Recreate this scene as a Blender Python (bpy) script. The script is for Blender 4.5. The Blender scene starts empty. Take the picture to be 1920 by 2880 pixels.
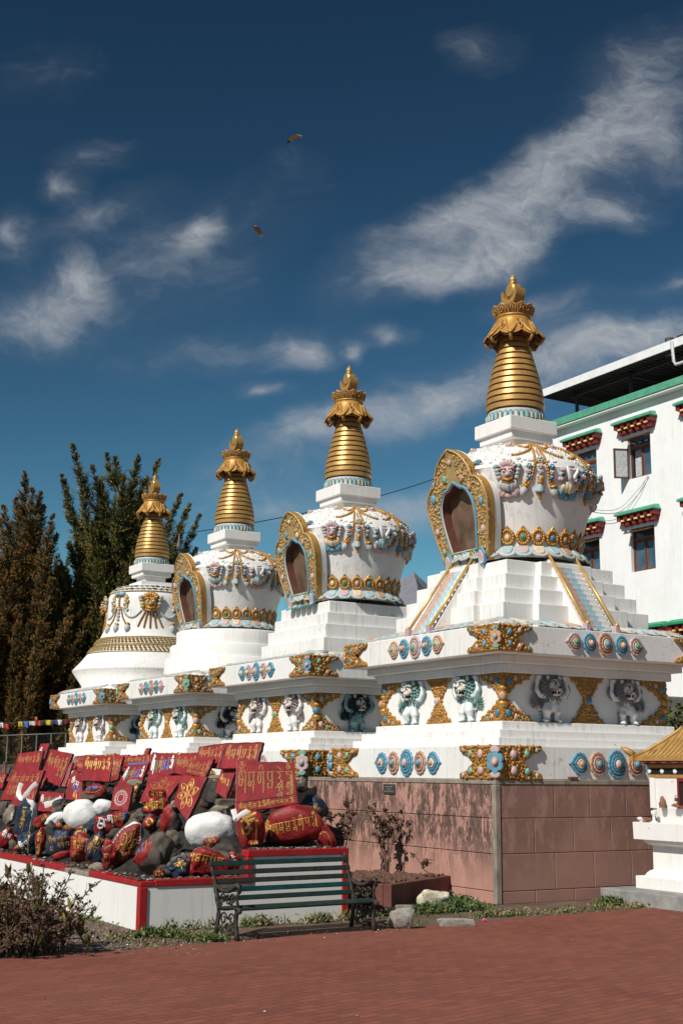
import bpy, bmesh, math, random
import numpy as np
from mathutils import Vector, Matrix, Euler
from mathutils.bvhtree import BVHTree
from math import pi, sin, cos, sqrt, radians, atan2

random.seed(7)
rng = np.random.default_rng(7)
D = bpy.data
SC = bpy.context.scene
COL = SC.collection

# ------------------------------------------------------------------ camera
# X runs along the shaded stupa faces, Y along the row of stupas, Z up, metres;
# the origin is the ground under the centre of the nearest stupa.
A = 0.5332; PITCH = 0.1993; ROLL = 0.0093; FPX = 3628.75
CAMP = Vector((-13.0751, -16.4692, 1.701))
FW = Vector((sin(A), cos(A), 0)); RT = Vector((cos(A), -sin(A), 0)); UP = Vector((0, 0, 1))
cf = (FW * cos(PITCH) + UP * sin(PITCH)).normalized()
cu0 = (-FW * sin(PITCH) + UP * cos(PITCH)).normalized()
cr = RT * cos(ROLL) + cu0 * sin(ROLL)
cu = -RT * sin(ROLL) + cu0 * cos(ROLL)
cam = D.cameras.new('camera'); camo = D.objects.new('camera', cam); COL.objects.link(camo)
m = Matrix((cr, cu, -cf)).transposed().to_4x4(); m.translation = CAMP
camo.matrix_world = m
cam.sensor_fit = 'VERTICAL'; cam.sensor_height = 36; cam.lens = FPX / 2880 * 36
cam.clip_start = 0.1; cam.clip_end = 9000
SC.camera = camo

def ray(x, y):
    """direction of sight for a point of the 1920x2880 photograph"""
    return (cf * FPX + cr * (x - 960) - cu * (y - 1440)).normalized()
def atX(x, y, X): d = ray(x, y); return CAMP + d * ((X - CAMP.x) / d.x)
def atY(x, y, Y): d = ray(x, y); return CAMP + d * ((Y - CAMP.y) / d.y)
def atZ(x, y, Z): d = ray(x, y); return CAMP + d * ((Z - CAMP.z) / d.z)
def atD(x, y, dep): d = ray(x, y); return CAMP + d * (dep / d.dot(FW))

# ------------------------------------------------------------------ materials
def NT(name):
    m = D.materials.new(name); m.use_nodes = True
    nt = m.node_tree
    return m, nt, nt.nodes['Principled BSDF']
def ramp(nt, src, stops):
    r = nt.nodes.new('ShaderNodeValToRGB')
    e = r.color_ramp.elements
    while len(e) < len(stops): e.new(0.5)
    for k, (p, c) in enumerate(stops):
        e[k].position = p; e[k].color = (c[0], c[1], c[2], 1) if hasattr(c, '__len__') else (c, c, c, 1)
    nt.links.new(src, r.inputs[0]); return r.outputs[0]
def noise(nt, vec, scale, detail=5, rough=.6, dist=0):
    n = nt.nodes.new('ShaderNodeTexNoise'); n.inputs['Scale'].default_value = scale
    n.inputs['Detail'].default_value = detail; n.inputs['Roughness'].default_value = rough
    n.inputs['Distortion'].default_value = dist
    nt.links.new(vec, n.inputs['Vector']); return n.outputs['Fac']
def mapv(nt, vec, scale, loc=(0, 0, 0), rot=(0, 0, 0)):
    n = nt.nodes.new('ShaderNodeMapping'); n.inputs['Scale'].default_value = scale
    n.inputs['Location'].default_value = loc; n.inputs['Rotation'].default_value = rot
    nt.links.new(vec, n.inputs['Vector']); return n.outputs[0]
def mixc(nt, fac, a, b, mode='MIX'):
    n = nt.nodes.new('ShaderNodeMix'); n.data_type = 'RGBA'; n.blend_type = mode
    for v, i in ((fac, 0), (a, 6), (b, 7)):
        if hasattr(v, 'default_value') or hasattr(v, 'is_linked'): nt.links.new(v, n.inputs[i])
        elif i == 0: n.inputs[0].default_value = v
        else: n.inputs[i].default_value = (v[0], v[1], v[2], 1)
    return n.outputs[2]
def mth(nt, op, a, b=None, clamp=False):
    n = nt.nodes.new('ShaderNodeMath'); n.operation = op; n.use_clamp = clamp
    for v, i in ((a, 0), (b, 1)):
        if v is None: continue
        if hasattr(v, 'is_linked'): nt.links.new(v, n.inputs[i])
        else: n.inputs[i].default_value = v
    return n.outputs[0]
def pos(nt):
    return nt.nodes.new('ShaderNodeNewGeometry').outputs['Position']
def objc(nt):
    return nt.nodes.new('ShaderNodeTexCoord').outputs['Object']
def bump(nt, bs, h, strength, dist=.02):
    b = nt.nodes.new('ShaderNodeBump'); b.inputs['Strength'].default_value = strength
    b.inputs['Distance'].default_value = dist
    nt.links.new(h, b.inputs['Height']); nt.links.new(b.outputs[0], bs.inputs['Normal'])

MATS = {}
def paint(name, col, rough=.6, var=.18, scale=6, metal=0, bmp=.0, bscale=40, spec=.4, dirt=0, dirtcol=(.09, .075, .06), chip=None):
    """plain coloured surface with slow and fine tone variation and optional grime"""
    if name in MATS: return MATS[name]
    m, nt, bs = NT(name); p = pos(nt)
    f = noise(nt, p, scale, 6)
    lo = tuple(c * (1 - var) for c in col); hi = tuple(min(.95, c * (1 + var)) for c in col)
    c = ramp(nt, f, [(.3, lo), (.7, hi)])
    if dirt:
        g = noise(nt, mapv(nt, p, (1, 1, .35)), scale * 1.7, 8, .7)
        g = ramp(nt, g, [(.5, 0), (.75, dirt)])
        c = mixc(nt, g, c, dirtcol)
    if chip:
        k = ramp(nt, noise(nt, p, 11, 10, .75), [(.60, 0), (.64, 1)]); c = mixc(nt, k, c, chip)
    nt.links.new(c, bs.inputs['Base Color'])
    bs.inputs['Roughness'].default_value = rough; bs.inputs['Metallic'].default_value = metal
    bs.inputs['Specular IOR Level'].default_value = spec
    if bmp: bump(nt, bs, noise(nt, p, bscale, 4), bmp)
    MATS[name] = m; return m

def whitewash(name, col=(.79, .775, .75), streak=.35, crack=.5, rough=.75):
    """limewashed masonry: rain streaks, hairline cracks, flaked chips"""
    if name in MATS: return MATS[name]
    m, nt, bs = NT(name); p = pos(nt)
    base = ramp(nt, noise(nt, p, 1.3, 6), [(.3, tuple(c * .93 for c in col)), (.7, col)])
    s = noise(nt, mapv(nt, p, (11, 11, .5)), 1.6, 6, .7)
    wet = noise(nt, p, .9, 3)
    s = mth(nt, 'MULTIPLY', ramp(nt, s, [(.50, 0), (.70, 1)]), ramp(nt, wet, [(.38, 0), (.60, 1)]))
    base = mixc(nt, mth(nt, 'MULTIPLY', s, streak), base, (.33, .29, .25))
    v = nt.nodes.new('ShaderNodeTexVoronoi'); v.feature = 'DISTANCE_TO_EDGE'; v.inputs['Scale'].default_value = 2.2
    wv = nt.nodes.new('ShaderNodeVectorMath'); wv.operation = 'MULTIPLY_ADD'
    nz = nt.nodes.new('ShaderNodeTexNoise'); nz.inputs['Scale'].default_value = 5; nt.links.new(p, nz.inputs['Vector'])
    nt.links.new(nz.outputs['Color'], wv.inputs[0]); wv.inputs[1].default_value = (.45, .45, .45); nt.links.new(p, wv.inputs[2])
    nt.links.new(wv.outputs[0], v.inputs['Vector'])
    c = ramp(nt, v.outputs['Distance'], [(.0, 1), (.012, 0)])
    pt = ramp(nt, noise(nt, p, 1.1, 3), [(.5, 0), (.6, 1)])
    base = mixc(nt, mth(nt, 'MULTIPLY', mth(nt, 'MULTIPLY', c, pt), crack), base, (.25, .21, .18))
    ch = ramp(nt, noise(nt, p, 14, 3, .5), [(.725, 0), (.74, 1)])
    base = mixc(nt, mth(nt, 'MULTIPLY', ch, .7), base, (.3, .25, .2))
    nt.links.new(base, bs.inputs['Base Color']); bs.inputs['Roughness'].default_value = rough
    bs.inputs['Specular IOR Level'].default_value = .2
    bump(nt, bs, noise(nt, p, 25, 5), .12, .01)
    MATS[name] = m; return m

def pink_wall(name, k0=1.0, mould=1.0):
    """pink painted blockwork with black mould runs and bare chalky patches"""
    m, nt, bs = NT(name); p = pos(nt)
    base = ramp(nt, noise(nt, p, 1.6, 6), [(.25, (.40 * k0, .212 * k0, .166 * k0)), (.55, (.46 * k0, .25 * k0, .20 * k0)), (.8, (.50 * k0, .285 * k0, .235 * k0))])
    s = noise(nt, mapv(nt, p, (3.4, 3.4, 1.3)), 1.8, 12, .8)
    reg = noise(nt, p, .75, 2)
    k = mth(nt, 'MULTIPLY', ramp(nt, s, [(.45, 0), (.50, 1)]), ramp(nt, reg, [(.33, 0), (.46, 1)]))
    sx = nt.nodes.new('ShaderNodeSeparateXYZ'); nt.links.new(p, sx.inputs[0])
    hgt = ramp(nt, mth(nt, 'DIVIDE', sx.outputs[2], 1.7), [(.12, .12), (.5, 1)])
    k = mth(nt, 'MULTIPLY', mth(nt, 'MULTIPLY', k, hgt), .95 * mould)
    fine = ramp(nt, noise(nt, mapv(nt, p, (1, 1, .4)), 26, 6, .8), [(.35, .6), (.6, 1)])
    base = mixc(nt, mth(nt, 'MULTIPLY', k, fine), base, (.045, .038, .034))
    w = ramp(nt, noise(nt, mapv(nt, p, (4, 4, 1.2), (3, 7, 1)), 1.4, 8, .7), [(.66, 0), (.73, .6 * mould)])
    base = mixc(nt, mth(nt, 'MULTIPLY', w, hgt), base, (.5, .47, .43))
    nt.links.new(base, bs.inputs['Base Color']); bs.inputs['Roughness'].default_value = .8
    bs.inputs['Specular IOR Level'].default_value = .2
    bump(nt, bs, noise(nt, p, 30, 6), .2, .01)
    MATS[name] = m; return m

def gold_relief(name, col=(.46, .225, .045), rough=.42, metal=.25, sc=26):
    m, nt, bs = NT(name); p = pos(nt)
    v = nt.nodes.new('ShaderNodeTexVoronoi'); v.feature = 'SMOOTH_F1'; v.inputs['Scale'].default_value = sc
    nt.links.new(p, v.inputs['Vector'])
    n = noise(nt, p, 9, 4)
    c = ramp(nt, n, [(.3, tuple(x * .72 for x in col)), (.7, tuple(x * 1.15 for x in col))])
    nt.links.new(c, bs.inputs['Base Color'])
    bs.inputs['Roughness'].default_value = rough; bs.inputs['Metallic'].default_value = metal
    bump(nt, bs, v.outputs['Distance'], -.8 if sc > 1 else 0, .03)
    MATS[name] = m; return m

def rockmat(name, c1, c2, sc=9):
    if name in MATS: return MATS[name]
    m, nt, bs = NT(name); p = pos(nt)
    a = noise(nt, p, sc, 9, .7); b = noise(nt, p, sc * 6, 4, .6)
    c = ramp(nt, a, [(.3, c1), (.65, c2), (.8, tuple(min(.6, x * 1.4) for x in c2))])
    c = mixc(nt, ramp(nt, b, [(.62, 0), (.72, .5)]), c, (.02, .018, .016))
    nt.links.new(c, bs.inputs['Base Color']); bs.inputs['Roughness'].default_value = .85
    bs.inputs['Specular IOR Level'].default_value = .25
    bump(nt, bs, a, .5, .03)
    MATS[name] = m; return m

WHITE = whitewash('white_limewash', streak=.55, crack=.6)
WHITE2 = whitewash('white_limewash_clean', streak=.28, crack=.25)
BWHITE = whitewash('white_house_wall', (.83, .83, .825), .3, .15)
PINK = pink_wall('pink_blockwork'); PINKR = pink_wall('darker_pink_blockwork', .72, .42)  # right faces: same pink blockwork in a darker tone, with less mould
CONC = paint('grey_brown_concrete', (.27, .225, .18), .85, .25, 5, dirt=.8, bmp=.2)
GOLD = gold_relief('gold_painted_relief', (.41, .205, .045))
GOLDF = gold_relief('gold_frame_relief', (.46, .30, .12), .5, .15, 22)
GOLDS = paint('gold_flat_paint', (.47, .25, .06), .42, .15, 8, metal=.25)
SPIRE = paint('gold_spire_paint', (.49, .285, .09), .42, .16, 9, metal=.4, dirt=.25, dirtcol=(.2, .11, .05))
NAVYG = paint('dark_blue_groove', (.022, .075, .115), .6)
MAROON = paint('dark_maroon_paint', (.085, .022, .02), .5)
CROWNB = paint('brown_relief_paint', (.19, .10, .055), .55, .35, 30)
BLUE = paint('sky_blue_paint', (.115, .29, .40), .5, .2, 14, dirt=.3)
DBLUE = paint('deep_blue_paint', (.04, .20, .33), .35, .2, 14)
PALEB = paint('pale_blue_paint', (.34, .46, .49), .55, .15, 12, dirt=.25)
PEACH = paint('peach_paint', (.50, .285, .185), .55, .15, 12, dirt=.25)
PINKP = paint('pale_pink_paint', (.52, .375, .365), .5, .15, 12, dirt=.25)
MAUVE = paint('mauve_paint', (.50, .36, .38), .5, .15, 12)
TURQ = paint('turquoise_paint', (.16, .38, .32), .4, .2, 14)
GREEN = paint('jade_green_paint', (.03, .24, .16), .35, .2, 14)
PGREEN = paint('pale_green_paint', (.42, .54, .46), .55, .15, 12)
CREAM = paint('cream_paint', (.66, .52, .36), .55, .15, 12)
STONEG = paint('grey_lotus_paint', (.42, .44, .43), .6, .2, 14)
LTEAL = paint('teal_mane', (.15, .26, .245), .65, .3, 18)
LDTEAL = paint('dark_teal_mane', (.012, .04, .045), .6, .3, 18)
LGREY = paint('grey_mane', (.25, .235, .245), .65, .3, 18)
LDARK = paint('dark_plum_mane', (.032, .024, .027), .6, .3, 18)
LMAUVE = paint('mauve_grey_mane', (.26, .215, .215), .65, .25, 18)
LBODY = paint('lion_white', (.70, .68, .65), .6, .1, 12)
LBODYB = paint('lion_pale_blue', (.66, .71, .71), .6, .15, 7)
LBODYT = paint('lion_blue', (.20, .34, .37), .6, .3, 7)
LSKIN = paint('lion_muzzle', (.62, .55, .48), .6, .12, 16)
MOUTH = paint('mouth_dark', (.09, .012, .012), .5)
RED = paint('red_slab_paint', (.245, .012, .016), .5, .36, 5, bmp=.3, bscale=40, dirt=.6, dirtcol=(.085, .02, .02), chip=(.16, .035, .035))
RED2 = paint('crimson_stone_paint', (.235, .013, .014), .52, .4, 7, bmp=.5, bscale=26, dirt=.55, dirtcol=(.06, .024, .02), chip=(.11, .085, .07))
REDC = paint('red_coping_paint', (.33, .010, .012), .55, .15, 6, dirt=.45, dirtcol=(.14, .06, .05))
BROWNW = paint('brown_slab_back', (.13, .05, .035), .7, .3, 9)
INK = paint('gold_lettering', (.50, .28, .065), .38, .18, 20, metal=.25)
INKD = paint('dull_gold_lettering', (.33, .165, .045), .5, .2, 20, metal=.1)
INKW = paint('white_lettering', (.72, .70, .68), .6, .1, 20)
INKB = paint('blue_lettering', (.035, .17, .42), .5, .15, 20)
INKG = paint('green_lettering', (.05, .16, .08), .5, .15, 20)
NAVY = paint('navy_stone_paint', (.012, .027, .056), .5, .35, 9, bmp=.5, bscale=26, dirt=.4, chip=(.09, .08, .07))
CHALK = paint('white_stone_paint', (.74, .73, .71), .7, .06, 9, bmp=.35, bscale=26)
CLOTH = paint('white_scarf', (.74, .72, .69), .7, .08, 12)
ROCKA = rockmat('brown_rock', (.075, .06, .046), (.16, .133, .108))
ROCKB = rockmat('dark_rock', (.035, .03, .026), (.085, .074, .064))
ROCKC = rockmat('tan_rock', (.17, .145, .115), (.30, .26, .21))
GRANITE = rockmat('granite', (.2, .18, .155), (.40, .365, .33), 22)

# ------------------------------------------------------------------ mesh builder
class MB:
    def __init__(s): s.v = []; s.f = []; s.m = []; s.s = []; s.mats = []
    def mi(s, mat):
        if mat not in s.mats: s.mats.append(mat)
        return s.mats.index(mat)
    def add(s, vs, fs, mat, smooth=False):
        o = len(s.v); k = s.mi(mat)
        s.v.extend([tuple(v) for v in vs])
        for f in fs: s.f.append([i + o for i in f]); s.m.append(k); s.s.append(smooth)
        return s
    def box(s, c, h, mat, R=None):
        c = Vector(c); vs = []
        for z in (-1, 1):
            for x, y in ((-1, -1), (1, -1), (1, 1), (-1, 1)):
                q = Vector((x * h[0], y * h[1], z * h[2]))
                if R is not None: q = R @ q
                vs.append(c + q)
        return s.add(vs, [(3, 2, 1, 0), (4, 5, 6, 7), (0, 1, 5, 4), (1, 2, 6, 5), (2, 3, 7, 6), (3, 0, 4, 7)], mat)
    def bb(s, x0, x1, y0, y1, z0, z1, mat):
        return s.box(((x0 + x1) / 2, (y0 + y1) / 2, (z0 + z1) / 2), ((x1 - x0) / 2, (y1 - y0) / 2, (z1 - z0) / 2), mat)
    def frustum(s, w0, z0, w1, z1, mat, cx=0, cy=0):
        vs = [(cx - w0, cy - w0, z0), (cx + w0, cy - w0, z0), (cx + w0, cy + w0, z0), (cx - w0, cy + w0, z0),
              (cx - w1, cy - w1, z1), (cx + w1, cy - w1, z1), (cx + w1, cy + w1, z1), (cx - w1, cy + w1, z1)]
        return s.add(vs, [(3, 2, 1, 0), (4, 5, 6, 7), (0, 1, 5, 4), (1, 2, 6, 5), (2, 3, 7, 6), (3, 0, 4, 7)], mat)
    def lathe(s, prof, mat, n=48, c=(0, 0, 0), smooth=True, a0=0, a1=2 * pi, mod=None):
        full = abs(a1 - a0 - 2 * pi) < 1e-6; k = n if full else n + 1
        vs = []
        for r, z in prof:
            for i in range(k):
                t = a0 + (a1 - a0) * i / n
                rr, zz = (r, z) if mod is None else mod(r, z, t)
                vs.append((c[0] + rr * cos(t), c[1] + rr * sin(t), c[2] + zz))
        fs = []
        for j in range(len(prof) - 1):
            for i in range(n):
                i2 = (i + 1) % k if full else i + 1
                fs.append((j * k + i, j * k + i2, (j + 1) * k + i2, (j + 1) * k + i))
        return s.add(vs, fs, mat, smooth)
    def ell(s, c, r, mat, n=10, R=None, smooth=True, half=False):
        c = Vector(c); vs = []; m_ = max(4, n // 2); fs = []
        top = 0 if not half else 0
        rows = m_ if not half else max(2, m_ // 2)
        for j in range(rows + 1):
            th = pi * j / m_
            for i in range(n):
                t = 2 * pi * i / n
                q = Vector((sin(th) * cos(t) * r[0], sin(th) * sin(t) * r[1], cos(th) * r[2]))
                if R is not None: q = R @ q
                vs.append(c + q)
        for j in range(rows):
            for i in range(n):
                fs.append((j * n + i, (j + 1) * n + i, (j + 1) * n + (i + 1) % n, j * n + (i + 1) % n))
        return s.add(vs, fs, mat, smooth)
    def tube(s, pts, r, mat, n=6, smooth=True, cap=True):
        pts = [Vector(p) for p in pts]; vs = []; N = len(pts)
        rs = r if hasattr(r, '__len__') else [r] * N
        up = Vector((0.13, 0.21, 1)).normalized()
        for i, p in enumerate(pts):
            t = (pts[min(i + 1, N - 1)] - pts[max(i - 1, 0)])
            if t.length < 1e-9: t = Vector((0, 0, 1))
            t.normalize(); a = t.cross(up)
            if a.length < 1e-3: a = t.cross(Vector((1, 0, 0)))
            a.normalize(); b = t.cross(a)
            for k in range(n):
                an = 2 * pi * k / n; vs.append(p + (a * cos(an) + b * sin(an)) * rs[i])
        fs = []
        for i in range(N - 1):
            for k in range(n):
                fs.append((i * n + k, i * n + (k + 1) % n, (i + 1) * n + (k + 1) % n, (i + 1) * n + k))
        if cap: fs += [tuple(range(n))[::-1], tuple((N - 1) * n + k for k in range(n))]
        return s.add(vs, fs, mat, smooth)
    def prism(s, poly, fr, d0, d1, mat, matside=None, inset=0):
        """polygon (u,v) in frame fr=(o,u,v,n), from depth d0 to d1 along n; inset shrinks the front for a chamfer"""
        o, U, V, Nn = fr; n = len(poly)
        cu_ = sum(p[0] for p in poly) / n; cv_ = sum(p[1] for p in poly) / n
        vs = [o + U * p[0] + V * p[1] + Nn * d0 for p in poly]
        vs += [o + U * p[0] + V * p[1] + Nn * (d1 - inset) for p in poly]
        front = list(range(n, 2 * n))
        fs = [(i, (i + 1) % n, n + (i + 1) % n, n + i) for i in range(n)]
        if inset:
            q = []
            for p in poly:
                L = math.hypot(p[0] - cu_, p[1] - cv_) + 1e-9
                k = max(.05, 1 - inset / L); q.append((cu_ + (p[0] - cu_) * k, cv_ + (p[1] - cv_) * k))
            vs += [o + U * p[0] + V * p[1] + Nn * d1 for p in q]
            fs += [(n + i, n + (i + 1) % n, 2 * n + (i + 1) % n, 2 * n + i) for i in range(n)]
            front = list(range(2 * n, 3 * n))
        s.add(vs, fs, matside or mat); k = s.mi(mat); off = len(s.v) - len(vs)
        s.f.append([off + i for i in front]); s.m.append(k); s.s.append(False)
        return s
    def build(s, name, parent=None, recalc=True, loc=None):
        me = D.meshes.new(name)
        me.from_pydata(s.v, [], s.f)
        for m_ in s.mats: me.materials.append(m_)
        me.polygons.foreach_set('material_index', s.m); me.polygons.foreach_set('use_smooth', s.s)
        if recalc:
            bm = bmesh.new(); bm.from_mesh(me); bmesh.ops.recalc_face_normals(bm, faces=bm.faces); bm.to_mesh(me); bm.free()
        me.update()
        return link(name, me, parent, loc)

def link(name, me, parent=None, loc=None):
    o = D.objects.new(name, me); COL.objects.link(o)
    if parent is not None: o.parent = parent
    if loc is not None: o.location = loc
    return o
def tag(o, label=None, cat=None, group=None, kind=None):
    if label: o['label'] = label
    if cat:
        o['category'] = cat
        if not kind: o['kind'] = 'thing'
    if group: o['group'] = group
    if kind: o['kind'] = kind
    return o
def thing(name, loc, label, cat, group=None, rz=0):
    o = D.objects.new(name, None); COL.objects.link(o); o.location = loc; o.rotation_euler = (0, 0, rz)
    o.empty_display_size = .2
    return tag(o, label, cat, group)
def bevel(o, w=.012, seg=2):
    b = o.modifiers.new('bevel', 'BEVEL'); b.width = w; b.segments = seg; b.limit_method = 'ANGLE'; b.angle_limit = radians(40)
    return o
def inpoly(p, poly):
    x, y = p; c = False; n = len(poly)
    for i in range(n):
        x1, y1 = poly[i]; x2, y2 = poly[(i + 1) % n]
        if (y1 > y) != (y2 > y) and x < (x2 - x1) * (y - y1) / (y2 - y1) + x1: c = not c
    return c
def frame(o, u, v):
    u = Vector(u).normalized(); v = Vector(v).normalized()
    return (Vector(o), u, v, u.cross(v).normalized())
def scallop(poly, step, amp):
    """outline with a run of small lobes"""
    out = []; n = len(poly)
    for i in range(n):
        a = Vector(poly[i]); b = Vector(poly[(i + 1) % n]); L = (b - a).length; k = max(1, round(L / step))
        nrm = Vector(((b - a).y, -(b - a).x)).normalized()
        for j in range(k):
            for q in (0, .25, .5, .75):
                t = (j + q) / k; out.append(tuple(a + (b - a) * t + nrm * amp * (abs(sin(pi * q))) ** .6))
    return out
def smooth(pts, k=6, closed=False):
    """Catmull-Rom"""
    P = [Vector(p) for p in pts]; n = len(P); out = []
    rngk = n if closed else n - 1
    for i in range(rngk):
        g = (lambda j: P[j % n]) if closed else (lambda j: P[max(0, min(n - 1, j))])
        p0, p1, p2, p3 = g(i - 1), g(i), g(i + 1), g(i + 2)
        for j in range(k):
            t = j / k
            out.append(.5 * ((2 * p1) + (p2 - p0) * t + (2 * p0 - 5 * p1 + 4 * p2 - p3) * t * t + (3 * p1 - p0 - 3 * p2 + p3) * t ** 3))
    if not closed: out.append(P[-1])
    return out

# ------------------------------------------------------------------ stupa ornaments
# every ornament is modelled facing the viewer: x to the viewer's right, z up, -y out of the wall
OUT = Vector((0, -1, 0))
LOC = (Vector((0, 0, 0)), Vector((1, 0, 0)), Vector((0, 0, 1)), OUT)
CACHE = {}
def mesh_of(key, fn):
    """build a part's mesh once; all copies share it"""
    if key not in CACHE:
        mb = MB(); fn(mb); o = mb.build('tmp'); CACHE[key] = o.data; D.objects.remove(o)
    return CACHE[key]
def part(name, me, parent, loc=(0, 0, 0), rz=0, rot=None, sc=None):
    me.name = name
    o = link(name, me, parent, loc)
    o.rotation_euler = rot if rot is not None else (0, 0, rz)
    if sc is not None: o.scale = (sc, sc, sc) if not hasattr(sc, '__len__') else sc
    return o
def gem_mesh(mat):
    return mesh_of(('gem', mat.name), lambda b: b.ell((0, 0, 0), (.05, .034, .058), mat, 12))
def gem(parent, loc, mat, sc=1.0):
    return part('gem', gem_mesh(mat), parent, loc, sc=sc)

def lumps(b, poly, fr, d, mat, step=.047, r=.027, seed=1):
    rd = random.Random(seed); o, U, V, N = fr
    x0 = min(p[0] for p in poly); x1 = max(p[0] for p in poly); z0 = min(p[1] for p in poly); z1 = max(p[1] for p in poly)
    z = z0 + step / 2; row = 0
    while z < z1:
        x = x0 + (step / 2 if row % 2 else step)
        while x < x1:
            p = (x + rd.uniform(-.25, .25) * step, z + rd.uniform(-.25, .25) * step)
            if inpoly(p, poly):
                k = rd.uniform(.7, 1.15) * r
                c = o + U * p[0] + V * p[1] + N * d
                if rd.random() < .45:      # a small curl
                    a0 = rd.uniform(0, 6.28); pts = [c + U * (cos(a0 + t) * k * (1.15 - t * .16)) + V * (sin(a0 + t) * k * (1.15 - t * .16)) for t in (0, 1, 2, 3, 4, 5)]
                    b.tube(pts, k * .36, mat, 4)
                else: b.ell(c, (k * 1.1, k * .95, k * 1.1), mat, 6)
            x += step
        z += step * .87; row += 1

def scallop_open(pts, step, amp):
    out = []
    for a, b in zip(pts, pts[1:]):
        a = Vector(a); b = Vector(b); L = (b - a).length; k = max(1, round(L / step)); nr = Vector((-(b - a).y, (b - a).x)).normalized()
        for j in range(k):
            for q in (0, .25, .5, .75): out.append(tuple(a + (b - a) * ((j + q) / k) + nr * amp * abs(sin(pi * q)) ** .6))
    return out + [tuple(pts[-1])]
def plate_poly(L, h, notch, half=True):
    return [(-.046, 0), (-.046, h), (L, h), (L * .98, h * .86), (L * .80, h * .80), (notch + (L - notch) * .35, h * .66), (notch, h * .5),
            (notch + (L - notch) * .35, h * .34), (L * .80, h * .20), (L * .98, h * .14), (L, 0)]
def corner_plate(parent, w, z0, h, L, notch, corner, gems, flower, seed):
    """X-shaped gilded corner ornament; corner N wraps both faces, L and R show one wing"""
    def fn(b):
        poly = plate_poly(L, h, notch); full = [poly[0], poly[1]] + scallop_open(poly[2:], .055, .014)
        frs = []
        if corner in 'NL': frs.append((Vector((0, 0, 0)), Vector((0, 1 if corner == 'N' else -1, 0)), Vector((0, 0, 1)), Vector((-1, 0, 0))))
        if corner in 'NR': frs.append((Vector((0, 0, 0)), Vector((1 if corner == 'N' else -1, 0, 0)), Vector((0, 0, 1)), Vector((0, -1, 0))))
        for k, fr in enumerate(frs):
            P = full if k == 0 else [(max(p[0], -.043), p[1]) for p in full]
            b.prism(P, fr, -.01, .05 - .002 * k, GOLD, inset=.01)
            lumps(b, plate_poly(L * .97, h, notch * .95), fr, .05, GOLD, seed=seed + k)
    key = ('plate', w, round(h, 3), L, notch, corner)
    sx, sy = {'N': (-1, -1), 'L': (-1, 1), 'R': (1, -1)}[corner]
    o = part('corner_ornament', mesh_of(key, fn), parent, (sx * w, sy * w, z0))
    for (u, v, mt, sc) in gems:
        for top in (0, 1):
            vv = h * (v if top else 1 - v)
            if corner in 'NL':
                gem(o, (-.055, (1 if corner == 'N' else -1) * u, vv), mt, sc).rotation_euler = (0, 0, -pi / 2)
            if corner in 'NR':
                gem(o, ((1 if corner == 'N' else -1) * u, -.055, vv), mt, sc)
    ang = {'N': -pi / 4, 'L': -pi * 3 / 4, 'R': pi / 4}[corner]
    fm, gm, fs = flower
    def ff(b):
        pet = [(cos(t) * .14 * (.8 + .2 * abs(cos(3 * t + pi / 2)) ** .6), sin(t) * .19 * (.8 + .2 * abs(cos(3 * t + pi / 2)) ** .6)) for t in np.linspace(0, 2 * pi, 36, endpoint=False)]
        b.prism(pet, LOC, -.04, .045, fm, inset=.02)
        b.ell((0, -.045, 0), (.062, .025, .082), PEACH, 12)
    def f2(b):
        pet = [(cos(t) * .08, sin(t) * .06) for t in np.linspace(0, 2 * pi, 16, endpoint=False)]
        b.prism(pet, LOC, -.04, .04, gm, inset=.02)
    d = .03
    fo = part('corner_flower', mesh_of(('cf', fm.name), ff), o, (sx * d, sy * d, h / 2), rz=ang, sc=fs)
    gem(fo, (0, -.065, 0), gm, .9)
    for vv in (.06, h - .06):
        part('corner_boss', mesh_of(('cb', gm.name), f2), o, (sx * d, sy * d, vv), rz=ang, sc=fs)
    return o

def med_poly(kind, rx, rz, lobes, amp):
    out = []
    for t in np.linspace(0, 2 * pi, lobes * 5, endpoint=False):
        k = 1 - amp + amp * abs(cos(lobes * t / 2)) ** .7
        x = cos(t) * rx * k; z = sin(t) * rz * k
        if kind and abs(t if t < pi else t - 2 * pi) < .75:
            tt = abs(t if t < pi else t - 2 * pi) / .75
            x += rx * .42 * (1 - tt) ** 1.3; z *= .55 + .45 * tt
        out.append((x, z))
    return out
def medallion(parent, loc, rz, kind, rx, rzz, outer, inner, core, gm, label=None):
    def fn(b):
        lob = 15 if rx > .16 else 12; dk = MAROON if outer in (PEACH, PINKP, MAUVE) else NAVYG
        b.prism(med_poly(kind, rx, rzz, lob, .10), LOC, -.005, .030, outer, inset=.008)
        rad = ((.80, .74), (.56, .51)) if rzz > .18 else ((.76, .68),)
        d = .030
        for k, (g_, r_) in enumerate(rad):
            b.prism(med_poly(kind, rx * g_, rzz * g_, lob, .06), LOC, .02, d + .003, dk)
            b.prism(med_poly(kind, rx * r_, rzz * r_, lob, .10), LOC, .02, d + .012, (inner, outer)[k], inset=.007); d += .012
        k = rad[-1][1] * .66
        b.prism(med_poly(kind, rx * k * 1.12, rzz * k * 1.12, 10, .0), LOC, .03, d + .003, dk)
        b.prism(med_poly(kind, rx * k, rzz * k, 10, .0), LOC, .03, d + .010, core, inset=.01)
    key = ('med', kind, rx, rzz, outer.name, inner.name, core.name)
    o = part('medallion', mesh_of(key, fn), parent, loc, rz=rz)
    g = gem(o, (0, -.058, 0), gm, (rx / .155, 1.0, rzz / .20) if not kind else (rx / .2, .9, rzz / .25))
    return o
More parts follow.
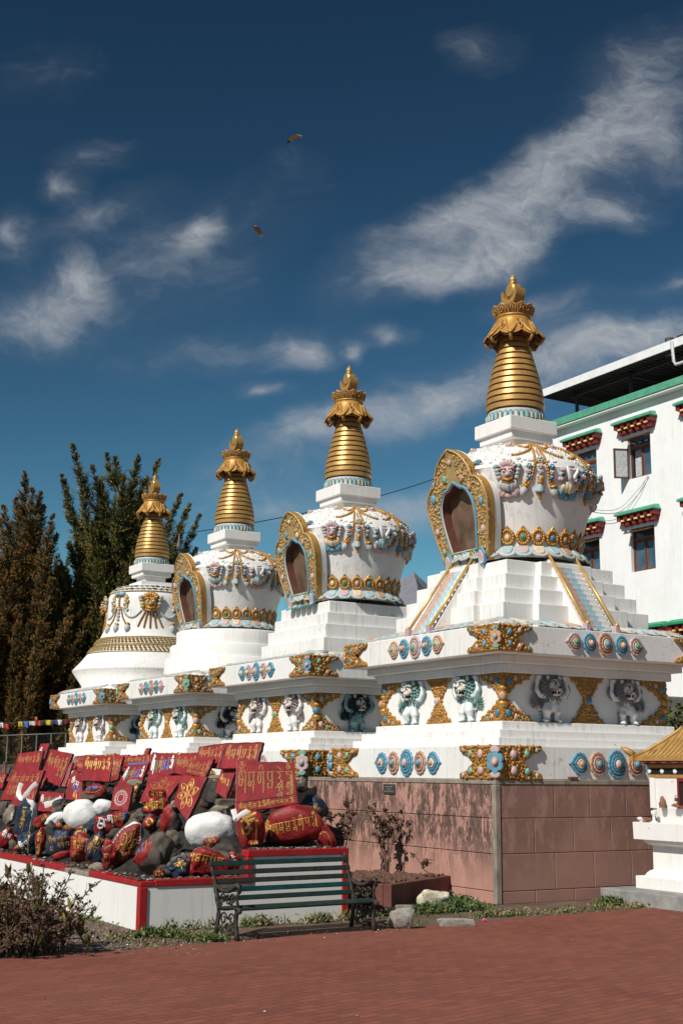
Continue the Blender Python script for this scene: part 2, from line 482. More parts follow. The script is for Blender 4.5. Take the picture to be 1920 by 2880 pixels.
def medallion_row(parent, face, w, z, s, cols):
    """five medallions: drop, rosette, large rosette, rosette, drop"""
    tear, ti, tg, ro, ri, rg, ce, ci, cg = cols
    rz = -pi / 2 if face == 'L' else 0
    for x, kind in ((-.69, 2), (-.36, 0), (0, 1), (.36, 0), (.69, 3)):
        x *= s
        P = (-w, -x, z) if face == 'L' else (x, -w, z)
        if kind in (2, 3):
            o = medallion(parent, P, rz, 1, .145 * s, .165 * s, tear, ti, CREAM, tg)
            if kind == 2: o.scale = (-1, 1, 1)
        elif kind == 0: medallion(parent, P, rz, 0, .15 * s, .175 * s, ro, ri, GOLDS, rg)
        else: medallion(parent, P, rz, 0, .175 * s, .205 * s, ce, ci, CREAM, cg)

# ---- guardian lions
def lion_meshes(body, mane):
    key = ('lion', body.name, mane.name)
    if key in CACHE: return CACHE[key]
    b = MB()
    P = lambda x, z, y=.03: Vector((x, -y, z))
    b.ell(P(0, .33, .02), (.12, .075, .13), body, 14)
    b.ell(P(.01, .23, .02), (.10, .07, .10), body, 14)
    b.tube([P(-.05, .24), P(-.085, .14, .06), P(-.075, .07, .045), P(-.06, .02, .05)], [.068, .06, .045, .036], body, 10)
    b.tube([P(.075, .25), P(.125, .15, .075), P(.115, .07, .05), P(.125, .02, .05)], [.075, .072, .05, .04], body, 10)
    for s, x in ((-1, -.075), (1, .135)):
        b.ell(P(x + s * .02, .02, .07), (.06, .06, .028), body, 10)
    for s in (-1, 1):
        b.tube([P(s * .13, .37), P(s * .235, .385, .04), P(s * .29, .46, .045), P(s * .275, .56, .04), P(s * .25, .635, .035)], [.05, .045, .04, .036, .034], body, 10)
        b.ell(P(s * .235, .65, .04), (.055, .045, .028), body, 10)
    b.ell(P(0, .5, .06), (.09, .07, .11), body, 14)
    o = b.build('tmp')
    r = o.modifiers.new('r', 'REMESH'); r.mode = 'VOXEL'; r.voxel_size = .012; r.use_smooth_shade = True
    sm = o.modifiers.new('s', 'SMOOTH'); sm.iterations = 3
    dg = bpy.context.evaluated_depsgraph_get()
    me = D.meshes.new_from_object(o.evaluated_get(dg)); me.materials.clear(); me.materials.append(body)
    D.objects.remove(o)
    # face
    f = MB()
    f.ell(P(0, .515, .12), (.105, .06, .085), LSKIN, 14)
    f.ell(P(0, .575, .12), (.085, .05, .045), LSKIN, 12)
    f.ell(P(0, .468, .17), (.078, .06, .042), LSKIN, 14)
    f.tube([P(0, .57, .16), P(0, .52, .2), P(0, .495, .225)], [.03, .028, .03], LSKIN, 8)
    f.ell(P(0, .497, .238), (.032, .02, .018), MOUTH, 8)
    f.ell(P(0, .425, .155), (.07, .06, .034), MOUTH, 12)
    f.ell(P(0, .392, .15), (.06, .06, .022), LSKIN, 12)
    for s in (-1, 1):
        f.ell(P(s * .042, .437, .215), (.010, .010, .026), WHITE2, 6); f.ell(P(s * .03, .41, .205), (.008, .008, .016), WHITE2, 6)
        f.ell(P(s * .05, .548, .165), (.026, .018, .02), WHITE2, 8)
        f.ell(P(s * .05, .546, .184), (.014, .010, .014), MOUTH, 6)
        f.tube([P(s * .015, .567, .18), P(s * .055, .592, .17), P(s * .1, .575, .14)], .017, mane, 5)
        f.ell(P(s * .105, .64, .09), (.032, .024, .036), LSKIN, 8)
        f.tube([P(s * .03, .462, .22), P(s * .075, .45, .19), P(s * .1, .47, .15)], .014, mane, 5)
    fo = f.build('tmp'); fm = fo.data; D.objects.remove(fo)
    # mane: overlapping flame locks round the face
    g = MB(); rd = random.Random(3)
    g.ell(P(0, .47, .03), (.20, .075, .20), mane, 18)
    def lock(c, d, L, wd, lift):
        d = d.normalized(); sd = Vector((-d.z, 0, d.x))
        a, t = c, c + d * L
        g.add([a - sd * wd, a + OUT * lift, a + sd * wd, t + OUT * lift * .3, a - OUT * .03 - sd * wd * .2], [(0, 1, 3), (1, 2, 3), (2, 4, 3), (4, 0, 3)], mane)
    for ring, (rr, n_, L) in enumerate(((.09, 13, .055), (.125, 18, .06), (.16, 22, .065), (.188, 26, .06))):
        for i in range(n_):
            t = 2 * pi * (i + ring * .5) / n_ + rd.uniform(-.08, .08)
            d = Vector((cos(t), 0, sin(t)))
            c = P(0, .475, .115 - ring * .024) + Vector((d.x * rr * 1.12, 0, d.z * rr * 1.08))
            if c.z > .665: continue
            lock(c, d + Vector((rd.uniform(-.5, .5), 0, -.35)), L, .016, .03)
    for s in (-1, 1):     # fringes of arms and legs
        for i in range(9):
            t = i / 8; c = P(s * (.25 + .075 * sin(t * 3)), .37 + .23 * t, .03)
            lock(c, Vector((s * 1, 0, -.6)), .055, .018, .03)
    for pts in ([(-.135, .18), (-.13, .14), (-.12, .10), (-.11, .06), (-.12, .02)], [(.19, .2), (.195, .15), (.185, .10), (.17, .06), (.185, .02)], [(.05, .18), (.065, .13), (.06, .09), (.07, .05), (.08, .02)], [(-.03, .15), (-.02, .1), (-.02, .06), (-.01, .02)]):
        for (x, z) in pts: lock(P(x, z, .02), Vector((1 if x > 0.1 else -1 if x < -.1 else rd.choice((-1, 1)), 0, -.9)), .035, .014, .02)
    for s, x in ((-1, -.09), (1, .14)): g.ell(P(x, .012, .06), (.075, .06, .018), mane, 10)
    go = g.build('tmp'); gm = go.data; D.objects.remove(go)
    t_ = MB(); g = t_
    t_.tube([P(.16, .2), P(.215, .17), P(.25, .2), P(.255, .26)], [.016, .016, .014, .012], body, 6)
    for i in range(15):
        an = -2.2 + 4.4 * i / 14; d = Vector((sin(an), 0, cos(an)))
        lock(P(.285, .25, .03) + d * .03, d, .12 + .05 * cos(an), .022, .045)
    g.ell(P(.285, .26, .025), (.06, .04, .08), mane, 8)
    to = t_.build('tmp'); tm = to.data; D.objects.remove(to)
    CACHE[key] = (me, fm, gm, tm); return CACHE[key]
def lion(parent, loc, rz, body, mane, flip=False, sc=1.0):
    me, fm, gm, tm = lion_meshes(body, mane)
    o = part('guardian_lion', me, parent, loc, rz=rz, sc=(-sc if flip else sc, sc, sc))
    part('face', fm, o); part('mane', gm, o); part('tail', tm, o)
    return o

def frieze_corner(parent, w, z0, h, corner, gems):
    """gilded hourglass bracket at a frieze corner, with a turned baluster on the arris"""
    L = .50
    poly = [(-.036, 0), (L, 0), (L * .9, .06), (L * .62, .13), (L * .35, .2), (.10, .27), (.03, .33), (-.036, .35)]
    poly2 = [(p[0], h - p[1]) for p in poly]
    def fn(b):
        frs = []
        if corner in 'NL': frs.append((Vector((0, 0, 0)), Vector((0, 1 if corner == 'N' else -1, 0)), Vector((0, 0, 1)), Vector((-1, 0, 0))))
        if corner in 'NR': frs.append((Vector((0, 0, 0)), Vector((1 if corner == 'N' else -1, 0, 0)), Vector((0, 0, 1)), Vector((0, -1, 0))))
        for k, fr in enumerate(frs):
            for q, pl in enumerate((poly, poly2)):
                P = [(max(p[0], -.034 - .002 * (1 - k)), p[1]) for p in pl]
                b.prism(P, fr, -.01, .038 - .002 * k, GOLD, inset=.01)
                lumps(b, pl, fr, .038, GOLD, .046, .025, 5 + k + q)
                for p in pl[1:7]: b.ell(fr[0] + fr[1] * p[0] + fr[2] * p[1] + fr[3] * .015, (.034, .034, .034), GOLD, 6)
        d = (0, 0)
        prof = [(.05, .20), (.075, .24), (.085, .27), (.035, .295), (.04, .31), (.075, .345), (.07, .39), (.035, .43), (.045, .45), (.075, .48), (.06, .5)]
        prof = [(r_, z_ / .7 * h) for r_, z_ in prof]
        b.lathe(prof, GOLDS, 12, (d[0], d[1], 0))
    key = ('fc', w, round(h, 3), corner)
    sx, sy = {'N': (-1, -1), 'L': (-1, 1), 'R': (1, -1)}[corner]
    o = part('frieze_bracket', mesh_of(key, fn), parent, (sx * w, sy * w, z0))
    cols, bal = gems
    for (u, v), mt, sc in zip(((.07, .12), (.2, .075), (.32, .05)), cols, (.95, .7, .5)):
        for vv in (v, h - v):
            if corner in 'NL': gem(o, (-.042, (1 if corner == 'N' else -1) * u, vv), mt, sc).rotation_euler = (0, 0, -pi / 2)
            if corner in 'NR': gem(o, ((1 if corner == 'N' else -1) * u, -.042, vv), mt, sc)
    gem(o, (sx * .035, sy * .035, .365 / .7 * h), bal, 1.15).rotation_euler = (0, 0, -pi / 4)
    return o
def frieze_column(parent, face, w, z0, h, gm):
    def fn(b):
        half = [(.30, 0), (.27, .05), (.19, .09), (.17, .16), (.12, .21), (.09, .26), (.05, .29)]
        for top in (0, 1):
            pl = [(x, (h - z) if top else z) for x, z in half]; pl = pl + [(-x, z) for x, z in pl[::-1]]
            b.prism(pl, LOC, -.01, .038, GOLD, inset=.01); lumps(b, pl, LOC, .038, GOLD, .046, .025, 11 + top)
            for p in pl: b.ell((p[0], -.015, p[1]), (.034, .034, .034), GOLD, 6)
        mid = h / 2
        b.prism([(-.1, mid), (0, mid + .06), (.1, mid), (0, mid - .06)], LOC, -.01, .03, GOLDS, inset=.01)
        b.ell((0, -.03, mid), (.07, .035, .085), GOLDS, 12)
        for s in (-1, 1):
            b.ell((0, -.02, mid + s * .125), (.085, .04, .035), GOLDS, 12); b.ell((0, -.02, mid + s * .09), (.05, .035, .02), GOLDS, 10)
    rz = -pi / 2 if face == 'L' else 0
    P = (-w, 0, z0) if face == 'L' else (0, -w, z0)
    o = part('frieze_column', mesh_of(('fcol', round(h, 3)), fn), parent, P, rz=rz)
    gem(o, (0, -.062, h / 2), gm, 1.0); return o

# ---- lotus petals laid along an edge or a ring
def petal(b, fr, wd, L, mat, edge, curl=.05):
    """one rounded tongue sloping down along v of frame"""
    o, U, V, N = fr; n = 7
    out = [(-wd * .5, 0)] + [(-wd * .5 * cos(t) if t < pi / 2 else wd * .5 * -cos(t), L * .55 + L * .45 * sin(t)) for t in np.linspace(0, pi, n)] + [(wd * .5, 0)]
    b.prism(out, fr, 0, .022, edge, inset=.008)
    inn = [(p[0] * .58, p[1] * .8) for p in out]
    b.prism(inn, fr, .01, .042, mat, inset=.012)
PETC = [(PINKP, PALEB), (CREAM, STONEG), (PALEB, STONEG), (PEACH, PALEB), (STONEG, STONEG), (PGREEN, STONEG)]
def edge_petals(parent, w_in, z_in, w_out, z_out, sides, pitch=.235, ci=0):
    b = MB()
    for sd in sides:
        n_ = int(2 * w_out / pitch)
        for i in range(1, n_ - 1):
            x = -w_out + (i + .5) * 2 * w_out / n_
            if sd == 'L': o = Vector((-w_in, x, z_in)); dn = Vector((-(w_out - w_in), 0, z_out - z_in)); U = Vector((0, 1, 0))
            else: o = Vector((x, -w_in, z_in)); dn = Vector((0, -(w_out - w_in), z_out - z_in)); U = Vector((1, 0, 0))
            L = dn.length; V = dn.normalized(); N = U.cross(V); N = N if N.z > 0 else -N
            m1, e1 = PETC[(i // 2 + ci) % 4 if i % 2 == 0 else 4]
            petal(b, (o, U, V, N), 2 * w_out / n_ * .98, L, m1, e1)
    return b.build('petal_border', parent)
def ring_petals(parent, r_in, z_in, r_out, z_out, n_, name='lotus_ring', cols=PETC, a0=0):
    b = MB()
    for i in range(n_):
        t = a0 + 2 * pi * i / n_; R = Vector((cos(t), sin(t), 0)); U = Vector((-sin(t), cos(t), 0))
        o = R * r_in + UP * z_in; dn = R * (r_out - r_in) + UP * (z_out - z_in)
        V = dn.normalized(); N = U.cross(V); N = N if N.dot(R + UP) > 0 else -N
        m1, e1 = cols[i % len(cols)]
        petal(b, (o, U, V, N), 2 * pi * r_out / n_ * 1.0, dn.length, m1, e1)
    return b.build(name, parent)

# ---- vase-shaped dome
DOME = [(.98, 5.02), (.985, 5.17), (1.02, 5.36), (1.105, 5.66), (1.195, 5.96), (1.275, 6.22), (1.315, 6.40), (1.31, 6.42), (1.25, 6.56), (1.05, 6.74), (.78, 6.89), (.50, 6.955), (.30, 6.96)]
BELL = [(1.80, 3.99), (2.067, 4.36), (2.067, 4.39), (1.86, 4.62), (1.667, 4.862), (1.53, 5.03), (1.44, 5.17), (1.33, 5.34), (1.262, 5.5), (1.215, 5.72), (1.195, 5.95), (1.185, 6.3), (1.15, 6.47), (1.10, 6.54), (.93, 6.70), (.7, 6.78), (.3, 6.8)]
def prof_at(P, z):
    for (r0, z0), (r1, z1) in zip(P, P[1:]):
        if z0 <= z <= z1 and z1 > z0: return r0 + (r1 - r0) * (z - z0) / (z1 - z0)
    return P[-1][0]
def surf(P, t, z, d=0.0):
    r = prof_at(P, z); e = .02
    dr = (prof_at(P, z + e) - prof_at(P, z - e)) / (2 * e); n = Vector((1, -dr)).normalized()
    return Vector((cos(t) * (r + n.x * d), sin(t) * (r + n.x * d), z + n.y * d))
def strand(b, P, pts, r, mat, step=None, alt=None, flower=False):
    """beads along a curve (angle,z) lying on a surface of revolution"""
    c = [surf(P, t, z, r * .6) for t, z in smooth2(pts)]
    L = 0; nxt = 0; step = step or r * 1.7; k = 0
    for i in range(len(c) - 1):
        seg = (c[i + 1] - c[i]).length
        while nxt <= L + seg:
            q = c[i].lerp(c[i + 1], (nxt - L) / max(seg, 1e-6))
            mt = mat if not alt else (alt[k % len(alt)])
            if flower:
                R = Vector((q.x, q.y, 0)).normalized(); U = Vector((-R.y, R.x, 0))
                b.prism([(cos(a) * r * (1 + .18 * cos(6 * a)), sin(a) * r * (1 + .18 * cos(6 * a))) for a in np.linspace(0, 2 * pi, 18, endpoint=False)], (q, U, UP, R), -.02, r * .35, mt, inset=r * .2)
                b.ell(q + R * r * .4, (r * .4,) * 3, CREAM, 6)
            else: b.ell(q, (r, r, r * 1.05), mt, 6)
            nxt += step; k += 1
        L += seg
def smooth2(pts):
    return [(p[0], p[1]) for p in smooth([(q[0], q[1], 0) for q in pts], 6)]
def surf_obj(me, name, parent, P, t, z, d=0.0, sc=1):
    """attach a wall ornament to the curved surface, facing outwards and following its lean"""
    q = surf(P, t, z, d); e = .05
    dr = (prof_at(P, z + e) - prof_at(P, z - e)) / (2 * e)
    o = part(name, me, parent, q, rot=Euler((math.atan(dr), 0, t + pi / 2), 'XYZ'), sc=sc)
    return o
def lotus_mesh(c1, c2):
    def fn(b):
        for i, an in enumerate((-1.25, 1.25, -.75, .75, 0)):
            d = Vector((sin(an), 0, -cos(an) * .75))
            b.ell(Vector((0, -.02, -.03)) + d * .11, (.075, .03, .05), c2, 8, Euler((0, an, 0)).to_matrix())
        for x, h_ in ((-.085, .09), (.085, .09), (-.045, .11), (.045, .11), (0, .12)):
            b.ell((x, -.055 + abs(x) * .3, .03), (.05, .04, h_ * .8), c1, 8)
    return mesh_of(('lotus', c1.name, c2.name), fn)
def mask_mesh(c1, c2):
    def fn(b):
        rd = random.Random(5)
        b.ell((0, -.03, 0), (.10, .06, .10), c1, 12)
        b.ell((0, -.09, -.02), (.04, .035, .03), c1, 8)
        for s in (-1, 1):
            b.ell((s * .045, -.085, .025), (.024, .016, .018), WHITE2, 8); b.ell((s * .045, -.1, .024), (.011, .008, .011), MOUTH, 6)
            b.tube([(s * .02, -.085, .055), (s * .06, -.08, .07), (s * .1, -.05, .05)], .016, c1, 5)
            for k in range(4):
                b.ell((s * (.12 + .012 * k), -.02, -.06 + .05 * k), (.042, .03, .035), c2 if k % 2 else c1, 8)
        for k in range(7):
            an = -1.1 + 2.2 * k / 6
            b.ell((sin(an) * .1, -.035, .06 + cos(an) * .075), (.028, .03, .05), c1, 8, Euler((0, an, 0)).to_matrix())
        b.tube([(-.07, -.075, -.07), (0, -.095, -.095), (.07, -.075, -.07)], .02, GOLDS, 6)
        b.tube([(-.08, -.055, -.105), (0, -.08, -.13), (.08, -.055, -.105)], .017, GOLDS, 6)
    return mesh_of(('mask', c1.name, c2.name), fn)
def horn_mesh(c1, c2):
    def fn(b):
        for s in (-1, 1):
            b.tube([(s * .015, -.05, -.09), (s * .035, -.075, -.03), (s * .075, -.07, .05), (s * .09, -.05, .11)], [.028, .03, .024, .008], LBODY, 8)
            for k, z in enumerate((-.07, -.01, .055)):
                b.ell((s * (.14 - .01 * k), -.02, z), (.055, .03, .04), c1 if k % 2 == 0 else c2, 8); b.ell((s * (.14 - .01 * k), -.045, z), (.03, .02, .022), LDTEAL if k == 1 else c1, 8)
        b.ell((0, -.05, -.1), (.045, .04, .035), c2, 8); b.ell((-.06, -.03, -.12), (.03, .02, .02), GOLDS, 6); b.ell((.06, -.03, -.12), (.03, .02, .02), GOLDS, 6)
        b.ell((0, -.03, .11), (.06, .02, .018), MAUVE, 8)
    return mesh_of(('horn', c1.name, c2.name), fn)
def bell_mesh(c1):
    def fn(b):
        b.lathe([(.0, .20), (.03, .2), (.05, .17), (.028, .14), (.06, .12), (.03, .10), (.045, .085)], GOLDS, 12, (0, -.03, 0))
        b.lathe([(.045, .085), (.055, .06), (.062, .0), (.078, -.03), (.0, -.03)], c1, 14, (0, -.03, 0))
        b.lathe([(.035, -.03), (.045, -.05), (.03, -.07), (.035, -.09), (.015, -.12), (.022, -.135), (0, -.16)], GOLDS, 10, (0, -.03, 0))
    return mesh_of(('bell', c1.name), fn)
def bud_mesh():
    def fn(b):
        b.lathe([(.0, .13), (.05, .12), (.06, .10), (.035, .085), (.05, .07)], GOLDS, 10, (0, -.02, 0))
        b.lathe([(.045, .07), (.07, .02), (.055, -.05), (.02, -.09), (0, -.10)], STONEG, 12, (0, -.02, 0))
    return mesh_of('bud', fn)

def plaque_mesh():
    def fn(b):
        out = []
        for t in np.linspace(0, 2 * pi, 40, endpoint=False):
            k = 1 + .05 * abs(sin(6.5 * t)); x = cos(t) * .112 * k; z = sin(t) * .13 * k
            if abs(t - pi / 2) < .45: z += .05 * (1 - abs(t - pi / 2) / .45)
            out.append((x, z))
        b.prism(out, LOC, -.03, .03, GOLD, inset=.014)
        for i in range(15):
            t = 2 * pi * i / 15 + .2; b.ell((cos(t) * .09, -.032, sin(t) * .108), (.026, .02, .026), GOLDS, 6)
        b.prism([(cos(t) * .062, sin(t) * .072 - .005) for t in np.linspace(0, 2 * pi, 20, endpoint=False)], LOC, .02, .036, GOLDS, inset=.006)
    return mesh_of('plaque', fn)

# ------------------------------------------------------------------ the four stupas
SP = Vector((.2456, 5.8366, 0))          # step from one stupa to the next
def spire_parts(t):
    b = MB()
    b.bb(-.313, .313, -.313, .313, 6.9, 7.07, WHITE2); b.bb(-.43, .43, -.43, .43, 7.063, 7.19, WHITE2); b.bb(-.489, .489, -.489, .489, 7.187, 7.42, WHITE2)
    bevel(b.build('harmika', t), .014)
    b = MB()
    b.lathe([(.40, 7.415), (.475, 7.44), (.47, 7.58), (.455, 7.6)], STONEG, 64)
    for i in range(34):
        a = 2 * pi * i / 34; R = Vector((cos(a), sin(a), 0)); U = Vector((-sin(a), cos(a), 0))
        out = [(-.04, .0), (-.04, .085), (-.028, .12), (0, .135), (.028, .12), (.04, .085), (.04, 0)]
        fr = (R * .465 + UP * 7.425, U, UP, R)
        b.prism(out, fr, 0, .022, DBLUE if i % 2 else LTEAL, inset=.004); b.prism([(p[0] * .6, p[1] * .85) for p in out], fr, .01, .032, (PALEB, CREAM, PGREEN)[i % 3], inset=.006)
    b.build('lotus_collar', t)
    b = MB()
    ctrl = [(.484, 7.60), (.490, 7.72), (.484, 7.84), (.438, 8.11), (.395, 8.28), (.344, 8.47), (.30, 8.63), (.259, 8.785), (.215, 9.0), (.20, 9.08)]
    def rad(z): return prof_at(ctrl, z)
    b.lathe([(r - .028, z) for r, z in ctrl], MAROON, 56)
    n = 13; z0, z1 = 7.625, 9.04
    for i in range(n):
        a = z0 + (z1 - z0) * i / n; h = (z1 - z0) / n * .78; ra, rb = rad(a), rad(a + h)
        b.lathe([(ra - .03, a), (ra - .003, a + .002)], SPIRE, 72); b.lathe([(ra - .003, a + .002), (ra, a + .006)], SPIRE, 72); b.lathe([(ra, a + .006), (rb, a + h - .006)], SPIRE, 72); b.lathe([(rb, a + h - .006), (rb - .003, a + h - .002)], SPIRE, 72); b.lathe([(rb - .003, a + h - .002), (rb - .03, a + h)], SPIRE, 72)
    b.build('ringed_spire', t)
    # parasol: eight ogee lobes with pierced tracery and curled drops
    b = MB()
    prof = [(.25, 9.285), (.285, 9.27), (.30, 9.20), (.335, 9.11), (.385, 9.03), (.44, 8.955), (.465, 8.925)]
    def lob(r, z, a):
        k = (9.285 - z) / .36; w = abs(cos(4 * a)); return r * (1 + .07 * k * w), z - .075 * k * k * (w ** .7) + .02 * k
    vs_n = 96
    b.lathe(prof, GOLDS, vs_n, mod=lob); b.lathe([(r - .022, z - .02) for r, z in prof], CROWNB, vs_n, mod=lob)
    b.lathe([(.26, 9.255), (.30, 9.262), (.305, 9.28), (.30, 9.298), (.26, 9.30)], GOLDS, 40)
    for i in range(8):
        for q, (aw, lo, hi) in enumerate(((.30, 8.9, 9.2), (.17, 8.98, 9.14))):
            a = pi / 4 * i + (0 if q == 0 else pi / 8); pts = []
            for s in np.linspace(-1, 1, 13):
                aa = a + aw * s * (1 if q == 0 else .8); z = lo + (hi - lo) * abs(s) ** 1.4; r0 = prof_at([(r, z_) for r, z_ in prof[::-1]], max(8.93, min(9.28, z))) + .012
                r1, _ = lob(r0, z, aa); pts.append((cos(aa) * r1, sin(aa) * r1, z + (.0 if q else -.02)))
            b.tube(pts, .020 if q == 0 else .015, GOLDS, 6)
            if q:
                z = 9.06; r1 = prof_at([(r, z_) for r, z_ in prof[::-1]], z) + .008
                R = Vector((cos(a), sin(a), 0)); b.prism([(0, .05), (.03, 0), (0, -.05), (-.03, 0)], (R * r1 + UP * z, Vector((-sin(a), cos(a), 0)), (UP + R * -.5).normalized(), (R + UP * .5).normalized()), 0, .006, MAROON)
        a = pi / 4 * i; R = Vector((cos(a), sin(a), 0))
        b.tube([R * .47 + UP * 8.90, R * .475 + UP * 8.85, R * .44 + UP * 8.805, R * .39 + UP * 8.80, R * .355 + UP * 8.84, R * .345 + UP * 8.90], [.03, .032, .03, .026, .02, .014], GOLDS, 7)
        b.tube([R * .22 + UP * 8.98, R * .30 + UP * 8.99, R * .42 + UP * 8.93], .02, CROWNB, 6)
    b.build('parasol', t)
    b = MB()
    b.lathe([(.26, 9.29), (.285, 9.31), (.30, 9.44), (.24, 9.44), (.05, 9.50), (0, 9.5)], CROWNB, 36)
    for i in range(12):
        a = 2 * pi * (i + .5) / 12; R = Vector((cos(a), sin(a), 0)); U = Vector((-sin(a), cos(a), 0)); V = (UP + R * .38).normalized(); N = (R - UP * .38).normalized()
        o = [(-.062, 0), (-.085, .09), (-.088, .145), (-.05, .165), (0, .195), (.05, .165), (.088, .145), (.085, .09), (.062, 0)]
        fr = (R * .283 + UP * 9.30, U, V, N)
        b.prism(o, fr, -.012, .018, GOLDS, inset=.006); b.prism([(p[0] * .72, .015 + p[1] * .78) for p in o], fr, .012, .022, CROWNB)
        P = lambda x, z: fr[0] + U * x + V * z + N * .026
        b.tube([P(-.04, .12), P(.04, .12)], .008, GOLDS, 4); b.tube([P(.03, .12), P(.03, .03)], .008, GOLDS, 4)
        b.tube([P(-.01, .12), P(-.02, .08), P(-.045, .06), P(-.03, .035), P(0, .05)], .008, GOLDS, 4); b.tube([P(-.02, .15), P(0, .135), P(.025, .152)], .007, GOLDS, 4)
    b.build('petal_crown', t)
    # sun resting in a crescent moon, flame drop on top; they face the lit side
    b = MB(); fr = (Vector((0, 0, 9.715)), Vector((0, -1, 0)), UP, Vector((-1, 0, 0)))
    oc = [(sin(a) * .205, -cos(a) * .205) for a in np.linspace(-1.95, 1.95, 25)]
    ic = [(sin(a) * .150, .045 - cos(a) * .150) for a in np.linspace(1.75, -1.75, 21)]
    b.prism(oc + ic, fr, -.10, .10, SPIRE, inset=.0)
    b.build('crescent_moon', t)
    b = MB(); fr2 = (Vector((0, 0, 9.785)), fr[1], UP, fr[3])
    b.prism([(cos(a) * .122, sin(a) * .135) for a in np.linspace(0, 2 * pi, 36, endpoint=False)], fr2, -.085, .085, SPIRE, inset=.025)
    b.build('sun_disc', t)
    b = MB(); b.lathe([(.05, 9.90), (.075, 9.915), (.05, 9.935), (.062, 9.96), (.066, 9.98), (.055, 10.01), (.03, 10.05), (.012, 10.075), (0, 10.095)], SPIRE, 24)
    b.build('flame_drop', t)

def niche_parts(t, cols):
    V = Vector((-.2, 0, 1)).normalized(); N = Vector((-1, 0, -.2)).normalized(); U = Vector((0, -1, 0))
    O = Vector((-.985, -.02, 4.97)); fr = (O, U, V, N)
    half = [(0, 1.87), (.10, 1.83), (.22, 1.77), (.34, 1.67), (.43, 1.56), (.475, 1.47), (.475, 1.40), (.50, 1.355), (.60, 1.33), (.70, 1.25), (.77, 1.12), (.79, .96), (.76, .75), (.69, .45), (.61, .2), (.55, 0)]
    hol = [(0, 1.31), (.07, 1.27), (.14, 1.225), (.20, 1.205), (.235, 1.20), (.31, 1.14), (.375, 1.04), (.41, .92), (.415, .78), (.395, .6), (.35, .38), (.31, .22)]
    out = [tuple(p[:2]) for p in smooth([(x, y, 0) for x, y in half], 5)]; out = out + [(-x, y) for x, y in out[::-1][:-1]]
    inn = [tuple(p[:2]) for p in smooth([(x, y, 0) for x, y in hol], 5)]; inn = inn + [(-x, y) for x, y in inn[::-1][:-1]]
    def at(p, d): return O + U * p[0] + V * p[1] + N * d
    # ring between the outline and the opening, matched by arc length
    def resample(P, n):
        P = [Vector(p) for p in P]; L = [0]
        for a, b_ in zip(P, P[1:]): L.append(L[-1] + (b_ - a).length)
        res = []
        for i in range(n):
            s = L[-1] * i / (n - 1); k = max(j for j in range(len(L)) if L[j] <= s + 1e-9); k = min(k, len(P) - 2)
            res.append(P[k].lerp(P[k + 1], (s - L[k]) / max(1e-9, L[k + 1] - L[k])))
        return res
    n = 72; ho = resample(out[:len(out) // 2 + 1], n); hi = resample(inn[:len(inn) // 2 + 1], n)
    b = MB()
    for s in (1, -1):
        A_ = [at((p.x * s, p.y), .05) for p in ho]; B_ = [at((p.x * s, p.y), .05) for p in hi]; C_ = [at((p.x * s, p.y), -.075) for p in ho]; G_ = [at((p.x * s * .99, p.y * .995), -.07) for p in ho]; H_ = [at((p.x * s * .99, p.y * .995), -.20 if p.y < 1.2 else -.12) for p in ho]; E_ = [at((p.x * s, p.y), -.12) for p in hi]
        q = list(range(n - 1))
        b.add(A_ + B_, [(i, i + 1, n + i + 1, n + i) for i in q], GOLDF); b.add(G_ + H_, [(i, i + 1, n + i + 1, n + i) for i in q], WHITE2); b.add(A_ + C_, [(i, i + 1, n + i + 1, n + i) for i in q], GOLDS); b.add(B_ + E_, [(i, i + 1, n + i + 1, n + i) for i in q], BROWNW)
        foot = [at((.31 * s, .22), .05), at((0, .22), .05), at((0, 0), .05), at((.55 * s, 0), .05)]
        b.add(foot, [(0, 1, 2, 3)], GOLDF)
    poly = out; rd = random.Random(4)
    inn2 = [(p[0] * 1.16, .74 + (p[1] - .74) * 1.1) for p in inn + [(-.31, .22), (.31, .22)]]
    for k in range(3000):
        p = (rd.uniform(-.8, .8), rd.uniform(.2, 1.86))
        if not inpoly(p, poly + [(-.55, 0), (.55, 0)]) or inpoly(p, inn2): continue
        r = rd.uniform(.016, .03); c = at(p, .05)
        if k % 3 == 0:
            a0 = rd.uniform(0, 6.28); b.tube([c + U * (cos(a0 + j) * r * (1.6 - j * .2)) + V * (sin(a0 + j) * r * (1.6 - j * .2)) for j in range(6)], r * .4, GOLDF, 4)
        elif k % 2: b.ell(c, (r, r, r), GOLDF, 6)
    for s in (1, -1):      # rolled rim
        b.tube([at((p.x * s * .985, p.y), .06) for p in ho[::3]], .022, GOLDF, 6)
    fo = b.build('niche_frame', t, recalc=True)
    b = MB()
    for i in range(0, len(inn), 1):
        p = Vector(inn[i]); pn = Vector(inn[(i + 1) % len(inn)])
        if (pn - p).length < .3:
            for q in range(2): c = p.lerp(pn, q / 2); b.ell(at((c.x * 1.06, .74 + (c.y - .74) * 1.04), .06), (.027, .027, .027), BLUE, 6)
    b.tube([at((p[0] * 1.01, .74 + (p[1] - .74) * 1.005), .06) for p in inn], .014, CREAM, 5)
    b.build('bead_trim', fo)
    b = MB(); b.add([at(p, -.11) for p in inn], [tuple(range(len(inn)))], GLASSN); b.build('niche_glass', fo)
    for (x, y, r), mt in zip(((0, 1.66, .7), (-.20, 1.42, 1.0), (.24, 1.36, .95), (.40, 1.19, .8), (-.58, 1.15, 1.25), (.64, .92, .95), (-.62, .62, .95), (.57, .50, .9), (-.52, .27, .7), (.46, .2, .6)), cols):
        part('gem', gem_mesh(mt), fo, at((x, y), .065), rot=Euler((.2, 0, -pi / 2)), sc=(r * 1.05, r, r * 1.15))
    b = MB()
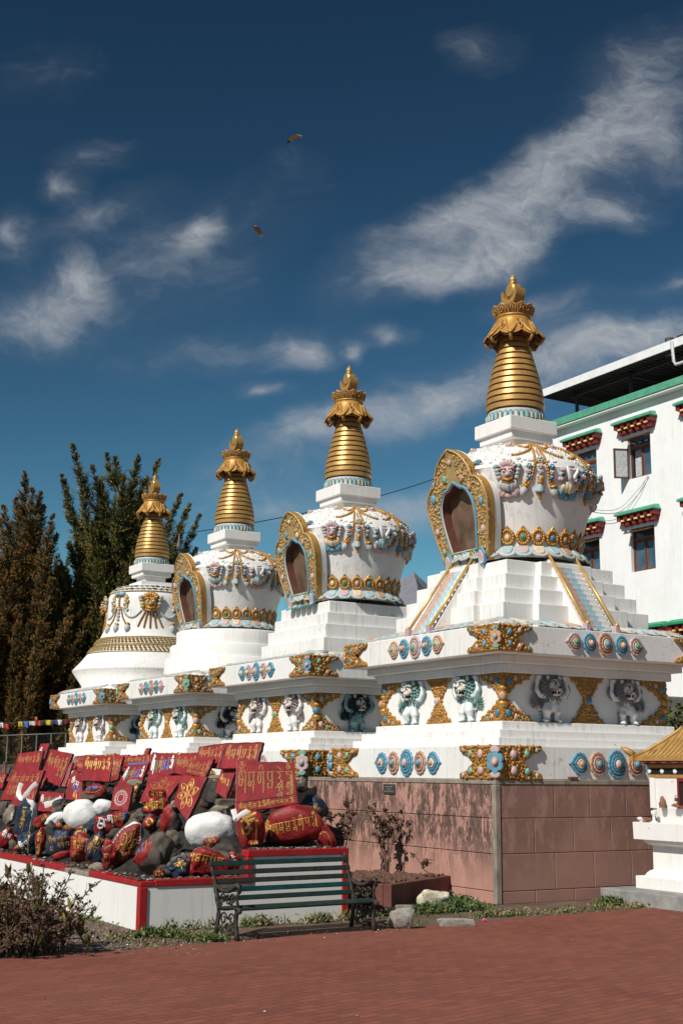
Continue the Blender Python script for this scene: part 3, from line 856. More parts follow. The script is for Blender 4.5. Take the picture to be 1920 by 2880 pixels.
    for i, x in enumerate((-.44, -.22, 0, .22, .44)):
        m1, e1 = ((PINKP, BLUE), (CREAM, GREEN), (MAUVE, BLUE), (GOLDS, GREEN), (PINKP, DBLUE))[i]
        o = [(x - .1, 0), (x - .1, .12), (x - .06, .2), (x, .225), (x + .06, .2), (x + .1, .12), (x + .1, 0)]
        b.prism(o, fr, .03, .09, e1, inset=.012); b.prism([(x + (p[0] - x) * .66, p[1] * .85) for p in o], fr, .05, .115, m1, inset=.015)
        fr2 = (at((x, .01), .03), U, (-V * .5 + N).normalized(), V)
        petal(b, fr2, .21, .17, m1, e1)
    b.build('niche_petals', fo)

def dome_parts(t, cols):
    def flat_side(r, z, a):      # the wall is let in where the niche stands against it
        if abs((a % (2 * pi)) - pi) < .62:
            lim = .985 + .2 * (z - 4.97) - .13
            if r * -cos(a) > lim and abs(r * sin(a)) < .60 and z < 6.35: r = lim / -cos(a)
        return r, z
    b = MB(); SH_ = [(1.318, 6.402)] + DOME[8:]
    for seg in (DOME[:7], SH_):
        pr = []
        for (r0, z0), (r1, z1) in zip(seg, seg[1:]): pr += [(r0 + (r1 - r0) * k / 3, z0 + (z1 - z0) * k / 3) for k in range(3)]
        b.lathe(pr + [seg[-1]], WHITE, 160, mod=flat_side)
    b.build('dome', t)
    ring_petals(t, 1.0, 5.17, 1.17, 5.0, 27, a0=radians(-123.5))
    t0 = radians(-134.4)
    mk, hn = cols
    b = MB(); rd = random.Random(9)                       # low cloud relief on the shoulder
    for k in range(520):
        a = rd.uniform(0, 2 * pi); z = rd.uniform(6.50, 6.9)
        c = surf(DOME, a, z, 0); r = rd.uniform(.016, .034)
        R = Vector((cos(a), sin(a), 0)); U = Vector((-sin(a), cos(a), 0)); V = (UP - R).normalized(); a0 = rd.uniform(0, 6.28)
        b.tube([c + U * (cos(a0 + j * .9) * r * (1.9 - j * .22)) + V * (sin(a0 + j * .9) * r * (1.9 - j * .22)) for j in range(7)], .009, WHITE2 if k % 9 else CREAM, 4)
    for k in range(16):                                   # flowers set round the shoulder
        a = t0 + 2 * pi * k / 16; m1 = (PINKP, PALEB, MAUVE, BLUE)[k % 4]; z = 6.52 if k % 2 else 6.83
        c = surf(DOME, a, z, .01); R = Vector((cos(a), sin(a), 0)); U = Vector((-sin(a), cos(a), 0)); V = (UP - R * .9).normalized(); N = (R + UP).normalized()
        for q in range(6):
            an = q * pi / 3; b.ell(c + U * cos(an) * .05 + V * sin(an) * .038, (.036, .036, .022), m1, 6)
        b.ell(c + N * .03, (.03, .03, .03), CREAM, 6)
    b.build('shoulder_relief', t)
    for i in range(8):
        a = t0 + pi / 4 * i
        g = MB()
        for s in (-1, 1):
            if abs((a + s * .26) % (2 * pi) - pi) < .62: continue
            strand(g, DOME, [(a + s * .02, 6.9), (a + s * .16, 6.80), (a + s * .24, 6.76), (a + s * .36, 6.83)], .025, GOLDS)      # swags high on the shoulder
            strand(g, DOME, [(a + s * .393, 6.93), (a + s * .30, 6.72), (a + s * .12, 6.60), (a + s * .05, 6.60)], .025, GOLDS)
            strand(g, DOME, [(a + s * .36, 6.92), (a + s * .345, 6.7), (a + s * .325, 6.52), (a + s * .32, 6.44)], .022, GOLDS)
            strand(g, DOME, [(a + s * .32, 6.43), (a + s * .30, 6.33), (a + s * .285, 6.22), (a + s * .235, 6.12), (a + s * .185, 6.02)], .027, GOLDS)
            strand(g, DOME, [(a + s * .255, 6.40), (a + s * .25, 6.32), (a + s * .26, 6.23)], .043, None, .082, [DBLUE if i % 2 else BLUE, PINKP, DBLUE], True)
            strand(g, DOME, [(a + s * .235, 6.2), (a + s * .2, 6.13), (a + s * .15, 6.07)], .026, GOLDS)
        if g.v: g.build('bead_garland', t)
        if abs(a % (2 * pi) - pi) < .62: continue
        surf_obj(lotus_mesh(*((STONEG, PINKP), (CREAM, BLUE), (PALEB, MAUVE), (STONEG, PEACH))[(i + mk) % 4]), 'lotus_boss', t, DOME, a, 6.09, sc=1.15)
        if i % 2 == 0: surf_obj(mask_mesh(*(((PINKP, TURQ), (MAUVE, STONEG))[mk % 2])), 'mask_boss', t, DOME, a, 6.30, sc=1.15)
        else: surf_obj(horn_mesh(*(((MAUVE, PALEB), (STONEG, PALEB))[mk % 2])), 'horn_boss', t, DOME, a, 6.31, sc=1.2)
    for i in range(8):
        a = t0 + pi / 4 * i
        am = a + pi / 8
        if abs(am % (2 * pi) - pi) < .5: continue
        g = MB()
        strand(g, DOME, [(am - .07, 6.5), (am - .05, 6.47), (am, 6.46), (am + .05, 6.47), (am + .07, 6.5)], .026, GOLDS)
        strand(g, DOME, [(am, 6.70), (am, 6.5)], .018, GOLDS)
        strand(g, DOME, [(am, 6.40), (am, 6.21)], .045, None, .085, [PINKP, STONEG, PEACH], True)
        g.build('flower_pendant', t)
        if abs(am % (2 * pi) - pi) > .5: surf_obj(bell_mesh(BLUE if i % 2 else PALEB), 'hanging_bell', t, DOME, am, 6.05, .01)
        for s in (-1, 1):
            if abs((am + s * .2) % (2 * pi) - pi) < .58: continue
            o = surf_obj(bud_mesh(), 'lotus_bud', t, DOME, am + s * .20, 6.02, .005); o.rotation_euler.rotate_axis('Y', s * -.35)
    gc = (CREAM, GREEN, MAUVE, DBLUE, PEACH, TURQ)
    for i in range(27):
        a = radians(-137.1) + 2 * pi * i / 27
        if abs((a - pi + pi) % (2 * pi) - pi) < .55: continue
        o = surf_obj(plaque_mesh(), 'jewel_plaque', t, DOME, a, 5.335, .0)
        gem(o, (0, -.035, -.005), gc[i % 6], .85)

PEACHS = paint('peach_step_paint', (.60, .40, .31), .7, .15, 9, dirt=.3)
PALEBS = paint('blue_step_paint', (.42, .58, .64), .7, .15, 9, dirt=.3)
RAILG = paint('gold_handrail', (.62, .40, .13), .35, .12, 9, metal=.4)
OLIVEG = paint('olive_gold_paint', (.34, .245, .075), .5, .25, 14)
GLASSN = paint('niche_glass', (.15, .095, .065), .12, .5, 2.5, spec=.7)

ORN = [dict(lionL=(LBODYB, LTEAL), lionR=(LBODY, LGREY), bal=PEACH, colg=(PINKP, DBLUE), fg=(DBLUE, PINKP, TURQ),
            b1=(BLUE, BLUE, PEACH, PEACH, PINKP, BLUE, BLUE, BLUE, PINKP), uL=(PEACH, CREAM, TURQ, BLUE, BLUE, PINKP, MAUVE, PINKP, TURQ), uR=(PINKP, PINKP, GREEN, BLUE, BLUE, PINKP, PEACH, PEACH, BLUE),
            b1g=(PINKP, TURQ), b1f=(BLUE, PINKP), ug=(BLUE, PINKP), uf=(PEACH, TURQ)),
       dict(lionL=(LBODY, LMAUVE), lionR=(LBODYT, LDTEAL), bal=DBLUE, colg=(TURQ, DBLUE), fg=(PINKP, TURQ, PINKP),
            b1=(PINKP, PINKP, TURQ, BLUE, BLUE, PINKP, MAUVE, PINKP, BLUE), uL=(BLUE, BLUE, CREAM, PINKP, PINKP, CREAM, BLUE, BLUE, PINKP), uR=(BLUE, BLUE, CREAM, PINKP, PINKP, CREAM, BLUE, BLUE, PINKP),
            b1g=(BLUE, PINKP), b1f=(PINKP, TURQ), ug=(TURQ, PEACH), uf=(BLUE, MAUVE)),
       dict(lionL=(LBODYB, LTEAL), lionR=(LBODY, LDARK), bal=PINKP, colg=(PEACH, TURQ), fg=(TURQ, PINKP, TURQ),
            b1=(BLUE, BLUE, PEACH, PEACH, PINKP, BLUE, BLUE, BLUE, PINKP), uL=(PINKP, PINKP, CREAM, BLUE, BLUE, PINKP, PEACH, PINKP, TURQ), uR=(PINKP, PINKP, CREAM, BLUE, BLUE, PINKP, PEACH, PINKP, TURQ),
            b1g=(TURQ, PINKP), b1f=(PALEB, PINKP), ug=(PINKP, BLUE), uf=(TURQ, TURQ)),
       dict(lionL=(LBODY, LMAUVE), lionR=(LBODYT, LDTEAL), bal=TURQ, colg=(DBLUE, TURQ), fg=(PINKP, TURQ, PEACH),
            b1=(PINKP, PINKP, TURQ, BLUE, BLUE, PINKP, MAUVE, PINKP, BLUE), uL=(BLUE, BLUE, PINKP, PINKP, PINKP, PALEB, BLUE, BLUE, PINKP), uR=(BLUE, BLUE, PINKP, PINKP, PINKP, PALEB, BLUE, BLUE, PINKP),
            b1g=(BLUE, PINKP), b1f=(PINKP, BLUE), ug=(DBLUE, PINKP), uf=(BLUE, DBLUE))]
LABELS = ['nearest and largest stupa with two stairways climbing its notched terrace',
          'second stupa, its vase dome standing on square white steps without stairs',
          'third stupa, its vase dome raised on round white drums',
          'farthest stupa with a flared bell-shaped dome in front of the conifers']
WB, WS0, WS1, WS2, WF, WC1, WC2, WU = 2.17, 1.95, 1.845, 1.676, 1.57, 1.664, 1.784, 2.015
ZB0, ZB1, ZS0, ZS1, ZS2, ZF, ZC1, ZC2, ZU = 1.628, 2.09, 2.206, 2.32, 2.444, 3.139, 3.27, 3.388, 3.783

for si in range(4):
    t = thing('stupa', SP * si, LABELS[si], 'stupa', 'four white stupas in a row')
    K = ORN[si]
    def blk(name, *rows, mat=WHITE, bw=.012):
        b = MB()
        for w, z0, z1 in rows: b.bb(-w, w, -w, w, z0, z1, mat)
        return bevel(b.build(name, t), bw)
    blk('lower_band', (WB, ZB0, ZB1))
    blk('plinth_step', (WS0, ZB1 - .003, ZS0)); blk('plinth_step', (WS1, ZS0 - .003, ZS1)); blk('plinth_step', (WS2, ZS1 - .003, ZS2))
    blk('frieze_block', (WF, ZS2 - .003, ZF), mat=WHITE2)
    blk('cornice', (WC1, ZF - .003, ZC1), mat=WHITE2); blk('cornice', (WC2, ZC1 - .003, ZC2), mat=WHITE2)
    blk('upper_band', (WU, ZC2 - .003, ZU))
    h = ZB1 - ZB0
    for c in 'NLR':
        corner_plate(t, WB, ZB0 + .003, h - .006, .77, .40, c, [(.27, .74, K['b1g'][0], 1.15), (.5, .76, K['b1g'][1], .95), (.67, .88, PINKP, .6)], (K['b1f'][0], K['b1f'][1], .88), 20)
        corner_plate(t, WU, ZC2 + .01, ZU - ZC2 - .02, .62, .30, c, [(.20, .72, K['ug'][0], .85), (.38, .8, K['ug'][1], .72), (.53, .88, TURQ, .5)], (K['uf'][0], K['uf'][1], .62), 31)
        frieze_corner(t, WF, ZS2, ZF - ZS2 - .003, c, (K['fg'], K['bal']))
    for face, lk in (('L', 'lionL'), ('R', 'lionR')):
        medallion_row(t, face, WB, ZB0 + h / 2 - .005, 1.0, K['b1'])
        medallion_row(t, face, WU, (ZU + ZC2) / 2 + .01, .86, K['uL' if face == 'L' else 'uR'])
        frieze_column(t, face, WF, ZS2, ZF - ZS2 - .003, K['colg'][0 if face == 'L' else 1])
        for x in (-.70, .74):
            rz = -pi / 2 if face == 'L' else 0
            P = (-WF, -x, ZS2 + .01) if face == 'L' else (x, -WF, ZS2 + .01)
            lion(t, P, rz, *K[lk], flip=x < 0, sc=1.0)
    # what stands on the upper band
    tiers = [(1.441, 4.197), (1.315, 4.438), (1.192, 4.674), (1.066, 4.911)]
    if si == 0:
        edge_petals(t, 1.58, 3.90, 1.99, ZU + .012, 'LR')
        z = ZU - .003
        for k, (w, z1) in enumerate(tiers):
            b = MB(); b.bb(-w, w, -w, w, z, z1, WHITE)
            a = w - .56; e = w + .13; b.bb(-e, e, -a, a, z + .001, z1 - .004, WHITE); b.bb(-a, a, -e, e, z + .001, z1 - .004, WHITE)
            bevel(b.build('terrace_tier', t)); z = z1 - .003
        for face in 'LR':
            Q = (lambda x, d, z: Vector((-d, -x, z))) if face == 'L' else (lambda x, d, z: Vector((x, -d, z)))
            n = 13; d0, d1, z0, z1 = 1.92, 1.10, ZU, 4.93
            b = MB()
            for k in range(n):
                dz0 = z0 + (z1 - z0) * k / n; dz1 = z0 + (z1 - z0) * (k + 1) / n; d = d0 + (d1 - d0) * k / n; dn = d - .35
                for x0, x1, mt in ((-.25, -.075, PEACHS), (-.075, .085, PALEBS), (.085, .25, WHITE2)):
                    P0 = Q(x0, dn, dz0 - .12); P1 = Q(x1, d, dz1)
                    b.bb(min(P0.x, P1.x), max(P0.x, P1.x), min(P0.y, P1.y), max(P0.y, P1.y), dz0 - .1, dz1, mt)
            st = b.build('stairway', t)
            for s in (-1, 1):
                b = MB(); b.tube([Q(s * .285, d0 + .03, z0 + .1), Q(s * .265, d1 + .0, z1 + .11)], .024, RAILG, 10); b.ell(Q(s * .285, d0 + .05, z0 + .12), (.035,) * 3, RAILG, 8); b.ell(Q(s * .265, d1 - .02, z1 + .13), (.035,) * 3, RAILG, 8)
                b.build('handrail', st)
                b = MB(); P = Q(s * .285, d0 + .03, z0 + .05); b.box(P, (.045, .045, .06), MAUVE); bevel(b.build('newel_post', st), .01)
                b = MB(); pts = [Q(s * .285, d0 + .02, z0), Q(s * .285, d0 - .25, z0), Q(s * .265, d1 - .2, z1), Q(s * .265, d1, z1 + .04), Q(s * .285, d0 - .02, z0 + .04)]
                o2 = Q(s * .02, 0, 0) - Q(0, 0, 0)
                b.add([p - o2 for p in pts] + [p + o2 for p in pts], [(0, 1, 2, 3, 4), (5, 6, 7, 8, 9)] + [(i, (i + 1) % 5, 5 + (i + 1) % 5, 5 + i) for i in range(5)], WHITE2); b.build('string_wall', st)
    elif si == 1:
        edge_petals(t, 1.42, 3.88, 1.99, ZU + .012, 'LR')
        z = ZU - .003
        for w, z1 in ((1.275, 4.205), (1.178, 4.478), (1.08, 4.709), (.985, 4.942)):
            b = MB(); b.bb(-w, w, -w, w, z, z1, WHITE); bevel(b.build('terrace_tier', t)); z = z1 - .003
    elif si == 2:
        edge_petals(t, 1.6, 3.88, 1.99, ZU + .012, 'LR')
        z = ZU - .003
        for r, z1 in ((1.59, 4.30), (1.465, 4.615), (1.32, 4.955)):
            b = MB(); b.lathe([(r, z), (r, z1 - .02), (r - .02, z1), (0, z1)], WHITE, 96)
            o = b.build('round_tier', t); z = z1 - .003
    else:
        edge_petals(t, 1.75, 3.88, 1.99, ZU + .012, 'LR')
        b = MB(); b.lathe([(1.75, ZU), (1.8, 3.99)] + BELL, WHITE, 96); b.bb(-.47, .47, -.47, .47, 6.77, 6.9, WHITE2); b.build('bell_dome', t)
        for z0, r in ((5.17, 1), (4.95, -1)):
            b = MB()
            for i in range(84):
                a = 2 * pi * i / 84
                for k in range(3):
                    c = surf(BELL, a + (k - 1) * .018, z0 + .05 - k * .05, .005); b.ell(c, (.056, .056, .022), OLIVEG, 6)
            for dz in (.1, -.1): b.lathe([(prof_at(BELL, z0 + dz + e) + .022, z0 + dz + e) for e in (-.012, .012)], GOLD, 84)
            b.build('gilded_band', t)
        b = MB()
        for dz in (0, .03): b.lathe([(prof_at(BELL, 5.045 + dz + e) + .02, 5.045 + dz + e) for e in (-.012, .0, .012)], DBLUE if dz == 0 else PALEB, 84)
        b.build('blue_line', t)
        b = MB(); b.lathe([(prof_at(BELL, z) + .02, z) for z in (6.53, 6.565)], CROWNB, 84)
        for i in range(80): b.ell(surf(BELL, 2 * pi * i / 80, 6.55, .02), (.026,) * 3, CREAM, 6)
        for i in range(40):
            a = 2 * pi * i / 40
            for z in (6.63, 6.71):
                b.ell(surf(BELL, a + (z - 6.6), z, .0), (.09, .09, .03), (PALEB, PEACH, TURQ, CROWNB)[(i + int(z * 100)) % 4], 6)
        b.build('shoulder_relief', t)
        for i in range(8):
            a = radians(-111.4) + pi / 4 * i
            if i % 2 == 0:
                o = surf_obj(mask_mesh(GOLDS, PALEB), 'mask_boss', t, BELL, a, 6.2, sc=1.75)
                g = MB()
                for s in (-2, -1, 0, 1, 2): strand(g, BELL, [(a + s * .05, 6.0), (a + s * .1, 5.75), (a + s * .13, 5.5 + .03 * abs(s))], .028, INKD)
                g.build('bead_tassel', t)
            else:
                g = MB()
                for s in (-1, 1):
                    for k in range(14): g.ell(surf(BELL, a + s * (.2 + .035 * cos(k * 1.7) + .02 * sin(k)), 6.02 + .03 * k, .0), (.06, .06, .05), GOLDS if k % 3 else PALEB, 6)
                    strand(g, BELL, [(a + s * .06, 6.1), (a + s * .14, 5.8), (a + s * .27, 5.58)], .026, INKD)
                    strand(g, BELL, [(a + s * .1, 6.08), (a + s * .25, 5.85), (a + s * .42, 5.82), (a + s * .58, 6.0)], .028, STONEG)
                strand(g, BELL, [(a, 6.5), (a, 6.1)], .035, GOLDS); strand(g, BELL, [(a, 6.05), (a, 5.72)], .05, None, .095, [STONEG, PALEB, PINKP], True)
                for s in (-1, 0, 1): g.ell(surf(BELL, a + s * .07, 6.46, .02), (.11, .11, .06), PALEB if s else BLUE, 8)
                g.build('bead_garland', t)
                for s in (-1, 0, 1): surf_obj(bud_mesh(), 'lotus_bud', t, BELL, a + s * .29, 5.5, .01, 1.2)
    if si < 3:
        dome_parts(t, ((0, 0), (1, 1), (2, 2))[si])
        niche_parts(t, ((PINKP, TURQ, PEACH, PEACH, BLUE, BLUE, PINKP, PINKP, TURQ, TURQ), (CREAM, BLUE, CREAM, PEACH, TURQ, TURQ, PINKP, PINKP, BLUE, BLUE), (PINKP, BLUE, PINKP, BLUE, PINKP, PINKP, BLUE, TURQ, PINKP, PINKP))[si])
    spire_parts(t)

GROUTM = paint('mortar_brown', (.17, .085, .068), .9, .2, 8)
SLATE = paint('dark_slate', (.05, .048, .045), .5)
WALLW = whitewash('planter_white', (.77, .755, .73), .3, .15)

def paving_mat():
    m, nt, bs = NT('red_brick_paving'); p = pos(nt)
    v = mapv(nt, p, (1, 1, 1), (0, 0, 0), (0, 0, radians(-14)))
    br = nt.nodes.new('ShaderNodeTexBrick'); nt.links.new(v, br.inputs['Vector'])
    br.inputs['Scale'].default_value = 1; br.inputs['Brick Width'].default_value = .215; br.inputs['Row Height'].default_value = .105
    br.inputs['Mortar Size'].default_value = .006; br.inputs['Mortar Smooth'].default_value = .4; br.offset = .5
    br.inputs['Color1'].default_value = (.275, .086, .055, 1); br.inputs['Color2'].default_value = (.190, .060, .042, 1); br.inputs['Mortar'].default_value = (.085, .042, .036, 1)
    br.inputs['Bias'].default_value = 0
    n = noise(nt, p, .55, 6, .65); c = mixc(nt, ramp(nt, n, [(.35, 0), (.7, .55)]), br.outputs['Color'], (.27, .105, .072))
    w = noise(nt, mapv(nt, v, (1.2, 7, 1)), 2.2, 8, .75)
    c = mixc(nt, ramp(nt, w, [(.45, .0), (.72, .5)]), c, (.12, .036, .028))
    g = noise(nt, p, 38, 3, .6); c = mixc(nt, ramp(nt, g, [(.68, 0), (.76, .4)]), c, (.28, .135, .10))
    nt.links.new(c, bs.inputs['Base Color']); bs.inputs['Roughness'].default_value = .8; bs.inputs['Specular IOR Level'].default_value = .25
    h = mth(nt, 'ADD', mth(nt, 'MULTIPLY', br.outputs['Fac'], -.6), mth(nt, 'MULTIPLY', noise(nt, p, 26, 6, .7), .8))
    bump(nt, bs, h, .55, .02); return m
PAVEM = paving_mat()
def soil_mat():
    m, nt, bs = NT('dry_soil'); p = pos(nt)
    a = noise(nt, p, 1.4, 7, .7); b_ = noise(nt, p, 32, 6, .75)
    c = ramp(nt, b_, [(.3, (.075, .05, .035)), (.52, (.19, .14, .105)), (.7, (.30, .24, .19))])
    c = mixc(nt, ramp(nt, a, [(.45, 0), (.62, .75)]), c, (.13, .065, .05))
    nt.links.new(c, bs.inputs['Base Color']); bs.inputs['Roughness'].default_value = .95; bs.inputs['Specular IOR Level'].default_value = .1
    bump(nt, bs, b_, .8, .03); return m
SOILM = soil_mat()

# ------------------------------------------------------------------ pink block bases under the stupas
def blockwall(b, face, lo, hi, w, joints):
    rows = [(0.0, .157), (.165, .643), (.651, 1.11), (1.118, 1.56)]
    for k, (z0, z1) in enumerate(rows):
        js = [lo] + sorted(j for j in joints[k] if lo + .1 < j < hi - .1) + [hi]
        for a, c in zip(js, js[1:]):
            if face == 'L': b.bb(-w - .004, -w + .05, a + .004, c - .004, z0, z1, PINK)
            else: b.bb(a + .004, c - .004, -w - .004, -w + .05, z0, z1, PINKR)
BASEY = 2.95
for si in range(4):
    lab = ['pink block base with black mould stains and a small dark plaque', 'pink block base behind the tall red slabs, under the stupa with square steps',
           'pink block base under the stupa on round drums', 'pink block base under the stupa with the bell-shaped dome'][si]
    t = thing('masonry_base', SP * si, lab, 'base', 'pink block bases of the stupas')
    w = 2.20
    b = MB(); b.bb(-w + .01, w, -w + .01, BASEY, -.05, 1.575, GROUTM)
    j = [[-2.0 + .74 * k + (.37 if r in (0, 2) else 0) + .12 for k in range(8)] for r in range(4)]
    jr = [[-1.55, -.86, -.17, .52, 1.21], [-1.2, -.5, .2, .9, 1.6], [-1.55, -.86, -.17, .52, 1.21], [-1.2, -.55, .13, .80, 1.5]]
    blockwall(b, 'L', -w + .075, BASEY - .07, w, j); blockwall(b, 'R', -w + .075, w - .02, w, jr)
    bevel(b.build('block_wall', t), .006, 1)
    b = MB(); e = w + .014
    b.bb(-e, -w + .1, -e + .09, BASEY + .014, 1.562, 1.628, CONC); b.bb(-e, e, -e, -w + .1, 1.562, 1.629, CONC); b.bb(-w + .1, w, -w + .1, BASEY, 1.57, 1.6265, CONC)
    bevel(b.build('coping', t), .008, 1)
    b = MB(); b.bb(-e - .004, -w + .07, -e - .004, -w + .07, 0, 1.56, CONC); bevel(b.build('corner_post', t), .008, 1)
    b = MB(); b.bb(-e - .003, -w + .07, BASEY - .06, BASEY + .018, 0, 1.561, CONC); bevel(b.build('corner_post', t), .008, 1)
    if si == 0:
        P = atX(850 + 594 / 2.412, 2100 + 288 / 2.412, -w)
        b = MB(); b.bb(-w - .022, -w + .01, P.y - .16, P.y + .16, P.z - .075, P.z + .075, SLATE)
        o = bevel(b.build('plaque', t), .006, 1)
        b = MB()
        for k, (n_, hw) in enumerate(((11, .09), (7, .05), (16, .125))):
            for q in range(n_):
                y = P.y + hw - 2 * hw * q / (n_ - 1); b.bb(-w - .0245, -w - .02, y - hw / n_ * .7, y + hw / n_ * .5, P.z + .028 - .034 * k, P.z + .043 - .034 * k, CONC)
        b.build('plaque_lettering', o)

# ------------------------------------------------------------------ ground
PAVA, PAVB = atZ(0, 2205 * 1.2245, 0), atZ(1470 * 1.2245, 2088 * 1.2245, 0)
def flat(name, pts, z, mat):
    b = MB(); b.add([(p[0], p[1], z) for p in pts], [tuple(range(len(pts)))], mat); o = b.build(name, None, recalc=False)
    return tag(o, kind='structure')
b = MB(); N_ = 40; S_ = 2600
b.add([(-S_, -S_, 0), (S_, -S_, 0), (S_, S_, 0), (-S_, S_, 0)], [(0, 1, 2, 3)], SOILM); tag(b.build('ground', None, recalc=False), kind='structure')
dv = (PAVB - PAVA).normalized()
nv = Vector((dv.y, -dv.x, 0))
edge = []
for i in range(61):
    s = -8 + 26 * i / 60
    edge.append(PAVA + dv * s + nv * (.03 * sin(s * 3.1) + .02 * sin(s * 7.7) + .012 * sin(s * 19)))
flat('paving', [edge[0] + nv * 22, edge[-1] + nv * 22] + edge[::-1], .006, PAVEM)

# ------------------------------------------------------------------ white and red planter of the mani stones
t = thing('planter_wall', (0, 0, 0), 'low white planter wall with red painted rim holding the carved prayer stones', 'planter')
XL, XR, XP, YF, YB = -7.53, -4.90, -6.24, -2.86, 19.0
b = MB()
b.bb(XL + .012, XL + .16, YF + .012, YB, -.05, .46, WALLW); b.bb(XL + .16, XR - .012, YF + .012, YF + .16, -.05, .46, WALLW)
b.bb(XP + .06, XR - .012, YF + .0125, YF + .161, .455, .75, WALLW); b.bb(XR - .16, XR - .012, YF + .161, YF + 5, -.05, .7495, WALLW)
b.build('wall', t)
b = MB()
rr = random.Random(2)
y = YF
while y < YB:              # rim along the lit side, with one stretch broken away
    L = rr.uniform(.5, 1.1); y2 = min(YB, y + L)
    if not (-1.35 < (y + y2) / 2 < -.62): b.bb(XL - .004, XL + .17, y + .0015, y2, .458 + rr.uniform(-.004, .004), .53 + rr.uniform(-.012, .004), REDC)
    else: b.bb(XL + .004, XL + .17, y, y2, .45, .505, CONC)
    y = y2
b.bb(XL + .17, XP + .062, YF - .004, YF + .17, .458, .532, REDC)
b.bb(XP - .0, XR + .003, YF - .0045, YF + .17, .748, .822, REDC); b.bb(XR - .17, XR + .003, YF + .17, YF + 5, .748, .82, REDC)
bevel(b.build('red_rim', t), .008, 1)
for (x0, x1, y0, y1, z1) in ((XL - .006, XL + .085, YF - .0065, YF + .085, .459), (XP - .003, XP + .075, YF - .0055, YF + .08, .749), (XR - .085, XR + .0035, YF - .0065, YF + .085, .7485)):
    b = MB(); b.bb(x0, x1, y0, y1, 0.0 if x0 != XP - .003 else .455, z1, REDC); bevel(b.build('corner_strip', t), .008, 1)

# ------------------------------------------------------------------ heap behind the rim
def heap(x, y):
    if x < XL + .1 or y < YF + .1: return -1
    base = .46
    h = base + min(.37 * (x - XL - .1), .62 * (y - YF - .1))
    if x > XP: h = max(h, min(.78, .78) + min(.25, .35 * (y - YF - .1)))
    return min(h, 1.55)
def hit(px, py, lift=0.0):
    d = ray(px, py); s = 7.0
    while s < 60:
        p = CAMP + d * s
        if p.x > XL and p.y > YF + .02 and p.z < heap(p.x, p.y) + lift: return p
        if p.x > -2.9: return p
        s += .02
    return CAMP + d * 20
b = MB(); nx, ny = 40, 150; vs = []
for i in range(nx + 1):
    for j in range(ny + 1):
        x = XL + .1 + (4.6) * i / nx; y = YF + .1 + 21 * (j / ny) ** 1.15
        z = heap(x + 1e-4, y + 1e-4) - .10 + rr.uniform(-.045, .045)
        if x > XR - .1 and y < -.2: z = min(z, .7)
        if x > XR + .05: z = min(z, .02) if y < 1.5 else z
        vs.append((x, y, z))
b.add(vs, [(i * (ny + 1) + j, (i + 1) * (ny + 1) + j, (i + 1) * (ny + 1) + j + 1, i * (ny + 1) + j + 1) for i in range(nx) for j in range(ny)], rockmat('dark_earth_fill', (.012, .010, .009), (.045, .038, .032)))
tag(b.build('rubble', None, recalc=False), 'dark rubble filling the planter under the carved stones', 'rubble', kind='stuff')

# ------------------------------------------------------------------ lettering
def arc(cx, cy, rx, ry, a0, a1, n=9): return [(cx + rx * cos(radians(a)), cy + ry * sin(radians(a))) for a in np.linspace(a0, a1, n)]
HL = [(.02, 1.), (.98, 1.)]
OMV = [arc(.45, 1.52, .1, .11, 0, 360, 12), [(.12, 1.36), (.3, 1.22), (.48, 1.26), (.86, 1.5)]]
GL = {
 'om': [[(.02, 1), (.42, 1)], [(.13, 1), (.13, .5)] + arc(.3, .42, .18, .22, 190, 360) + [(.48, .55), (.36, .62), (.22, .55)], [(.38, .98), (.62, .45)], [(.58, 1), (.98, 1)], [(.84, 1), (.84, .3), (.80, -.25)], [(.46, 1.0), (.3, 1.12), (.12, 1.16)], [(.46, 1.), (.62, 1.1), (.8, 1.12)]] + OMV,
 'ma': [HL, [(.2, 1), (.2, .55), (.42, .42), (.66, .45)], arc(.26, .3, .15, .15, 100, 460, 12), [(.7, 1), (.7, .3), (.66, -.2)]],
 'ni': [HL, [(.18, 1), (.14, .6)] + arc(.3, .5, .16, .2, 180, 360) + [(.46, 1)], [(.76, 1), (.76, .2), (.7, -.35)], arc(.5, 1.22, .2, .24, 200, -20)],
 'pad': [HL, [(.2, 1), (.2, .6), (.36, .42), (.7, .46)], [(.7, 1), (.7, .3), (.62, -.1)], arc(.3, .1, .14, .16, 60, 320)],
 'me': [HL, [(.3, 1), (.62, .72), (.4, .58), (.66, .4), (.5, .2)], arc(.42, .05, .17, .15, 70, 400, 11), [(.78, .4), (.74, -.3)], [(.2, 1.36), (.45, 1.28), (.7, 1.14)]],
 'hum': [HL, [(.25, 1), (.3, .8), (.66, .76), (.7, .58), (.4, .52)], [(.7, .58), (.72, .2)] + arc(.48, .1, .24, .2, 10, -190, 9) + [(.4, .22), (.6, .2)], [(.86, 1), (.84, -.3)]] + [arc(.5, 1.46, .12, .13, 0, 360, 12), [(.2, 1.36), (.46, 1.18), (.78, 1.38)]],
 'ah': [HL, [(.2, 1), (.14, .6)] + arc(.3, .42, .16, .2, 180, 350), [(.44, .95), (.5, .5)], [(.78, 1), (.78, -.2)]],
 'sa': [HL, [(.25, 1), (.2, .7), (.45, .55), (.25, .35)], [(.7, 1), (.7, 0)]],
}
SEQ = ['om', 'ma', 'ni', 'pad', 'me', 'hum']
def strokes_line(seq, x0, y0, w, h, sl=0.0):
    """letters of a line in a box of width w; h is headline height"""
    out = []; cw = w / len(seq)
    for k, g in enumerate(seq):
        for pl in GL[g]: out.append([(x0 + (k + .04 + p[0] * .92) * cw + sl * p[1] * h, y0 + p[1] * h) for p in pl])
    return out
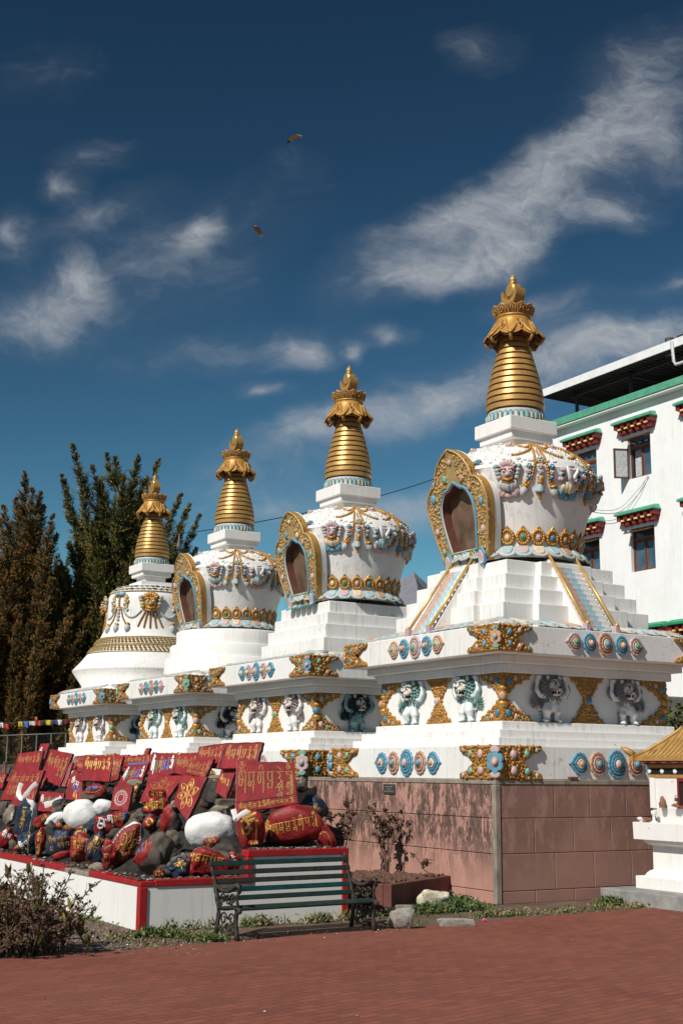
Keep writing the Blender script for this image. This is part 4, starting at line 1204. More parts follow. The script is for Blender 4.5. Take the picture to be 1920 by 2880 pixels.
def ribbons(b, lines, wd, M, mat, rise=.006):
    """raised painted strokes; M(x,y,lift) puts a point of the flat layout on the stone"""
    for pl in lines:
        q = [tuple(p[:2]) for p in (smooth([(p[0], p[1], 0) for p in pl], 3) if len(pl) > 2 else [Vector((pl[0][0], pl[0][1], 0)).lerp(Vector((pl[1][0], pl[1][1], 0)), k / 4) for k in range(5)])]
        L, C, R = [], [], []
        for i, p in enumerate(q):
            a = q[max(0, i - 1)]; c = q[min(len(q) - 1, i + 1)]; dx, dy = c[0] - a[0], c[1] - a[1]; l = math.hypot(dx, dy) + 1e-9
            k = wd / 2 * (1 if i not in (0, len(q) - 1) else .75)
            ox, oy = -dy / l * k, dx / l * k
            L.append(M(p[0] + ox, p[1] + oy, .0015)); C.append(M(p[0], p[1], rise)); R.append(M(p[0] - ox, p[1] - oy, .0015))
        if any(v is None for v in L + C + R): continue
        n = len(q); b.add(L + C + R, [(i, i + 1, n + i + 1, n + i) for i in range(n - 1)] + [(n + i, n + i + 1, 2 * n + i + 1, 2 * n + i) for i in range(n - 1)], mat, True)
def lotus_lines():
    out = []; out.append(arc(0, 0, .16, .16, 0, 360, 16))
    for k in range(6):
        a = pi / 2 + k * pi / 3; c, s = cos(a), sin(a)
        pts = [(.16, .03), (.32, .17), (.52, .21), (.74, .15), (.9, 0), (.74, -.15), (.52, -.21), (.32, -.17), (.16, -.03)]
        out.append([(p[0] * c - p[1] * s, p[0] * s + p[1] * c) for p in pts])
        for pl in strokes_line([SEQ[k]], -.13, -.12, .26, .17): out.append([(p[0] + .54 * c, p[1] + .54 * s) for p in pl])
    for pl in strokes_line(['hum'], -.09, -.08, .18, .11): out.append(pl)
    return out

CA = lambda u, v: (u / 5.2267, 2080 + v / 5.2267)
CB = lambda u, v: (230 + u / 5.2267, 2080 + v / 5.2267)
CC = lambda u, v: (480 + u / 3.2667, 2060 + v / 3.2667)
def bil(q, s, t_): return (q[3] * (1 - s) + q[2] * s) * (1 - t_) + (q[0] * (1 - s) + q[1] * s) * t_
def slab(label, crop, quad, text, face=(-.92, -.38), tilt=20, th=.05, mat=RED, lift=.06, push=0.0, name='carved_slab', cat='carved slab', group='carved mani slabs'):
    """quad = top left, top right, bottom right, bottom left as seen; stands leaning back on the heap"""
    px = [crop(*p) for p in quad]
    bx, by = (px[2][0] + px[3][0]) / 2, (px[2][1] + px[3][1]) / 2
    A0 = hit(bx, by, lift) + Vector((FW.x, FW.y, 0)) * push
    f = Vector((face[0], face[1], 0)).normalized(); n = (f * cos(radians(tilt)) + UP * sin(radians(tilt))).normalized()
    q = []
    for p in px:
        d = ray(*p); q.append(CAMP + d * ((A0 - CAMP).dot(n) / d.dot(n)))
    o = thing(name, A0, label, cat, group)
    o0 = sum(q, Vector()) / 4
    b = MB(); fr = [p - A0 for p in q]; bk = [p - n * th for p in fr]
    r2 = random.Random(len(label) * 7 + int(A0.x * 100))
    def sub(a, c, k=7): return [a.lerp(c, i / k) + Vector((r2.uniform(-1, 1), r2.uniform(-1, 1), r2.uniform(-1, 1))) * (.005 if 0 < i < k else 0) for i in range(k)]
    F = sub(fr[0], fr[1]) + sub(fr[1], fr[2]) + sub(fr[2], fr[3]) + sub(fr[3], fr[0]); B = [p - n * th for p in F]; m_ = len(F)
    c0 = sum(F, Vector()) / m_
    I = [p.lerp(c0, .03) + n * .003 for p in F]
    b.add(F + B, [(i, (i + 1) % m_, m_ + (i + 1) % m_, m_ + i) for i in range(m_)], BROWNW if mat is RED else mat)
    b.add(B, [tuple(range(m_))], BROWNW)
    b.add(F + I, [(i, (i + 1) % m_, m_ + (i + 1) % m_, m_ + i) for i in range(m_)], mat); b.add(I, [tuple(range(m_))], mat)
    b.build('stone', o)
    W = ((q[1] - q[0]).length + (q[2] - q[3]).length) / 2; H = ((q[0] - q[3]).length + (q[1] - q[2]).length) / 2
    M = lambda x, y, l: bil(fr, min(1, max(0, x)), min(1, max(0, y))) + n * (.003 + l)
    by_mat = {}
    for (lines, wd, mt) in text: by_mat.setdefault(mt.name, [mt, []])[1].append((lines, wd))
    for mt, ls in by_mat.values():
        b = MB()
        for lines, wd in ls:
            # wd is in metres; the layout is in slab fractions, so widen by the mean size
            ribbons(b, [[(p[0] * W, p[1] * H) for p in pl] for pl in lines], wd * .62, lambda x, y, l: M(x / W, y / H, l), mt)
        b.build('lettering', o, recalc=False)
    return o
def mantra(y=.52, h=.26, wd=.022, mat=INKD, x0=.06, w=.88, extra=None):
    out = [(strokes_line(SEQ, x0, y, w, h), wd, mat)]
    return out + (extra or [])
def small_rows(ys, h, n_, mat=INKD, x0=.08, w=.84, wd=.011):
    ks = list(GL); return [(strokes_line([ks[(i * 3 + int(y * 50)) % len(ks)] for i in range(n_)], x0, y, w, h), wd, mat) for y in ys]
def coloured(y, h, wd=.024):
    cols = [INKW, INKG, INKD, INKB, INKB, INKW]; out = []
    for k, g in enumerate(SEQ):
        up = [pl for pl in GL[g] if max(p[1] for p in pl) > 1.01]; lo = [pl for pl in GL[g] if max(p[1] for p in pl) <= 1.01]
        f = lambda ps: [[(.06 + (k + .04 + p[0] * .92) * .88 / 6, y + p[1] * h) for p in pl] for pl in ps]
        out.append((f(lo), wd, cols[k])); out.append((f(up), wd * .9, INKW if k in (0, 5) else INKD))
    return out
def lotus_txt(wd=.014, mat=INKD, sx=.46, sy=.47): return [([[(.5 + p[0] * sx, .5 + p[1] * sy) for p in pl] for pl in lotus_lines()], wd, mat)]

slab('red carved slab with gold mantra, half hidden behind the narrow upright slab', CA, [(270, 205), (640, 160), (560, 470), (200, 470)], mantra(.5, .24, .022), lift=.45)
slab('narrow upright red slab with white and blue letters, highest in its corner', CA, [(600, 60), (728, 55), (610, 440), (485, 440)], [(strokes_line(['om'], .1, .5, .42, .22), .022, INKW), (strokes_line(['ma'], .5, .42, .4, .26), .02, INKB), (strokes_line(['sa', 'ah'], .1, .12, .8, .16), .016, INKD)], lift=.4, th=.08)
slab('large red slab with gold mantra ending in a tall stacked letter, before white plinth steps', CA, [(740, 140), (1072, 205), (880, 700), (600, 560)], mantra(.52, .22, .024) + [(strokes_line(['me', 'hum'], .6, .28, .34, .16), .018, INKD)], lift=.3)
slab('wide red slab with two rows of dull gold writing', CA, [(205, 450), (650, 450), (500, 890), (10, 890)], mantra(.58, .2, .022) + small_rows((.2, .36), .09, 9), lift=.2)
slab('small red slab with gold writing tipped beside the two dark pebbles', CA, [(600, 455), (785, 495), (620, 710), (560, 630)], mantra(.4, .26, .014), lift=.25)
slab('red slab draped with a white scarf', CA, [(290, 620), (585, 620), (475, 985), (145, 985)], mantra(.3, .2, .016), lift=.1)
slab('red slab with white and blue letters and the end of a white scarf across it', CA, [(600, 760), (945, 790), (880, 1070), (560, 1050)], coloured(.45, .24, .02), lift=.12)
slab('tall red slab with blue and white painted letters, standing on a broad gold letter', CA, [(1095, 430), (1215, 560), (1200, 915), (935, 875)], [(strokes_line(['om', 'ma'], .1, .55, .7, .16), .02, INKW), (strokes_line(['ni', 'pad'], .25, .38, .6, .13), .02, INKB), (strokes_line(['om'], .45, .08, .3, .18), .022, INK)], lift=.12)
slab('thin reddish slab seen almost edge on beside the tall red slab', CA, [(1035, 335), (1085, 335), (960, 700), (905, 690)], [], face=(-.6, -.8), lift=.3)
slab('red slab with gold letters at the far edge of the heap', CA, [(-60, 490), (105, 490), (30, 720), (-80, 715)], mantra(.45, .26, .02), lift=.35)
slab('brown slab edge standing beside the farthest red slab', CA, [(125, 410), (160, 400), (60, 720), (20, 710)], [], face=(-.6, -.8), mat=BROWNW, lift=.3)
slab('thin brown stake of stone standing up at the far edge of the heap', CA, [(50, 325), (85, 325), (75, 500), (30, 500)], [], face=(-.6, -.8), mat=BROWNW, lift=.5)
slab('big red slab with broad gold letters under a long headline', CB, [(50, 235), (470, 245), (400, 620), (-30, 600)], mantra(.52, .26, .032, INK), lift=.35)
slab('small red slab peeping out left of the broad gold letters', CB, [(-40, 290), (60, 300), (20, 480), (-110, 470)], mantra(.4, .26, .014), lift=.5, push=.3)
slab('bare brown slab turned edge-on in front of the broad gold letters', CB, [(205, 490), (362, 395), (312, 640), (150, 665)], [], face=(-.3, -.95), mat=BROWNW, lift=.28)
slab('dark brown slab leaning in shade over the round painted boulder', CB, [(60, 430), (115, 420), (20, 700), (-30, 690)], [], face=(-.7, -.7), mat=BROWNW, lift=.25)
slab('red slab with a pointed top and closely written gold lines', CB, [(478, 195), (615, 245), (530, 590), (420, 620)], mantra(.55, .18, .016) + small_rows((.2, .36), .1, 4), lift=.3)
slab('red slab with faint gold writing behind the blue-lined slab', CB, [(675, 245), (1030, 215), (1000, 400), (600, 400)], mantra(.45, .3, .018), lift=.5, push=.3)
slab('narrow red post of stone standing above the blue-lined slab', CB, [(945, 130), (1005, 120), (965, 260), (885, 280)], small_rows((.3, .6), .16, 1), lift=.6, push=.35)
slab('red slab with a blue headline and white, green and blue letters', CB, [(690, 350), (985, 335), (850, 700), (455, 800)], coloured(.48, .24, .026) + [([[(.02, .99), (.99, .99)], [(.02, .965), (.99, .965)]], .03, INKB)], lift=.18)
slab('red slab with a bold white opening letter and blue letters on a dark band', CB, [(1040, 185), (1410, 215), (1330, 500), (950, 680)], coloured(.38, .34, .03), lift=.35)
slab('red slab drawn with a gold lotus in thin outline', CB, [(1010, 520), (1490, 530), (1250, 890), (850, 930)], lotus_txt(.013), lift=.16)
slab('small rose-red slab painted with white dotted rings', CB, [(490, 680), (745, 690), (675, 1040), (410, 1030)], [([[(.5 + .36 * s * cos(a), .5 + .33 * s * sin(a)) for a in np.linspace(k * 2 * pi / 22, (k + .55) * 2 * pi / 22, 3)] for k in range(22) for s in (1., .72)] + [arc(.5, .5, .36 * .86, .33 * .86, 0, 360, 30), arc(.5, .5, .36 * .5, .33 * .5, 0, 360, 20)], .02, PINKP)], mat=RED2, lift=.12)
slab('red slab with gold mantra between the bold white letter and the upper pair', CC, [(65, 205), (265, 195), (190, 410), (20, 370)], mantra(.42, .3, .02), lift=.4, push=.2)
slab('upper red slab with framed border, next to the tallest one', CC, [(262, 130), (510, 95), (440, 330), (230, 300)], mantra(.5, .26, .02) + [([[(.03, .96), (.97, .96)], [(.03, .96), (.03, .1)], [(.97, .96), (.97, .1)]], .012, MAROON)], lift=.5, push=.25)
slab('red slab with fine gold letters leaning in front of the upper pair', CC, [(175, 258), (395, 240), (315, 420), (125, 370)], mantra(.4, .3, .016) + small_rows((.1,), .14, 9), lift=.4)
slab('tallest red slab at the top of the heap, wide gold letters', CC, [(515, 95), (845, 88), (780, 330), (450, 330)], mantra(.42, .3, .03) + [([[(.03, .96), (.97, .96)], [(.97, .96), (.97, .1)]], .012, MAROON)], lift=.55, push=.25)
slab('long red slab hanging down beside the shaded slab, with narrow gold lines', CC, [(515, 150), (650, 205), (505, 618), (410, 545)], small_rows((.62, .74, .84), .07, 6, INKD, wd=.012) + [(strokes_line(['om', 'pad', 'me'], .1, .28, .8, .1), .016, INK)], lift=.2)
slab('red slab painted with a gold lotus of broad petals', CC, [(105, 390), (335, 410), (150, 812), (25, 650)], lotus_txt(.022, INK, .48, .46), lift=.16)
slab('large red slab half in shade with tall carved mantra and a smaller line below', CC, [(600, 258), (1135, 275), (1170, 650), (590, 745)], [(strokes_line(['om', 'ma', 'ni', 'pad', 'me', 'hum'], .04, .44, .93, .33), .026, INKD), (strokes_line(['me', 'hum'], .64, .24, .32, .18), .022, INKD)] + [(strokes_line(['om', 'ma', 'ni', 'pad', 'me', 'hum', 'om', 'ah', 'sa', 'ma', 'pad', 'hum'], .06, .06, .88, .075), .013, INK), ([[(.0, .2), (1., .22)]], .02, MAROON)], face=(-.45, -.89), tilt=14, lift=.3)

r4 = random.Random(44)
for k, (u, v, dx, dy) in enumerate(((40, 640, 170, 180), (330, 330, 200, 170), (560, 640, 150, 150), (830, 420, 190, 200), (1150, 330, 190, 190), (1320, 430, 200, 200), (1560, 380, 200, 200), (1740, 330, 220, 210), (1900, 420, 200, 200), (2080, 350, 210, 220), (2250, 420, 200, 220), (2420, 330, 210, 220), (2560, 430, 190, 220), (2700, 320, 190, 200), (2860, 300, 200, 220), (1020, 620, 150, 170), (1460, 560, 170, 170), (2330, 620, 170, 180))):
    sk = r4.uniform(-40, 20); j = r4.uniform(-20, 20)
    slab('red lettered slab mostly hidden behind other slabs of the heap', CA, [(u - dx / 2 + 50, v - dy / 2 + j), (u + dx / 2 + 50, v - dy / 2 + sk * .3), (u + dx / 2 - 30, v + dy / 2), (u - dx / 2 - 30, v + dy / 2 - sk * .2)], mantra(.45, .26, .018) if k % 3 else small_rows((.3, .55), .14, 6), lift=.32, push=.35, tilt=r4.uniform(14, 26), face=(-.92, r4.uniform(-.6, -.2)), group='half-hidden red slabs')

# ------------------------------------------------------------------ stones
def ico(sub):
    bm = bmesh.new(); bmesh.ops.create_icosphere(bm, subdivisions=sub, radius=1)
    v = [x.co.copy() for x in bm.verts]; f = [[x.index for x in fa.verts] for fa in bm.faces]; bm.free(); return v, f
ico_lo, ico_lf = ico(1); ICO4 = ico(4); ICO3 = ico(3); ICO2 = ico(2)
from mathutils import noise as MN
def stone(label, crop, cx, cy, rx, ry, rot=0, mat=ROCKA, paint_=None, pdir=(0, 0, 1), pth=.1, text=None, boxy=.0, lift=.1, group='carved and painted mani stones', name='mani_stone', cat='stone', dz=.85, edge=None, seed=None, P=None, sub=ICO4, rough=.2):
    if mat is RED2 and paint_ is None: mat, paint_, pdir, pth = ROCKA, RED2, (.0, .1, 1), .0
    px, py = crop(cx, cy); sc = crop(1, 0)[0] - crop(0, 0)[0]
    C = hit(px, py, lift) if P is None else P
    dep = (C - CAMP).dot(cf); k = dep / FPX * sc * (1.14 if P is None else 1); a, c = rx * k, ry * k
    d = -(C - CAMP).normalized(); u = cr; v = cu
    R_ = radians(rot); U = u * cos(R_) + v * sin(R_); V = -u * sin(R_) + v * cos(R_); Nn = d
    dd = min(a, c) * dz
    C = C + (-d) * dd * .35
    sd = seed if seed is not None else int(cx * 7 + cy * 13)
    off = Vector((sd % 97, sd % 53, sd % 31)); vs0, fs = sub; vs = []
    rf = random.Random(sd); cuts = [(Vector((rf.gauss(0, 1), rf.gauss(0, 1), rf.gauss(0, 1) * .8)).normalized(), rf.uniform(.64, .86)) for _ in range(8)]
    for p in vs0:
        q = p.copy()
        for cn, cd in cuts:
            e = q.dot(cn) - cd
            if e > 0: q = q - cn * e * (.88 if mat is not CHALK else .3)
        if boxy: q = Vector([math.copysign(abs(x) ** (1 - boxy), x) for x in q])
        q *= 1 + rough * 1.6 * MN.noise(p * 1.1 + off) + rough * .8 * MN.noise(p * 2.7 + off) + .025 * MN.noise(p * 9 + off)
        vs.append(U * q.x * a + V * q.y * c + Nn * q.z * dd)
    o = thing(name, C, label, cat, group)
    b = MB(); pd = Vector(pdir).normalized()
    if paint_ is None: b.add(vs, fs, mat, True)
    else:
        g = {0: [], 1: [], 2: []}
        for f in fs:
            m_ = sum((vs0[i] for i in f), Vector()) / 3
            w = m_.dot(pd) + .06 * MN.noise(m_ * 3 + off)
            g[1 if w > pth else 2 if (edge and w > pth - .1) else 0].append(f)
        o_ = len(b.v); b.v.extend([tuple(x) for x in vs])
        for q, mt in ((0, mat), (1, paint_), (2, edge or mat)):
            for f in g[q]: b.f.append(f); b.m.append(b.mi(mt)); b.s.append(True)
    b.build('stone', o)
    if text:
        bv = BVHTree.FromPolygons(vs, fs)
        def M(x, y, l):
            s0 = U * x * a + V * y * c + Nn * dd * 3
            loc, nr, i_, ds = bv.ray_cast(s0, -Nn)
            return None if loc is None else loc + nr * (l + .001)
        for lines, wd, mt in text:
            b = MB(); ribbons(b, lines, wd * .74 / ((a + c) / 2), M, mt, .007)
            if b.v: b.build('lettering', o, recalc=False)
    return o
def tl(seq, x0, y0, w, h, wd, mat, rot=0): 
    ls = strokes_line(seq, x0, y0, w, h); r = radians(rot)
    return (ls if not rot else [[(p[0] * cos(r) - p[1] * sin(r), p[0] * sin(r) + p[1] * cos(r)) for p in pl] for pl in ls], wd, mat)

stone('plain brown rock at the far edge of the heap', CA, 45, 1045, 85, 125)
stone('grey-brown rock with small white letters beside the tall blue stone', CA, 155, 1120, 85, 140, -10, ROCKC, text=[tl(['om', 'sa'], .1, -.5, .8, .5, .014, INKW, 10)])
stone('tall blue and white painted stone with gold letters', CA, 380, 1230, 130, 300, -12, CHALK, NAVY, (-.75, 0, .66), .42, [tl(['om'], -.62, -.3, .55, .42, .02, INK), tl(['ma'], -.62, .35, .5, .3, .016, INK)], boxy=.3, dz=.7)
stone('round dark stone covered in gold writing', CA, 500, 855, 115, 85, 0, ROCKB, text=[tl(SEQ[:4], -.75, .05, 1.5, .4, .012, INK), tl(SEQ[2:6], -.7, -.65, 1.4, .4, .012, INK)], lift=.16)
stone('small dark rock beside the white scarf end', CA, 640, 930, 60, 60, 0, ROCKB, sub=ICO3)
stone('dark grey rock above the white painted boulders', CA, 890, 985, 120, 95, 25, ROCKA, NAVY, (.5, .6, .6), .75, [tl(['ah'], .3, -.1, .5, .5, .012, INK)], lift=.14)
stone('red painted stone with slanting gold letters, brown underneath', CA, 650, 1180, 150, 95, 32, ROCKA, RED2, (0, .45, .9), .1, [tl(['ma', 'ni', 'pad'], -.2, -.35, 1., .6, .018, INK)], lift=.1)
stone('small white painted stone next to the large white boulder', CA, 830, 1165, 140, 85, 28, ROCKB, CHALK, (0, .5, .85), -.1, lift=.1)
stone('large white painted boulder', CA, 1190, 1120, 245, 205, 5, CHALK, lift=.14, boxy=.18, rough=.08)
stone('white painted boulder tucked behind the largest white one', CB, 335, 1000, 150, 120, 8, CHALK, lift=.16, rough=.08)
stone('blue, red and white painted stone in the lowest row near the rim', CA, 85, 1455, 110, 145, -22, ROCKB, RED2, (.2, -.2, .9), -.05, [tl(['om', 'sa'], -.6, .1, 1.2, .4, .014, INKW)])
stone('small plain grey stone beside the foot of the tall blue stone', CA, 185, 1540, 55, 80, 0, ROCKA, sub=ICO3)
stone('navy stone with a long gold stroke and white letters', CA, 400, 1520, 150, 145, 20, ROCKA, NAVY, (0, .1, 1), -.1, [tl(['om', 'sa'], -.7, -.3, .9, .5, .016, INKW, 15), ([[(-.2, -.9), (.1, 0), (.55, .75)]], .03, INK)])
stone('upright narrow red stone with a gold face', CA, 590, 1530, 75, 205, -5, ROCKA, RED2, (.3, 0, 1), -.1, [tl(['om'], -.6, .1, .9, .4, .02, INK), tl(['hum'], -.6, -.6, .9, .35, .02, INK)])
stone('black rock in shade behind the upright red stone', CA, 760, 1350, 115, 125, 0, ROCKB)
stone('big navy stone with lines of small gold writing and a red lower corner', CA, 905, 1550, 190, 195, 8, ROCKB, NAVY, (0, .25, 1), -.2, [tl(['ah', 'ma', 'ni', 'sa'], -.2, .3, .9, .18, .011, INKD), tl(['ma', 'ni', 'sa', 'pad'], -.25, -.1, .95, .25, .012, INKD), tl(['om', 'sa'], -.8, .2, .5, .3, .014, INKD), tl(['ma'], -.8, -.35, .3, .3, .012, INKD)], boxy=.2)
stone('red wedge of stone under the big navy stone', CA, 920, 1690, 140, 55, 12, ROCKB, RED2, (0, .5, .8), -.1, sub=ICO3)
stone('dark stone with one thick gold curl', CA, 1190, 1390, 95, 100, 0, ROCKB, NAVY, (0, 0, 1), -.2, [([arc(-.2, -.1, .5, .5, 0, 360, 16), [(.4, .5), (.45, -.5)], [(-.2, .75), (.9, .75)], [(.75, .7), (.7, -.4)]], .035, INK)])
stone('red stone with scattered gold writing in the lowest row', CA, 1215, 1610, 175, 200, -6, RED2, None, text=[tl(['ma', 'ni', 'pad', 'sa', 'om'], -.75, .35, 1.5, .3, .012, INK), tl(['om', 'sa', 'ma'], -.7, -.1, .8, .3, .013, INK), tl(['ni', 'ah', 'ma', 'sa'], -.7, -.65, 1.2, .3, .012, INKD)], boxy=.25)
stone('navy stone with gold dots between white boulder and white-lettered stone', CB, 185, 1265, 95, 150, -28, ROCKB, NAVY, (0, .1, 1), -.2, [tl(['om'], -.5, .3, .9, .4, .018, INKD)])
stone('crimson stone with one bold white letter', CB, 320, 1250, 145, 160, -20, ROCKB, RED2, (0, .1, 1), -.2, [tl(['om'], -.65, -.55, 1.4, .95, .035, INKW, 0)])
stone('red stone with white, gold and blue letters above the lotus stone', CB, 590, 1170, 195, 150, 8, ROCKA, RED2, (0, .3, 1), .0, [tl(['om'], -.95, -.1, .4, .5, .018, INKW), tl(['ma', 'ni'], -.5, -.2, .6, .5, .014, INKD), tl(['pad'], .05, 0, .45, .45, .022, INKB), tl(['hum'], .5, .1, .3, .4, .016, INKW)], edge=INKW)
stone('smooth brown rock beside the coloured letters', CB, 845, 1130, 125, 85, 15, ROCKA)
stone('plain grey rock under the coloured letters', CB, 500, 1395, 130, 85, -5, ROCKB)
stone('long tan rock lying across the heap', CB, 740, 985, 200, 55, 12, ROCKC, lift=.16)
stone('tan rock capping the dark gold-lettered one', CB, 790, 650, 95, 60, -5, ROCKC, lift=.3, sub=ICO3)
stone('dark upright stone with a column of gold letters', CB, 800, 790, 70, 130, -12, ROCKB, text=[tl(['om'], -.6, .2, .8, .35, .016, INK), tl(['ma'], -.6, -.45, .8, .35, .016, INK)], lift=.2)
stone('round boulder with red and blue painted top', CB, 210, 770, 185, 130, 6, ROCKA, RED2, (-.1, .75, .62), .32, [tl(['ma', 'pad'], -.7, .25, .9, .3, .024, INKB), ([[(-.7, .1), (0, .0), (.7, .45)]], .02, INK), tl(['hum'], .5, .5, .3, .2, .02, INKW)], lift=.2)
stone('crimson bowl-shaped stone with thick gold letters', CB, 1070, 975, 160, 125, 4, RED2, None, text=[tl(['ma', 'ni', 'pad', 'hum'], -.85, -.25, 1.6, .65, .026, INK)], lift=.18)
stone('square dark red stone with gold writing set on the bowl-shaped one', CB, 1110, 810, 105, 80, -3, RED2, None, text=[tl(['ma', 'sa', 'pad'], -.7, -.3, 1.4, .7, .014, INK)], boxy=.45, lift=.3)
stone('small crimson stone with a gold ring letter', CB, 1000, 1225, 90, 110, 0, ROCKB, RED2, (0, .2, 1), -.2, [([arc(0, .1, .45, .4, -60, 280, 14), [(-.5, .75), (.7, .65)], [(.75, .6), (.85, -.5)]], .03, INK)])
stone('dark leaf-shaped rock with a red and gold painted face', CB, 1300, 1200, 175, 235, -14, ROCKB, RED2, (-.85, .1, .5), .45, [([[(-.72, -.6), (-.78, 0), (-.5, .7)], [(-.6, -.5), (-.65, 0), (-.4, .6)]], .02, INK)], lift=.14)
stone('small tan pebble on the leaf-shaped rock', CB, 1355, 960, 52, 55, 0, ROCKC, lift=.3, sub=ICO3)
stone('tall stone with white outline around a gold lotus on red', CB, 640, 1570, 185, 370, -30, ROCKA, RED2, (.0, .0, 1), .34, [([[(p[0] * .72, p[1] * .78) for p in pl] for pl in lotus_lines()], .014, INK), ([arc(0, 0, .8, .86, 0, 360, 30)], .018, INK)], boxy=.1, dz=.55, edge=CHALK, rough=.09)
stone('big brown boulder with a red lettered patch at the corner of the planter', CB, 1065, 1720, 265, 310, 0, ROCKA, RED2, (-.75, .35, .55), .72, [tl(['pad'], -.8, .22, .35, .3, .018, INKB), ([[(-.95, .75), (-.45, .75)], [(-.35, .7), (-.42, .3)]], .014, INK)], lift=.1, boxy=.15)
stone('navy and grey stone with bright gold letters at the rim', CB, 1440, 1850, 150, 130, 24, ROCKA, NAVY, (-.3, -.3, .9), .25, [tl(['sa', 'ni', 'ma'], -.35, -.1, 1., .5, .018, INK)])
stone('navy and red stone with heavy gold letters along its top', CB, 260, 1620, 170, 210, -25, RED2, NAVY, (-.2, .5, .9), .18, [tl(['ah', 'pad', 'me', 'ni'], -.75, .25, 1.6, .4, .024, INK), tl(['om', 'sa'], -.9, -.35, .8, .4, .018, INKD)], boxy=.15)
stone('red stone with gold strokes beside the lotus stone', CB, 400, 1690, 110, 200, -5, ROCKB, RED2, (-.1, .2, 1), .0, [tl(['sa'], -.6, -.4, .6, .4, .02, INK), ([[(-.5, .3), (-.2, .5), (.2, .6)]], .02, INKD)])
stone('grey and pink chipped brick on the broken part of the rim', CB, 215, 1880, 95, 62, 20, paint('brick_pink', (.45, .16, .15), .8), CONC, (-.4, .5, .3), .1, boxy=.45, lift=.05, sub=ICO3)
stone('dark rock in shade behind the long red slab', CC, 370, 560, 100, 110, 0, ROCKB, lift=.15)
stone('flat grey stone on top of a short pile by the large slab', CC, 510, 650, 95, 38, -3, ROCKA, boxy=.4, lift=.2)
stone('flat tan stone under the flat grey one', CC, 455, 715, 75, 42, -3, ROCKC, boxy=.4, lift=.15)
stone('smooth white boulder to the left of the big golden letter', CC, 365, 895, 218, 148, 8, CHALK, lift=.12, boxy=.15, rough=.07)
stone('red stone with one big golden letter', CC, 728, 905, 122, 178, 2, RED2, None, text=[([[(p[0] * 1.24 - .62, p[1] * .74 - .30) for p in pl] for pl in GL['om']], .036, INK), ([arc(.42, -.62, .14, .09, 30, 330, 10)], .03, INK)], boxy=.22, lift=.12, dz=.6, rough=.07)
stone('broad crimson boulder with a sloping line of gold letters', CC, 1115, 870, 250, 165, 14, RED2, None, text=[tl(['om', 'ah', 'ma', 'pad', 'me', 'ni', 'sa', 'hum'], -.86, -.12, 1.7, .42, .017, INK, -4)], boxy=.3, lift=.14, rough=.1)
stone('dark blue boulder with dull gold letters behind the broad crimson one', CC, 1300, 705, 118, 118, -10, ROCKB, NAVY, (.2, .2, .9), .55, [tl(['ma', 'ni', 'sa'], -.4, -.1, 1., .4, .018, INKD, -20)], lift=.25)
stone('dull red stone with a gold angle at the end of the raised rim', CC, 1420, 955, 75, 120, 28, RED2, None, text=[([[(-.5, .3), (.3, .2), (.2, -.7)]], .03, INKD)], lift=.12)
stone('brown-topped crimson stone with gold letters behind the bench', CC, 335, 1195, 175, 125, -8, ROCKA, RED2, (0, -.45, .9), .0, [tl(['om', 'pad', 'ma', 'ni', 'sa'], -.95, .0, 1.7, .42, .020, INK, -4)], boxy=.2, lift=.08)
stone('small crimson stone with white letters at the bench corner', CC, 567, 1200, 56, 96, 0, RED2, None, text=[tl(['om'], -.6, -.35, 1.2, .6, .014, INKW)], lift=.1)
stone('small blue and gold stone near the planter corner', CC, 90, 1240, 85, 85, 20, ROCKB, NAVY, (0, -.3, 1), .0, [tl(['sa', 'ni', 'ma'], -.5, .0, 1.1, .5, .016, INK)])
stone('dark rock wedged between white boulder and leaf-shaped rock', CC, 30, 1000, 70, 95, 0, ROCKA, lift=.1)
stone('dark rock in the gap under the white boulder', CC, 480, 1080, 90, 60, 0, ROCKB, lift=.05)
rr = random.Random(21)
for i in range(46):       # loose filler stones in the gaps, dark and small
    y = rr.uniform(YF + .4, 9); x = rr.uniform(XL + .25, -3.9); 
    if x > XR - .2 and y < -.5: continue
    r = rr.uniform(.05, .11); P = Vector((x, y, heap(x, y) - r * .5)); dep = (P - CAMP).dot(cf)
    k = r / (dep / FPX)
    stone('plain small dark rock filling a gap in the heap of stones', lambda u, v: (u, v), i * 3, i * 5, k, k * .75, rr.uniform(-30, 30), rr.choice((ROCKA, ROCKB, ROCKB)), P=P, sub=ICO2 if r < .1 else ICO3, group='plain filler rocks in the heap')
r5 = random.Random(77)
for i in range(44):       # small painted stones squeezed between the large ones
    y = YF + .35 + 6.5 * r5.random() ** 1.3; x = XL + .3 + r5.random() * 2.6
    if (x > XR - .3 and y < -.5): continue
    r = r5.uniform(.07, .12); P = Vector((x, y, heap(x, y) - r * .1)); dep = (P - CAMP).dot(cf); k = r / (dep / FPX); q = r5.choice((RED2, RED2, RED2, NAVY))
    stone('small painted stone wedged among larger ones in the heap', lambda u, v: (u, v), i * 31 + 5, i * 17 + 3, k, k * r5.uniform(.65, 1.0), r5.uniform(-35, 35), ROCKB, q, (r5.uniform(-.3, .3), r5.uniform(-.1, .5), 1), r5.uniform(-.1, .3), [tl([r5.choice(SEQ), r5.choice(SEQ), r5.choice(SEQ)], -.6, -.2, 1.2, .5, .013, INKD if i % 3 else INK)], P=P, sub=ICO3, group='small painted stones in the heap', dz=.7)
b = MB()
